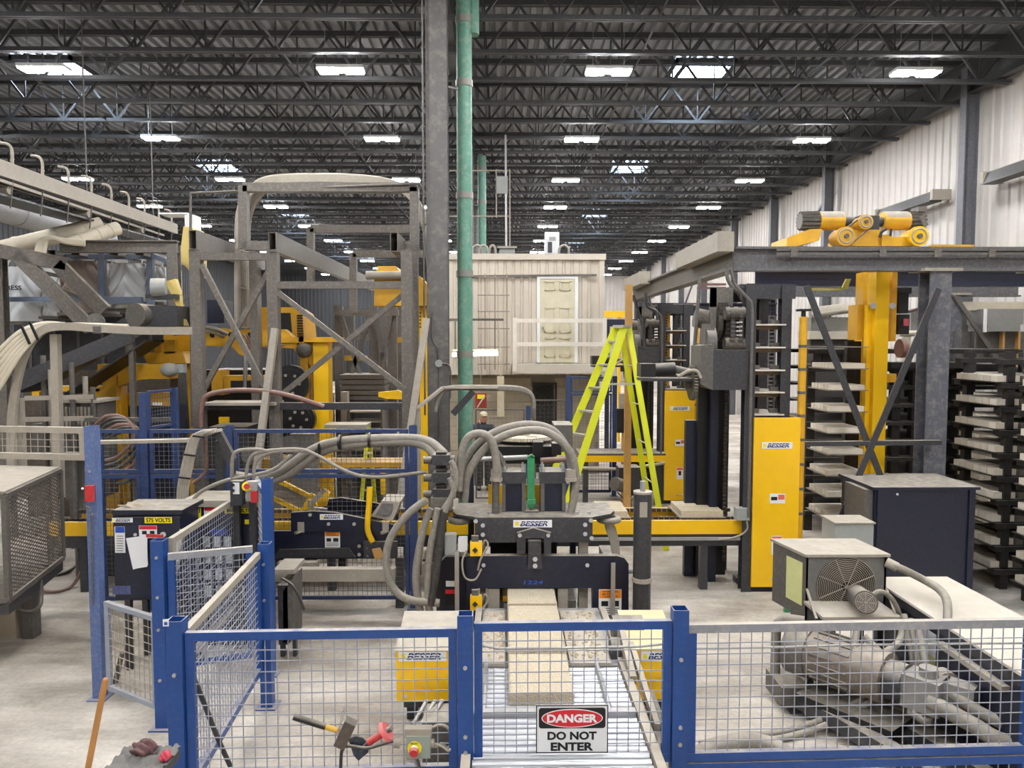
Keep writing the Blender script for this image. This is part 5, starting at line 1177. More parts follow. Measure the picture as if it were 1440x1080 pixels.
pr = T('pipe_rack', 'row of slim dusty upright pipes at the far left', 'pipes', (PX(70, 10.2), 10.3, 0))
for a, c, m_ in ((48, 500, mid), (62, 520, pale), (92, 510, mid), (104, 530, pale), (118, 545, mid)): M().cyl((PX(a, 10.2), 10.2 + (a % 5)*.06, 0), (PX(a, 10.2), 10.2 + (a % 5)*.06, PZ(c, 10.2)), .035, 10).out('pipe', m_, pr)
for c in (560, 590, 640): M().beam(W(36, c, 10.15), W(130, c - 2, 10.15), .05, .06).out('cross_bar', pale, pr)
M().pb(40, 80, 595, 640, 10.5, .3).out('back_panel', mid, pr)
sk = T('dark_machine_body', 'dark sheet metal machine body behind the black belt', 'machine', (PX(110, 13.8), 14, 0))
M().pb(20, 250, 440, 520, 13.9, .5).out('upper_body', dark, sk); M().b(PX(30, 13.9), PX(240, 13.9), 13.9, 14.4, 0, PZ(520, 13.9)).out('lower_body', mat('dusty_brown_steel', (74, 64, 54), .6, dust=.5), sk)
for i in range(6): M().pb(40 + i*34, 44 + i*34, 445, 518, 13.86, .04).out('stiffener', mid, sk)

band(M(), band_pts, 10, pY + .42, .04).out('duct_plate', pale, po)
# ================================================================ RIGHT SIDE
# ---- elevators (two alike): tower frame, yellow cover, shelves on chains, chain drive box
def elevator(Y0, xl, label):
    # built for a cover whose left edge is at world x = xl and whose face is at Y0
    t = T('pallet_elevator', label, 'elevator', (xl + .3, Y0 + .6, 0), 'pallet elevators')
    X = lambda px: xl + (px - 1063) * 9.5 / 1040
    Z = lambda py: PZ(py, 9.5)
    Y = lambda d: Y0 + d
    B = lambda x0, x1, y0, y1, d0, d1: M().b(X(x0), X(x1), Y(d0), Y(d1), Z(y0), Z(y1))
    M().b(X(1063), X(1129), Y(0), Y(.04), .08, Z(588)).b(X(1063), X(1066), Y(.04), Y(.5), .08, Z(588)).b(X(1126), X(1129), Y(.04), Y(.5), .08, Z(588)).out('yellow_cover', yellow, t)
    logo(t, V((X(1096), Y(-.006), Z(627))), .4, .085)
    for px_, py_, w_, h_ in ((1098, 702, .2, .13), (1098, 768, .13, .25)):
        pl = plate(t, 'warning_label', V((X(px_), Y(-.006), Z(py_))), w_, h_, paper)
        plate(pl, 'label_head', V((X(px_) + (w_*.25 if w_ > .15 else 0), Y(-.008), Z(py_) + h_*(.15 if w_ > .15 else .36))), w_*(.42 if w_ > .15 else .94), h_*(.5 if w_ > .15 else .2), mat('label_red_orange', (226, 110, 84), .5, dust=0), t=.001)
        plate(pl, 'pictogram', V((X(px_) - (w_*.22 if w_ > .15 else 0), Y(-.008), Z(py_))), w_*.4, h_*.35, inkk, t=.001)
    M().hose([(X(1091), Y(-.002), .2), (X(1092), Y(-.04), .2), (X(1102), Y(-.04), .2), (X(1103), Y(-.002), .2)], .008, 6, 3).out('cover_handle', steel, t)
    M().b(X(1055), X(1125), Y(.05), Y(.55), 0, .08).out('base', black, t)
    for a, d in ((1049, .05), (1045, 1.0), (1108, .25), (1108, 1.1)): M().ibeam((X(a + 8), Y(d + .06), 0), (X(a + 8), Y(d + .06), Z(398)), .13, .15, .012, (0, 1, 0)).out('tower_post', dark, t)
    M().ext([(X(1050), Y(.3), Z(400)), (X(1050), Y(1.2), Z(400)), (X(1132), Y(1.2), Z(400)), (X(1132), Y(.3), Z(400))], (0, 0, .03)).out('tower_top', dark, t)
    for d in (.28, 1.12): M().b(X(1052), X(1130), Y(d), Y(d + .06), Z(418), Z(400)).out('top_beam', dark, t)
    for i, c in enumerate((455, 488, 521, 553, 585)):
        s_ = M().b(X(1070), X(1114), Y(.2), Y(.95), Z(c + 2), Z(c)).out('lift_shelf', railw, t)
        M().b(X(1071), X(1112), Y(.3), Y(.35), Z(c + 8), Z(c + 2)).out('shelf_angle', mat('brown_angle', (96, 74, 44), .6, dust=.4), s_)
        for a in (1071, 1099): M().b(X(a), X(a + 12), Y(.36), Y(.4), Z(c), Z(c - 6)).out('shelf_lug', frame_m, s_)
    for a in (1074, 1104):
        ck = M(); z = .3
        while z < Z(405): ck.b(X(a), X(a + 5), Y(.5), Y(.55), z, z + .035); z += .055
        ck.out('lift_chain', chain, t)
    M().b(X(1086), X(1095), Y(.9), Y(1.0), .1, Z(400)).out('guide_column', yellow_d, t)
    p_ = M().cyl((X(1134), Y(.1), 0), (X(1134), Y(.1), Z(445)), .05, 14).out('yellow_pipe_post', yellow_d, t)
    for c in (487, 520, 553, 586, 620, 655, 690, 725): M().cyl((X(1134), Y(.1), Z(c + 2)), (X(1134), Y(.1), Z(c - 2)), .055, 14).out('clamp_ring', mid, p_)
    M().b(X(1126), X(1142), Y(.03), Y(.17), Z(437), Z(434)).cyl((X(1134), Y(.1), Z(445)), (X(1134), Y(.1), Z(437)), .03, 10).out('post_cap', black, p_)
    # drive box
    db = M().b(X(1000), X(1052), Y(-.1), Y(.5), Z(548), Z(492)).out('drive_box', dark, t)
    M().ext([(X(985), Y(0), Z(486)), (X(1000), Y(-.1), Z(484)), (X(1000), Y(-.1), Z(548)), (X(985), Y(0), Z(540))], (0, .5, 0)).out('box_cheek', mid, db)
    cc = V((X(995), Y(.2), Z(482))); M().cyl(cc, cc + V((.12, 0, 0)), .22, 22).out('chain_wheel', mid, db)
    M().b(X(993), X(1006), Y(.05), Y(.25), Z(492), Z(455)).out('wheel_guard', mid, db)
    cc = V((X(1018), Y(.5), Z(450))); g_ = M().cyl(cc, cc + V((.06, 0, 0)), .27, 24).cyl(cc + V((.1, 0, 0)), cc + V((.16, 0, 0)), .27, 24).cyl(cc + V((-.25, 0, .05)), cc, .13, 16); g_.out('sprocket', pulley, db)
    ck = M()
    for i in range(40):
        a = -1.2 + i * .1; q = cc + V((.03, .29*math.sin(a), .29*math.cos(a)))
        ck.b(q.x - .03, q.x + .1, q.y - .02, q.y + .02, q.z - .018, q.z + .018)
    ck.out('roller_chain', chain, db)
    M().b(X(1008), X(1040), Y(.3), Y(.36), Z(430), Z(402)).b(X(1008), X(1016), Y(.3), Y(.36), Z(492), Z(402)).out('drive_bracket', frame_m, db)
    for a in (1028, 1040):
        ck = M()
        for k in range(30):
            an = 2*math.pi*k/30; ck.b(X(a), X(a + 6), Y(.12 + .1*math.cos(an)) - .012, Y(.12 + .1*math.cos(an)) + .012, Z(462 - 30*math.sin(an)) - .018, Z(462 - 30*math.sin(an)) + .018)
        ck.out('drive_chain_loop', chain, db)
    for c in (440, 484): M().cyl((X(1022), Y(.12), Z(c)), (X(1050), Y(.12), Z(c)), .085, 16).out('chain_roller', pulley, db)
    M().b(X(1018), X(1046), Y(.62), Y(.66), Z(492), Z(425)).out('drive_back_plate', black, db)
    # side gear with motor
    gc_ = V((X(978), Y(.25), Z(540))); sg_ = M()
    gp2 = []
    for i in range(72): a = 2*math.pi*i/72; r_ = .235 if i % 2 else .21; gp2.append(gc_ + V((0, r_*math.cos(a), r_*math.sin(a))))
    sg_.ext(gp2, (.05, 0, 0)).cyl(gc_ - V((.08, 0, 0)), gc_ + V((.1, 0, 0)), .07, 14); sg_.out('side_gear', pulley, t)
    M().cyl((X(920), Y(.25), Z(522)), (X(955), Y(.25), Z(520)), .09, 18).b(X(903), X(924), Y(.1), Y(.4), Z(531), Z(512)).out('gear_motor', black, t)
    M().cyl((X(955), Y(.25), Z(520)), (X(978), Y(.25), Z(525)), .05, 12).out('motor_shaft', mid, t)
    M().b(X(905), X(985), Y(.1), Y(.5), Z(537), Z(533)).out('motor_shelf', dark, t)
    M().hose([(X(955), Y(.05), Z(530)), (X(968), Y(.0), Z(522)), (X(980), Y(0), Z(522)), (X(986), Y(0), Z(532))], .022).out('motor_hose', pale, t)
    M().tube([(X(1052), Y(-.14), Z(725)), (X(1052), Y(-.14), Z(440)), (X(1050), Y(-.14), Z(425)), (X(1028), Y(-.1), Z(400)), (X(1022), Y(-.1), Z(380))], .02).out('conduit', mid, t)
    M().b(X(1000), X(1045), Y(.6), Y(.7), .05, Z(545)).out('dark_panel', black, t)
    ck = M(); z = .3
    while z < Z(550): ck.b(X(1034), X(1038), Y(.4), Y(.45), z, z + .035); z += .055
    ck.out('drive_chain', chain, t)
    M().b(X(1015), X(1026), Y(.45), Y(.55), 0, Z(548)).b(X(985), X(1005), Y(.7), Y(.8), 0, Z(600)).out('lower_post', navy, t)
    return t
elevator(9.5, PX(1063, 9.5), 'near pallet elevator with a tall clean yellow cover panel')
elevator(14.8, PX(936, 14.8), 'far pallet elevator with worn yellow cover, behind the ladder')
# far conveyor behind the ladder
t = T('far_conveyor', 'second yellow conveyor crossing behind the stepladder', 'conveyor', (PX(880, 14.6), 15, 0))
X0, X1 = PX(815, 14.6), PX(938, 14.6)
M().b(X0, X1, 14.6, 14.66, PZ(650, 14.6), PZ(641, 14.6)).out('front_rail', yellow, t); M().b(X0, X1, 14.6, 15.3, PZ(641, 14.6), PZ(638, 14.6)).out('deck', mid, t)
M().tube([W(818, 658, 14.4), W(880, 660, 14.4), W(935, 651, 14.4)], .03).out('pipe', pale, t)
for a in (822, 925): M().b(PX(a, 14.6), PX(a, 14.6) + .1, 14.7, 14.8, 0, PZ(650, 14.6)).out('leg', dark, t)
t = T('gear_motor', 'dark greasy gear motor hanging under the far conveyor', 'motor', W(880, 690, 13.9))
M().cyl(W(864, 680, 13.9), W(880, 684, 14.1), .13, 16).out('motor', mid, t); M().pb(872, 902, 658, 690, 14.0, .4).out('gearbox', dark, t); M().hose([W(868, 692, 13.9), W(880, 702, 13.9), W(895, 700, 14)], .015).out('cable', dark, t)
M().b(PX(884, 14.1), PX(890, 14.1), 14.1, 14.2, 0, PZ(690, 14.1)).out('stand', dark, t)
fence_panel((PX(812, 15.6), 15.6), (PX(860, 15.6), 15.6), PZ(662, 15.6), .08, 'small pale backed mesh panel below the far conveyor', m=mid, wm=wire_d, pitch=.08, rail=.04, group='far fence mesh panels')
# ---- stepladder
ld = T('stepladder', 'tall bright yellow fibreglass stepladder standing behind the machine', 'ladder', (PX(870, 12.0), 12.1, 0))
top = PZ(461, 12.1)
fl, fr2 = V((PX(806, 11.8), 11.35, 0)), V((PX(838, 11.8), 11.75, 0))
FLt, FRt = W(866, 461, 12.25), W(877, 461, 12.1)
fl = F(790, 757, 0); fr2 = F(800, 766, 0)
fl = V((PX(738, 12.1), 12.1, 0)); fr2 = V((PX(778, 11.6), 11.6, 0))
for a, b_ in ((FLt, fl), (FRt, fr2)): M().channel(a, b_, .115, .06, .008, (0, 1, 0)).out('front_rail', ladder_m, ld)
for i in range(9):
    f_ = (i + .6) / 9.3
    a, b_ = FLt.lerp(fl, f_), FRt.lerp(fr2, f_); M().beam(a, b_, .09, .028, (0, 0, 1)).out('step', alu, ld)
RLt, RRt = W(873, 461, 12.4), W(884, 461, 12.25)
rl, rr_ = V((PX(922, 12.4), 12.4, 0)), V((PX(940, 11.5), 11.5, 0))
for a, b_ in ((RLt, rl), (RRt, rr_)): M().channel(a, b_, .09, .05, .006, (0, 1, 0)).out('rear_rail', ladder_m, ld)
for i in range(5):
    f_ = (i + 1) / 5.6; M().cyl(RLt.lerp(rl, f_), RRt.lerp(rr_, f_), .012, 8).out('rear_brace', alu, ld)
M().ext([FLt + V((-.06, -.06, 0)), FRt + V((-.02, -.1, 0)), RRt + V((.05, 0, 0)), RLt + V((.05, .08, 0))], (0, 0, .045)).out('top_cap', alu, ld)
M().beam(FRt.lerp(fr2, .26), RRt.lerp(rr_, .26), .02, .03).out('spreader', alu, ld)
M().pb(880, 889, 400, 640, 13.3, .12).b(PX(880, 13.3), PX(889, 13.3), 13.3, 13.42, 0, PZ(640, 13.3)).thing('wooden_post', tan, 'tan painted post rising behind the stepladder top', 'post')
# blue framed gate below the control room and dark cabinet
gY_ = 15.6
for a, lab in ((799, 'blue post of the gate below the control room, left'), (865, 'blue post of the gate below the control room, right')): post(PX(a, gY_), gY_, PZ(529, gY_), lab, m=bluedark, s=.09, group='gate posts below the control room')
fence_panel((PX(799, gY_) + .06, gY_), (PX(865, gY_) - .06, gY_), PZ(530, gY_), PZ(552, gY_), 'upper mesh panel of the gate below the control room', m=bluedark, wm=wire_d, pitch=.06, rail=.04, wr_=.004, group='far fence mesh panels')
fence_panel((PX(799, gY_) + .06, gY_), (PX(865, gY_) - .06, gY_), PZ(552, gY_) - .02, .1, 'lower mesh panel of the gate below the control room', m=bluedark, wm=wire_d, pitch=.06, rail=.04, wr_=.004, group='far fence mesh panels')
fence_panel((PX(752, 15.9), 15.9), (PX(797, 15.9), 15.9), PZ(562, 15.9), .0, 'mesh panel in front of the dark doorway', m=mid, wm=wire_d, pitch=.09, rail=.03, wr_=.005, group='far fence mesh panels')
fence_panel((PX(668, 15.4), 15.4), (PX(738, 15.4), 15.4), PZ(575, 15.4), .0, 'mesh panel in front of the person', m=mid, wm=wire_d, pitch=.09, rail=.03, wr_=.004, group='far fence mesh panels')
post(PX(743, 15.4), 15.4, PZ(571, 15.4), 'short blue post right of the person', m=bluedark, s=.1, group='posts of the far fence')
t = T('dark_wall_box', 'dark mesh fronted box behind the stepladder', 'cabinet', W(878, 610, 14.9)); M().pb(869, 888, 575, 609, 14.9, .2).out('box', black, t); M().pb(872, 884, 554, 575, 14.95, .08).out('pipe_head', pale, t); M().b(PX(876, 14.95), PX(882, 14.95), 14.95, 15.05, 0, PZ(609, 14.9)).out('stand', tan, t)
# fluorescent work light and hanging lamp cord by the column
wl_ = T('shop_light', 'lit warm fluorescent shop light behind the big column', 'light', W(668, 500, 13.6))
M().cyl(W(636, 499, 13.6), W(700, 497, 13.6), .035, 12).out('tube', tubel, wl_); M().pb(636, 700, 491, 494, 13.6, .1).out('reflector', white, wl_); M().pb(630, 708, 448, 451, 13.8, .05).out('arm', mid, wl_); M().beam(W(640, 451, 13.8), W(640, 491, 13.65), .02, .02).beam(W(696, 451, 13.8), W(696, 491, 13.65), .02, .02).out('hanger', mid, wl_); M().beam(W(650, 450, 13.8), W(628, 450, 11.35), .04, .04).out('wall_arm', mid, wl_)
t = T('hanging_cable', 'cream plastic covered cable hanging below the shop light', 'cable', W(703, 585, 14)); M().pb(699, 709, 529, 586, 14, .06).out('sleeve', cream, t); M().tube([W(700, 450, 13.82), W(704, 500, 14), W(704, 530, 14)], .012).out('cord', cream, t)
t = T('conduit_tray', 'grey cable tray bridging right of the big column with a bent end', 'cable tray', W(680, 545, 10.6))
for i in range(3): M().hose([W(612, 575 + i*2, 10.4), W(618, 556 + i*2, 10.4), W(632, 545 + i, 10.4), W(690, 544 + i*1.6, 10.4), W(725, 545 + i*1.5, 10.4), W(742, 550 + i, 10.4), W(750, 562, 10.4), W(751, 590, 10.4)], .028).out('cable', hose_m, t)
M().beam(W(585, 575, 10.3), W(623, 545, 10.4), .16, .03).beam(W(623, 545, 10.4), W(700, 545, 10.4), .16, .025).beam(W(587, 573, 10.3), W(588, 620, 10.3), .08, .08).out('tray', pale, t)
M().beam(W(637, 582, 10.4), W(666, 550, 10.4), .09, .09).out('bracket', dark, t); M().b(PX(586, 10.3) - .04, PX(586, 10.3) + .04, 10.3, 10.38, 0, PZ(620, 10.3)).out('leg', pale, t)
# ---- person
skin = mat('skin', (214, 160, 130), .55, dust=0, var=.05); jacket = mat('navy_quilted_jacket', (40, 46, 66), .8, dust=.05); trous = mat('dark_trousers', (44, 46, 52), .8, dust=.1); hair = mat('brown_hair', (70, 50, 40), .8, dust=0); hat = mat('beige_cap', (202, 186, 156), .7, dust=.2)
PY = 16.3; pxx = PX(680, PY)
pe = T('person', 'person in navy jacket and beige cap with a hand raised to the face', 'person', (pxx, PY, 0))
def skinmesh(name, verts, edges, rad, m, parent, sub=2, root=0):
    me = bpy.data.meshes.new(name); me.from_pydata([tuple(V(v)) for v in verts], edges, []); me.materials.append(m)
    o = bpy.data.objects.new(name, me); col.objects.link(o); o.parent = parent
    md = o.modifiers.new('skin', 'SKIN'); md.use_smooth_shade = True
    if not me.skin_vertices: 
        bm_ = bmesh.new(); bm_.from_mesh(me); bm_.verts.layers.skin.verify(); bm_.to_mesh(me); bm_.free()
    for i, r in enumerate(rad):
        sv = me.skin_vertices[0].data[i]; sv.radius = (r, r) if not isinstance(r, tuple) else r; sv.use_root = (i == root)
    s_ = o.modifiers.new('sub', 'SUBSURF'); s_.levels = sub; s_.render_levels = sub
    return o
# body: pelvis, spine, neck, head; legs; arms (left hand raised to the face)
bv = [(0,0,.95),(0,0,1.15),(0,.01,1.36),(0,.01,1.46),(0,0,1.52),(0,-.01,1.6),(0,-.01,1.69),
      (-.1,0,.88),(-.11,-.01,.5),(-.11,.03,.1),(-.11,-.1,.04),(.1,0,.88),(.11,-.01,.5),(.11,.03,.1),(.11,-.1,.04),
      (.19,0,1.41),(.28,-.05,1.14),(.2,-.24,1.04),(-.19,0,1.41),(-.27,-.16,1.2),(-.13,-.24,1.44),(.16,-.32,1.02),(-.105,-.2,1.53)]
be = [(0,1),(1,2),(2,3),(3,4),(4,5),(5,6),(0,7),(7,8),(8,9),(9,10),(0,11),(11,12),(12,13),(13,14),(2,15),(15,16),(16,17),(2,18),(18,19),(19,20),(17,21),(20,22)]
brd = [.15,.14,(.17,.12),.07,.055,(.085,.1),(.08,.095),.09,.065,.045,.04,.09,.065,.045,.04,.075,.055,.045,.075,.055,.042,.035,.03]
bo = skinmesh('body', bv, be, brd, jacket, pe)
hd = M().ball((pxx, PY - .015, 1.615), .1, 12, (.82, .98, 1.18)); hd.out('head', skin, pe)
M().ext([(pxx - .012, PY - .105, 1.63), (pxx + .012, PY - .105, 1.63), (pxx + .016, PY - .13, 1.595), (pxx - .016, PY - .13, 1.595)], (0, .02, 0)).out('nose', skin, pe)
for s_ in (-1, 1):
    M().ball((pxx + s_*.034, PY - .1, 1.635), .011, 6).out('eye', inkk, pe); M().ball((pxx + s_*.083, PY - .01, 1.61), .025, 6, (.4, .8, 1.2)).out('ear', skin, pe)
M().ball((pxx, PY - .1, 1.56), .022, 6, (1.2, .4, .3)).out('mouth', mat('lips', (176, 104, 96), .5, dust=0), pe)
M().ball((pxx, PY + .01, 1.63), .105, 10, (.86, .96, 1.08)).out('hair', hair, pe)
M().ball((pxx, PY - .005, 1.675), .112, 12, (.9, 1.05, .72)).ball((pxx, PY - .11, 1.67), .07, 8, (.9, 1, .16)).out('cap', hat, pe)
hx_ = V((pxx - .1, PY - .19, 1.535)); hn = M().ball(hx_, .042, 8, (.6, .8, 1.1))
for i in range(4): b0 = hx_ + V((-.004 + .002*i, -.028 + i*.018, .03)); hn.tube([b0, b0 + V((.012, .006, .035)), b0 + V((.03, .014, .058 - .004*abs(i - 1.5)))], .0085, 6)
hn.tube([hx_ + V((.01, -.02, -.01)), hx_ + V((.03, -.035, .012)), hx_ + V((.042, -.03, .035))], .009, 6); hn.out('raised_hand', skin, pe)
h2 = V((pxx + .14, PY - .34, 1.0)); hn = M().ball(h2, .042, 8, (.7, 1.1, .6))
for i in range(4): b0 = h2 + V((-.026 + i*.017, -.03, 0)); hn.tube([b0, b0 + V((0, -.035, -.004)), b0 + V((0, -.058, -.022))], .0085, 6)
hn.tube([h2 + V((-.025, 0, 0)), h2 + V((-.05, -.02, .005)), h2 + V((-.055, -.045, 0))], .009, 6); hn.out('lowered_hand', skin, pe)
for s_ in (-.11, .11): M().ball((pxx + s_, PY - .05, .05), .09, 8, (.6, 1.5, .6)).out('shoe', black, pe)
M().tube([(pxx - .11, PY, .9), (pxx - .115, PY, .5), (pxx - .115, PY + .02, .1)], .1, 12).tube([(pxx + .11, PY, .9), (pxx + .115, PY, .5), (pxx + .115, PY + .02, .1)], .1, 12).out('trousers', trous, pe)
t = T('notice_board', 'red and yellow notice hanging above the person', 'notice', W(676, 573, 16.6)); M().pb(668, 684, 553, 574, 16.6, .03).out('board', mat('poster_red', (150, 50, 36), .6, dust=0), t); M().pb(671, 681, 555, 561, 16.58, .02).out('yellow_field', labely, t); M().beam(W(671, 573, 16.58), W(682, 556, 16.58), .012, .03).out('pale_stripe', cream, t); M().beam(W(676, 553, 16.62), W(676, 470, 17.75), .01, .01).out('hanging_wire', mid, t); t = T('white_notice', 'white printed notice on a stand left of the green pipe', 'notice', (PX(647, 14.2), 14.2, 0)); M().pb(643, 651, 580, 602, 14.2, .03).out('sheet', paper, t); M().b(PX(646, 14.23), PX(648, 14.23), 14.23, 14.26, 0, PZ(580, 14.2)).out('stand', mid, t)
# ---- gantry
GY = 10.0
gnm = mat('gantry_grey_paint', (84, 85, 90), .5, dust=.6, side=.2)
gn = T('gantry', 'dark blue grey gantry beams and columns over the pallet racks', 'gantry', (PX(1240, GY), GY + 1, 0))
zt2, zb2 = PZ(346, GY), PZ(380, GY)
M().ibeam((PX(1033, GY), GY + .1, (zt2 + zb2) / 2), (PX(1500, GY), GY + .1, (zt2 + zb2) / 2), .22, zt2 - zb2, .03).out('front_runway_beam', gnm, gn)
for c in (351, 357): M().beam(W(1092, c, GY - .06), W(1480, c, GY - .06), .02, .035).out('conductor_bar', mid, gn)
for a in (1114, 1238, 1315, 1391): M().pb(a - 4, a + 5, 349, 360, GY - .09, .05).out('bar_clip', frame_m, gn)
M().ibeam((PX(1033, GY), GY + .1, (zt2 + zb2) / 2), (PX(1033, GY), 17.8, (zt2 + zb2) / 2), .22, zt2 - zb2, .03).out('side_runway_beam', frame_m, gn)
M().ibeam((PX(1100, 14.6), 14.6, PZ(404, 14.6)), (10.2, 14.6, PZ(404, 14.6)), .2, .36, .03).out('rear_runway_beam', gnm, gn)
M().ibeam((PX(1060, 12), 12, PZ(390, 12)), (PX(1460, 12), 12, PZ(390, 12)), .2, .28, .03).out('middle_beam', navy, gn)
M().ibeam((PX(900, 17.8), 17.8, PZ(435, 17.8)), (PX(1090, 17.8), 17.8, PZ(435, 17.8)), .2, .3, .03).out('far_beam', navy, gn)
for a, yy, y0_ in ((1312, 10.1, 382), (1337, 14.6, 415), (1465, 10.1, 382), (960, 17.8, 430), (902, 17.8, 420)):
    M().ibeam((PX(a, yy), yy, 0), (PX(a, yy), yy, PZ(y0_, yy)), .29 if yy < 11 else .24, .29, .025, (0, 1, 0)).out('column', mat('scuffed_column_paint', (78, 82, 92), .5, dust=.1, side=.25, scale=2.5), gn)
    M().b(PX(a, yy) - .26, PX(a, yy) + .26, yy - .2, yy + .2, PZ(y0_, yy), PZ(y0_, yy) + .04).out('cap_plate', pale, gn)
bY = 9.82
for p0, p1 in (((1134, 402), (1246, 690)), ((1320, 406), (1168, 762))): M().beam(W(*p0, bY - (.05 if p0[0] > 1200 else 0)), W(*p1, bY - (.05 if p0[0] > 1200 else 0)), .02, .085).beam(W(*p0, bY + .03), W(*p1, bY + .03), .06, .012).out('diagonal_brace', dark, gn)
M().beam(W(1130, 624, bY), W(1322, 622, bY), .09, .06).out('tie_bar', dark, gn)
M().beam(W(1342, 415, 14.4), W(1405, 510, 14.4), .05, .08).out('diagonal_brace', mid, gn)
# wire ducts along the side runway
for i, (x0, y0_, Ya, x1, Yb_) in enumerate(((1033, 345, 10.0, 962, 12.3), (913, 393, 15.6, 890, 17.6))):
    A_ = V((PX(1033, GY) - .16, Ya, PZ(352, GY) + .1)); M().b(A_.x - .12, A_.x + .1, Ya - .1, Yb_, A_.z - .12, A_.z + .14).out('wire_duct', pale, gn)
for pts in ([(1022, 372), (1024, 395), (1040, 415), (1048, 430)], [(984, 388), (982, 420), (978, 470), (976, 495)]): M().hose([W(a, c, 9.9) for a, c in pts], .025).out('flexible_conduit', mid, gn)
for pts in ([(890, 415), (898, 440), (904, 460), (906, 490)], [(908, 412), (910, 430), (922, 438), (925, 450)]): M().hose([W(a, c, 14.6) for a, c in pts], .03).out('flexible_conduit', dark, gn)
M().pb(985, 1020, 398, 401, 12.5, .06).pb(980, 1020, 403, 406, 12.5, .06).out('copper_bar', copper, gn)
M().ext([W(1183, 408, 11), W(1192, 406, 11), W(1197, 392, 11), (W(1190, 392, 11))], (0, .03, 0)).pb(1140, 1184, 405, 408, 11, .03).out('yellow_pointer', mat('pale_green_yellow', (196, 190, 90), .6), gn)
# ---- trolley on top
tr = T('gantry_trolley', 'yellow twin motor trolley riding on the gantry beam', 'trolley', W(1205, 346, 10.1))
q_ = 10.05
def wheel(px_, py_, r, nm='wheel'):
    c_ = W(px_, py_, q_); o_ = M().cyl(c_, c_ + V((0, .06, 0)), r, 28).cyl(c_ + V((0, .06, 0)), c_ + V((0, .3, 0)), r * .86, 24).out(nm, yellow_d if px_ < 1220 else yellow, tr)
    M().tube([c_ + V((r*.72*math.cos(k*math.pi/12), -.004, r*.72*math.sin(k*math.pi/12))) for k in range(24)], .012, 6, True).out('wheel_rim', pale, o_)
    M().cyl(c_, c_ - V((0, .03, 0)), r * .25, 12).out('wheel_hub', mid, o_)
wheel(1190, 332, .13); wheel(1293, 332, .135); wheel(1218, 312, .1, 'belt_pulley')
bel = M().tube([W(1184, 325, q_ + .05), W(1212, 305, q_ + .05)], .012, 6).tube([W(1196, 344, q_ + .05), W(1225, 319, q_ + .05)], .012, 6); bel.out('drive_belt', mid, tr)
M().pb(1192, 1282, 332, 345, q_ + .1, .7).pb(1197, 1234, 322, 332, q_ + .12, .5).out('chassis', yellow_d, tr)
M().ext([W(1107, 334, q_ + .1), W(1140, 322, q_ + .1), W(1156, 322, q_ + .1), W(1152, 338, q_ + .1), W(1120, 346, q_ + .1), W(1106, 346, q_ + .1)], (0, .6, 0)).out('counterweight_arm', yellow_d, tr)
for x0, x1, e0, e1, lab in ((1150, 1184, 1124, 1150, 0), (1240, 1276, 1276, 1297, 1)):
    yy = q_ + .3; mo = M().cyl(W(x0, 311, yy), W(x1, 311, yy), .125, 22).out('motor_body', yellow_d, tr)
    M().cyl(W(x0 + 2, 310, yy), W(x1 - 2, 310, yy), .123, 22).out('dusty_shell', pale, mo)
    for k in range(14):
        a = 2*math.pi*k/14; M().beam(W(e0, 311, yy) + V((0, .115*math.cos(a), .115*math.sin(a))), W(e1, 311, yy) + V((0, .125*math.cos(a), .125*math.sin(a))), .012, .03).out('cooling_fin', pulley, mo)
    M().cyl(W(e0, 311, yy), W(e1, 311, yy), .105, 18).out('end_bell', mid, mo)
    M().pb(x0 + 8, x0 + 24, 297, 302, yy - .05, .12).out('terminal_box', yellow_d, mo)
M().cyl(W(1184, 312, q_ + .3), W(1240, 312, q_ + .3), .07, 16).pb(1204, 1232, 302, 322, q_ + .12, .35).out('gearbox', dark, tr)
M().pb(1286, 1297, 289, 296, q_ + .2, .2).out('cable_box', frame_m, tr); M().pext([(1294, 306), (1298, 303), (1306, 316), (1300, 320)], q_ + .1, .01).out('hanging_tag', frame_m, tr)
M().hose([W(1237, 334, q_), W(1240, 326, q_), W(1246, 322, q_)], .02).hose([W(1252, 332, q_), W(1253, 322, q_)], .016).out('trolley_cable', black, tr)
M().pb(1236, 1250, 329, 345, q_ + .05, .05).out('switch_bracket', yellow_d, tr); M().pb(1305, 1365, 343, 346, q_ + .3, .1).out('cable_chain', yellow_d, tr)
# ---- yellow mast with fork arms
ms = T('fork_mast', 'tall yellow lifting mast of the finger car under the gantry', 'mast', (PX(1236, 10.9), 11, 0))
M().b(PX(1230, 10.75), PX(1249, 10.75), 10.75, 11.0, .05, PZ(382, 10.75)).out('main_column', yellow, ms); M().b(PX(1219, 10.85), PX(1228, 10.85), 10.85, 10.95, .05, PZ(428, 10.85)).out('inner_rail', yellow, ms)
M().b(PX(1212, 11.5), PX(1232, 11.5), 11.5, 11.75, .05, PZ(382, 11.5)).out('rear_column', yellow_d, ms); M().b(PX(1250, 10.9), PX(1257, 10.9), 10.85, 11.05, PZ(480, 10.9), PZ(382, 10.9)).out('side_flange', yellow_d, ms)
M().pb(1205, 1220, 428, 478, 11.0, .3).pb(1249, 1262, 526, 538, 11.0, .3).each('carriage', yellow_d, ms)
for a in (1228, 1255): M().cyl(W(a, 430, 10.74), W(a, 430, 10.8), .045, 16).out('cam_roller', steel, ms)
M().b(PX(1196, 11.2), PX(1216, 11.2), 11.3, 11.4, .3, PZ(480, 11.3)).out('fork_back', rackm, ms); M().b(PX(1216, 10.8), PX(1258, 10.8), 10.7, 11.7, 0, .05).out('base', black, ms)
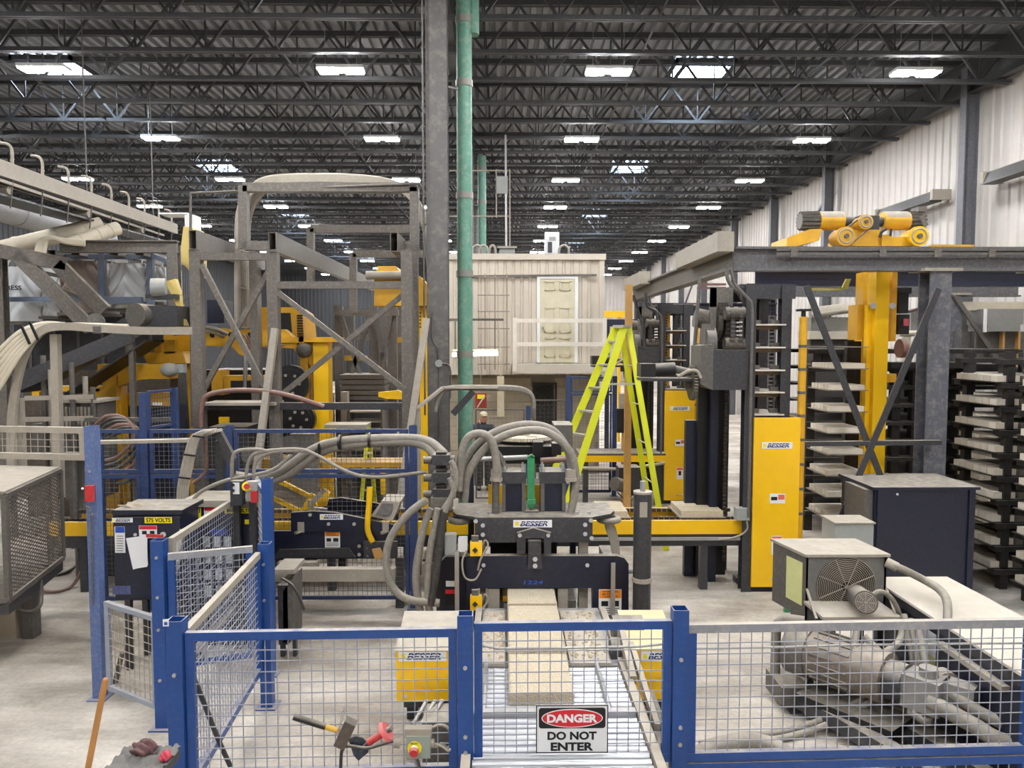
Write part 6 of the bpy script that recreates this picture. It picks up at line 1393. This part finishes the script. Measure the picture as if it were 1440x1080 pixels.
mo = M().pb(1262, 1276, 405, 440, 10.9, .25).pb(1260, 1280, 404, 412, 10.85, .25).pb(1262, 1278, 442, 470, 10.9, .3).out('mast_drive', black, ms); M().pb(1270, 1277, 448, 458, 10.88, .02).out('red_plate', mat('faded_red', (214, 90, 96)), mo)
M().cyl(W(1264, 490, 10.95), W(1272, 490, 10.95), .14, 16).out('drive_motor', copper, mo); M().hose([W(1296, 392, 10.9), W(1300, 415, 10.9), W(1293, 432, 10.9), W(1278, 438, 10.9)], .022).out('power_cable', copper, mo)
# pallets of concrete slabs on the mast forks
pal = None; blk = None
fX0, fX1 = PX(1168, 10.6), PX(1222, 10.6)
ntier = 9
for k in range(ntier):
    z = PZ(731, 10.6) + .312 * k
    pos = 'the %s fork level up, left of the mast' % ORD[k]
    M().b(fX0 - .02, fX1, 10.58, 11.3, z, z + .014).thing('steel_pallet', rbk, 'thin steel pallet on ' + pos, 'pallet', 'pallets on the mast forks')
    if k == ntier - 1: break
    for q in range(6):
        y0_ = 10.61 + q * .112
        if blk is None:
            blk = M().b(fX0 + .02, fX1 - .04, y0_, y0_ + .094, z + .015, z + .085).thing('concrete_block', cblock, ORD[q] + ' long block from the front on ' + pos, 'block', 'blocks on the mast fork pallets'); b0_ = blk.location.copy(); b0y, b0z = y0_, z
        else: copy_tree(blk, b0_ + V((0, y0_ - b0y, z - b0z)), ORD[q] + ' long block from the front on ' + pos)
# ---- racks on the right: black frame with tiers, pallets and blocks
def rack(xf, ya, yb, tiers, zb, dz, depth, label, side, nblk, first=0, cols=1):
    t = T('curing_rack', label, 'rack', (xf + depth / 2, (ya + yb) / 2, 0), 'curing racks')
    for yy in (ya + .05, yb - .15):
        for xx in (xf + .12, xf + depth - .1): M().b(xx, xx + .1, yy, yy + .1, 0, zb + dz * tiers + .1).out('upright', rackm, t)
    for k in range(tiers + 1):
        for yy in (ya + .02, yb - .16): M().b(xf + .02, xf + depth, yy, yy + .14, zb + dz*k - .07, zb + dz*k - .002).out('arm', rackm, t)
    return t
def load(xf, ya, yb, zb, dz, tiers, nblk, wd, where, skip=()):
    global RB
    rb = None
    for k in range(tiers):
        if k in skip: continue
        z = zb + dz*k; lab = 'the %s tier up, %s' % (ORD[k], where)
        M().b(xf - .03, xf + wd, ya, yb, z, z + .014).thing('steel_pallet', rackm, 'dark steel pallet on ' + lab, 'pallet', 'pallets in the curing racks')
        st = (yb - ya - .06) / nblk
        for q in range(nblk):
            y0_ = ya + .03 + st*q
            if rb is None:
                rb = M().b(xf, xf + wd*.3, y0_, y0_ + st*.87, z + .015, z + .095).thing('concrete_block', cblock, ORD[q] + ' pale block from the front on ' + lab, 'block', 'blocks in the curing racks'); l0 = rb.location.copy(); z0, yy0 = z, y0_
            else: copy_tree(rb, l0 + V((0, y0_ - yy0, z - z0)), ORD[q] + ' pale block from the front on ' + lab)
        # rest of the tier: plain slab in concrete darkened to look shaded
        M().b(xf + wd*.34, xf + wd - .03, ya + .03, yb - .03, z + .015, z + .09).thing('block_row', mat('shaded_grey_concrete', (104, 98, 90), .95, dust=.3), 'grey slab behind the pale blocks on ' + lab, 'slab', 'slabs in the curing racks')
rX = 6.5
dzr = .31; rz = PZ(803, 9.6)
rack(rX, 9.55, 10.6, 9, rz, dzr, 1.1, 'dark curing rack beside the navy steel box, full of blocks', 1, 6)
load(rX, 9.6, 10.55, rz, dzr, 9, 6, 1.0, 'rack beside the navy box')
rack(rX, 8.2, 9.25, 9, rz - .02, dzr, 1.1, 'dark curing rack cut by the right picture edge', 1, 6)
load(rX, 8.25, 9.2, rz - .02, dzr, 9, 6, 1.0, 'rack at the right edge')
rack(7.75, 11.5, 12.5, 8, rz + .1, .33, 1.1, 'dark curing rack behind the full front racks', 1, 6)
load(7.75, 11.55, 12.45, rz + .1, .33, 8, 6, 1.0, 'rack behind the front ones', ())
# dark racks between the mast and the column
dr_ = T('empty_rack', 'black storage rack tiers between the mast and the scuffed column', 'rack', (PX(1270, 12.6), 13, 0))
for xx in (PX(1140, 12.6), PX(1262, 12.6), PX(1290, 12.6), PX(1345, 12.6), PX(1440, 12.6)):
    for yy in (12.7, 14.2): M().b(xx, xx + .14, yy, yy + .14, 0, PZ(520, 12.7)).out('upright', rackm, dr_)
for k in range(10):
    z = .3 + k*.31
    M().b(PX(1138, 12.6), PX(1440, 12.6), 12.62, 12.7, z, z + .06).b(PX(1138, 12.6), PX(1440, 12.6), 14.1, 14.2, z, z + .06).out('shelf_beam', rackm, dr_)
    M().b(PX(1150, 12.6), PX(1440, 12.6), 12.7, 14.1, z + .062, z + .075).out('shelf_sheet', rackm, dr_)
for k in range(6):
    M().pb(1144 + k*13.5, 1156 + k*13.5, 494, 507, 12.8, .35).thing('dark_block', mat('dark_block', (66, 68, 72), .8, dust=.2), '%s dark block from the left on the black rack behind the mast' % ORD[k], 'block', 'dark blocks on the black rack')
M().b(PX(1140, 12.8), PX(1226, 12.8), 12.75, 13.2, PZ(511, 12.8), PZ(507.5, 12.8)).thing('dark_pallet', rackm, 'dark pallet carrying the dark blocks behind the mast', 'pallet')
for i, (x0, x1, c, yy) in enumerate(((1255, 1368, 510, 12.4), (1330, 1416, 513, 12.55))): M().pb(x0, x1, c, c + 8, yy, .5).thing('black_beam', black, ['long black beam on the rack top left of the column', 'long black beam on the rack top right of the column'][i], 'beam')
# ---- grey hood, sacks and pipes in the right background
hd_ = T('extraction_hood', 'grey sheet metal hood along the right wall behind the gantry', 'hood', (PX(1390, 14.4), 14.5, 0))
gyh = mat('hood_grey', (128, 128, 124), .5, dust=.5, side=.2)
M().pb(1280, 1385, 436, 466, 15.1, .5).out('long_hood', gyh, hd_); M().pb(1386, 1438, 434, 456, 14.3, .6).out('box_hood', gyh, hd_); M().pb(1388, 1434, 456, 466, 14.3, .6).out('lower_hood', gyh, hd_)
M().pb(1345, 1450, 466, 505, 14.55, .2).out('back_panel', mid, hd_); M().pb(1345, 1452, 424, 436, 14.6, .2).out('top_board', cream, hd_)
for a in (1342, 1370, 1410, 1432): M().b(PX(a, 14.4), PX(a + 3, 14.4), 14.4, 14.5, 0, PZ(466, 14.4)).out('leg', tan if a > 1400 else mid, hd_)
M().pb(1384, 1387, 434, 467, 14.25, .05).out('white_edge', white, hd_)
sb_ = T('pipe_stack', 'stack of pale pipes and boards behind the near elevator', 'pipes', (PX(1180, 15.2), 15.4, 0))
for i in range(5): M().cyl(W(1140, 444 - i*2.2, 15.0 + i*.12), W(1206, 436 - i*2, 15.4 + i*.12), .05, 10).out('pipe', pale, sb_)
M().pb(1140, 1210, 446, 465, 15.3, .5).out('grey_bin', gyh, sb_); M().pb(1138, 1212, 466, 477, 15.0, .6).out('timber', cream, sb_); M().b(PX(1140, 15.2), PX(1205, 15.2), 15.2, 15.7, 0, PZ(477, 15.1)).out('trestle', mid, sb_)
t = T('pipe_trestle', 'cream pipe trestle behind the scuffed gantry column', 'trestle', (PX(1290, 14.9), 15, 0)); M().cyl(W(1264, 469, 14.9), W(1304, 469, 14.9), .06, 12).out('pipe', cream, t); M().b(PX(1272, 14.9), PX(1281, 14.9), 14.9, 15.0, 0, PZ(472, 14.9)).out('leg', cream, t)
M().pb(848, 890, 437, 446, 24, .4).b(PX(870, 24), PX(874, 24), 24.1, 24.2, 0, PZ(446, 24)).thing('far_yellow_beam', yellow, 'distant yellow beam right of the control room', 'beam')
M().pb(848, 905, 449, 459, 22, .3).b(PX(852, 22), PX(858, 22), 22.1, 22.2, 0, PZ(459, 22)).b(PX(898, 22), PX(903, 22), 22.1, 22.2, 0, PZ(459, 22)).thing('far_blue_beam', navy, 'distant navy beam below the yellow beam', 'beam')
# ---- navy steel box, grey box
nb_ = T('navy_steel_box', 'large navy steel box with dusty rim in front of the racks', 'box', (PX(1308, 9.0), 9.3, 0))
X0, X1 = PX(1237, 9.0), PX(1380, 9.0); Z1, Z0 = PZ(690, 9.0), .06
M().b(X0, X1, 9.0, 9.9, Z0, Z1).out('body', navy, nb_)
M().b(X0 - .04, X1 + .04, 8.97, 9.93, Z1, Z1 + .035).out('rim', navy, nb_)
for xx in (X0 + .02, X1 - .09): M().b(xx, xx + .07, 8.975, 9.0, Z0, Z1).out('corner_post', navy, nb_)
M().b(X0 - .1, X0 - .002, 9.05, 9.6, .3, Z1 - .01).out('side_channel', mid, nb_)
for xx in (X0 + .05, X1 - .15): M().b(xx, xx + .1, 9.1, 9.8, 0, Z0).out('skid', dark, nb_)
for a in (1262, 1370): M().cyl(W(a, 695, 9.0), W(a, 695, 8.985), .015, 8).out('bolt', steel, nb_)
gb_ = T('grey_control_box', 'plain pale grey steel box standing left of the navy box', 'box', (PX(1208, 8.4), 8.6, 0))
M().b(PX(1181, 8.4), PX(1236, 8.4), 8.4, 8.75, PZ(800, 8.4), PZ(738, 8.4)).out('enclosure', greybox, gb_); M().b(PX(1179, 8.4), PX(1238, 8.4), 8.38, 8.77, PZ(738, 8.4), PZ(736, 8.4)).out('lid', pale, gb_); M().b(PX(1190, 8.4), PX(1200, 8.4), 8.5, 8.6, 0, PZ(800, 8.4)).b(PX(1220, 8.4), PX(1230, 8.4), 8.5, 8.6, 0, PZ(800, 8.4)).out('leg', dark, gb_)
# ---- oil cooler
oY = 6.6
ok_ = T('oil_cooler', 'dusty oil cooler with round fan grille and motor on a stand', 'cooler', (PX(1190, oY), oY + .2, 0))
cxl, cxr, czt, czb = PX(1141, oY), PX(1256, oY), PZ(784, oY), PZ(873, oY)
M().b(cxl, cxr, oY, oY + .04, czb, czt).b(cxl, cxl + .02, oY, oY + .5, czb, czt).b(cxr - .02, cxr, oY, oY + .5, czb, czt).b(cxl, cxr, oY + .46, oY + .5, czb, czt).out('casing', mat('galvanised_casing', (116, 116, 114), .4, .4, dust=.6, side=.12), ok_)
M().ext([(cxl - .02, oY - .03, czt), (cxr + .02, oY - .03, czt), (cxr - .04, oY + .52, czt), (cxl - .14, oY + .52, czt)], (0, 0, .025)).out('top_cover', pale, ok_)
M().ext([(cxl - .001, oY, czb), (cxl - .001, oY, czt), (cxl - .12, oY + .5, czt), (cxl - .12, oY + .5, czb)], (.01, 0, 0)).out('side_panel', mid, ok_)
plate(ok_, 'instruction_label', V((cxl - .045, oY + .16, (czt + czb) / 2 + .02)), .24, .4, mat('pale_yellow_label', (206, 206, 140), .6, dust=.1), (.234, -.97, 0), (0, 0, 1))
fcx, fcz, fr3 = PX(1198, oY), PZ(826, oY), PX(1240, oY) - PX(1198, oY)
fc = V((fcx, oY - .012, fcz))
M().cyl(fc + V((0, .008, 0)), fc + V((0, .011, 0)), fr3, 40).out('fan_opening', black, ok_)
gr = M()
for i in range(3, 17): r_ = fr3 * i / 16; gr.tube([fc + V((r_*math.cos(k*math.pi/20), -.01, r_*math.sin(k*math.pi/20))) for k in range(40)], .0032, 4, True)
for k in range(8): a = k*math.pi/4 + .4; gr.beam(fc + V((0, -.014, 0)), fc + V((fr3*math.cos(a), -.014, fr3*math.sin(a))), .006, .006)
gr.out('fan_grille', pale, ok_)
mcx = PX(1212, oY - .3)
m0 = W(1204, 836, oY - .02); m1 = W(1216, 846, oY - .42)
mo = M().cyl(m0, m1, .09, 20).out('fan_motor', mid, ok_); M().cyl(m1, m1 + (m1 - m0).normalized() * .05, .098, 20).out('motor_end', mid, mo)
e_ = m1 + (m1 - m0).normalized() * .052; u_ = (m1 - m0).normalized(); rr2 = u_.cross(V((0, 0, 1))).normalized(); uu2 = rr2.cross(u_)
g2 = M()
for i in (2, 3, 4, 5): g2.tube([e_ + rr2*(.016*i*math.cos(k*math.pi/10)) + uu2*(.016*i*math.sin(k*math.pi/10)) for k in range(20)], .0035, 4, True)
for k in range(8): a = k*math.pi/4; g2.beam(e_, e_ + rr2*(.085*math.cos(a)) + uu2*(.085*math.sin(a)), .006, .006)
g2.out('motor_grille', pale, mo)
M().b(PX(1152, oY - .2), PX(1262, oY - .2), oY - .4, oY, PZ(862, oY - .2), PZ(858, oY - .2)).out('motor_shelf', pale, ok_)
for s_ in (1142, 1256): M().beam(V((PX(s_, oY), oY - .01, PZ(830, oY))), V((PX(s_ + 10, oY - .3), oY - .38, PZ(862, oY - .2))), .02, .02).out('shelf_brace', mid, ok_)
M().hose([W(1226, 838, oY - .38), W(1238, 832, oY - .38), W(1254, 842, oY - .35), W(1266, 868, oY - .3), W(1270, 900, oY - .3)], .022).out('motor_cable', hose_m, ok_)
M().hose([W(1246, 792, oY - .03), W(1268, 800, oY - .1), W(1300, 816, oY - .1), W(1322, 830, 6.3), W(1332, 848, 6.05), W(1332, 884, 5.88)], .035, 12).out('oil_hose', hose_m, ok_); M().cyl(W(1246, 790, oY - .03), W(1262, 798, oY - .08), .045, 8).out('hose_fitting', pale, ok_)
for a in (1150, 1180, 1250): 
    for dd in (.05, .42): M().b(PX(a, oY), PX(a, oY) + .06, oY + dd, oY + dd + .06, 0, czb).out('stand_leg', dark, ok_)
M().b(cxl, cxr, oY, oY + .5, czb - .05, czb).out('stand_frame', mid, ok_)
# ---- hydraulic tank
tk = T('hydraulic_tank', 'long navy hydraulic tank with a pale dusty top at right', 'tank', (4.0, 5.9, 0))
tx0, tx1, ty0, ty1, tz = 3.62, 4.32, 4.98, 7.05, 1.0
M().b(tx0, tx1, ty0, ty1, .12, tz - .02).out('body', navy, tk); M().b(tx0 - .03, tx1 + .03, ty0 - .02, ty1 + .02, tz - .02, tz).out('top_cover', mat('dusty_tank_top', (206, 198, 184), .85, dust=.7, var=.08), tk)
M().b(tx0 - .03, tx0 - .001, ty0, ty1, tz - .1, tz - .021).out('side_flange', dark, tk)
for zz in (.82, .42): M().b(tx0 - .06, tx0 - .001, 5.1, 5.9, zz - .02, zz + .02).out('slotted_rail', pale, tk)
for yy in (5.2, 6.8): M().b(tx0 + .05, tx1 - .05, yy, yy + .1, 0, .12).out('foot', dark, tk)
for zz, hh, m_ in ((.75, .2, paper), (.5, .3, mat('pale_yellow_label', (206, 206, 140)))): plate(tk, 'side_label', V((tx0 - .004, 6.1, zz)), .2, hh, m_, (0, -1, 0), (0, 0, 1))
M().b(1.0 * (tx1 + .03), tx1 + .25, 5.6, 7.0, .02, .14).thing('floor_curb', dark, 'dark steel curb on the floor right of the hydraulic tank', 'curb')
# ---- pump motor and plumbing in front of the cooler
pu = T('pump_unit', 'dusty electric motor and hydraulic pump on skids behind the right mesh panel', 'pump', (3.2, 6.1, 0))
ma, mb_ = F(1195, 985, .5), F(1275, 1030, .5)
pa, pb2 = V((2.75, 6.35, .55)), V((3.15, 5.85, .55))
M().cyl(pa, pb2, .21, 26).out('motor', mat('cast_grey', (100, 90, 80), .6, dust=.55, side=.2), pu)
dd = (pb2 - pa).normalized()
for k in range(18):
    a = 2*math.pi*k/18; s_ = dd.cross(V((0, 0, 1))); off = s_*(.21*math.cos(a)) + V((0, 0, .21*math.sin(a))); M().beam(pa + off + dd*.05, pa.lerp(pb2, .6) + off, .012, .03, off).out('cooling_fin', mid, pu)
M().cyl(pa - dd*.2, pa, .23, 26).out('fan_cowl', mid, pu); M().cyl(pb2, pb2 + dd*.14, .16, 20).out('coupling', dark, pu)
pc = pb2 + dd*.3
M().beam(pb2 + dd*.14, pb2 + dd*.42, .24, .26).cyl(pc + V((0, 0, .13)), pc + V((0, 0, .2)), .07, 12).beam(pc + V((.1, -.05, .05)), pc + V((.25, -.2, .05)), .16, .16).out('pump_body', mat('dusty_aluminium', (140, 138, 134), .45, .4, dust=.45), pu)
M().hose([pc + V((-.05, -.1, -.02)), pc + V((.1, -.35, -.06)), pc + V((.25, -.5, -.12)), pc + V((.5, -.55, -.13)), V((tx0 + .02, 4.95, .35))], .06, 12).out('suction_hose', hose_m, pu)
M().hose([pc + V((.1, -.1, .05)), pc + V((.2, -.3, .0)), pc + V((.32, -.42, -.04))], .045, 12).out('pressure_hose', hose_m, pu)
for i in range(3): M().hose([V((3.45, 6.2 - i*.1, .95)), V((3.42, 6.0 - i*.1, .7)), V((3.4, 5.9 - i*.1, .45)), V((3.3, 5.7 - i*.08, .35)), V((3.2, 5.6, .4))], .03).out('riser_hose', hose_m, pu)
M().hose([W(1150, 975, 6.3) * 1, V((2.35, 6.45, .7)), V((2.45, 6.5, .78)), V((2.62, 6.45, .8))], .04)
M().tube([V((2.5, 6.6, .15)), V((2.5, 6.6, .72)), V((2.56, 6.58, .78)), V((2.72, 6.5, .78))], .045, 10).out('cowl_pipe', hose_m, pu)
M().hose([W(1205, 885, 6.1), W(1203, 915, 6.0), W(1225, 925, 5.9), W(1262, 905, 6.0), W(1270, 880, 6.2)], .03).hose([W(1215, 895, 6.1), W(1245, 925, 5.95), W(1262, 945, 5.8), W(1255, 960, 5.7)], .03).out('cooler_hose', hose_m, pu)
for yy in (0, .5): M().beam(V((2.55 + yy, 6.5, .14)), V((3.25 + yy*.7, 4.9, .14)), .12, .12).out('skid_channel', dark, pu)
M().beam(V((2.7, 6.35, .22)), V((3.2, 5.7, .22)), .4, .06).out('motor_base', black, pu); M().b(2.45, 2.7, 6.3, 6.7, .08, .26).out('coupling_block', mid, pu)
for a, zz in (((2.6, 6.4)), ((3.1, 5.3))): M().b(a - .05, a + .05, zz - .05, zz + .05, 0, .1).out('skid_foot', dark, pu)
M().cyl(V((3.5, 5.72, .62)), V((3.5, 5.62, .62)), .085, 18).out('filter_head', pale, pu); M().b(3.52, 3.6, 5.5, 5.58, .42, .55).out('red_filter', red, pu)
for i, (pts, r) in enumerate((([W(1270, 948, 5.95), W(1240, 968, 6.0), W(1160, 1010, 6.05), F(1095, 1030, .03), F(1040, 1034, .03), F(985, 1046, .03)], .028), ([W(1272, 956, 5.9), W(1242, 977, 5.95), W(1165, 1018, 6.0), F(1100, 1038, .03), F(1050, 1041, .03)], .028))):
    M().hose(pts, r).thing('floor_hose', hose_m, ['long pale hose running from the pump across the floor', 'second pale hose beside the long one on the floor'][i], 'hose', 'hoses on the floor at right')
M().hose([F(972, 1066, .07), W(1000, 1052, 5.75), W(1045, 1042, 5.8), W(1085, 1048, 5.75), F(1115, 1066, .07)], .065, 12).thing('flexible_duct', hose_m, 'thick grey flexible duct arching on the floor at the fence', 'duct')
M().b(PX(1112, 8.8), PX(1122, 8.8), 8.8, 8.85, 0, .1).thing('green_bottle_crate', green, 'small green box on the floor below the yellow cover', 'box')
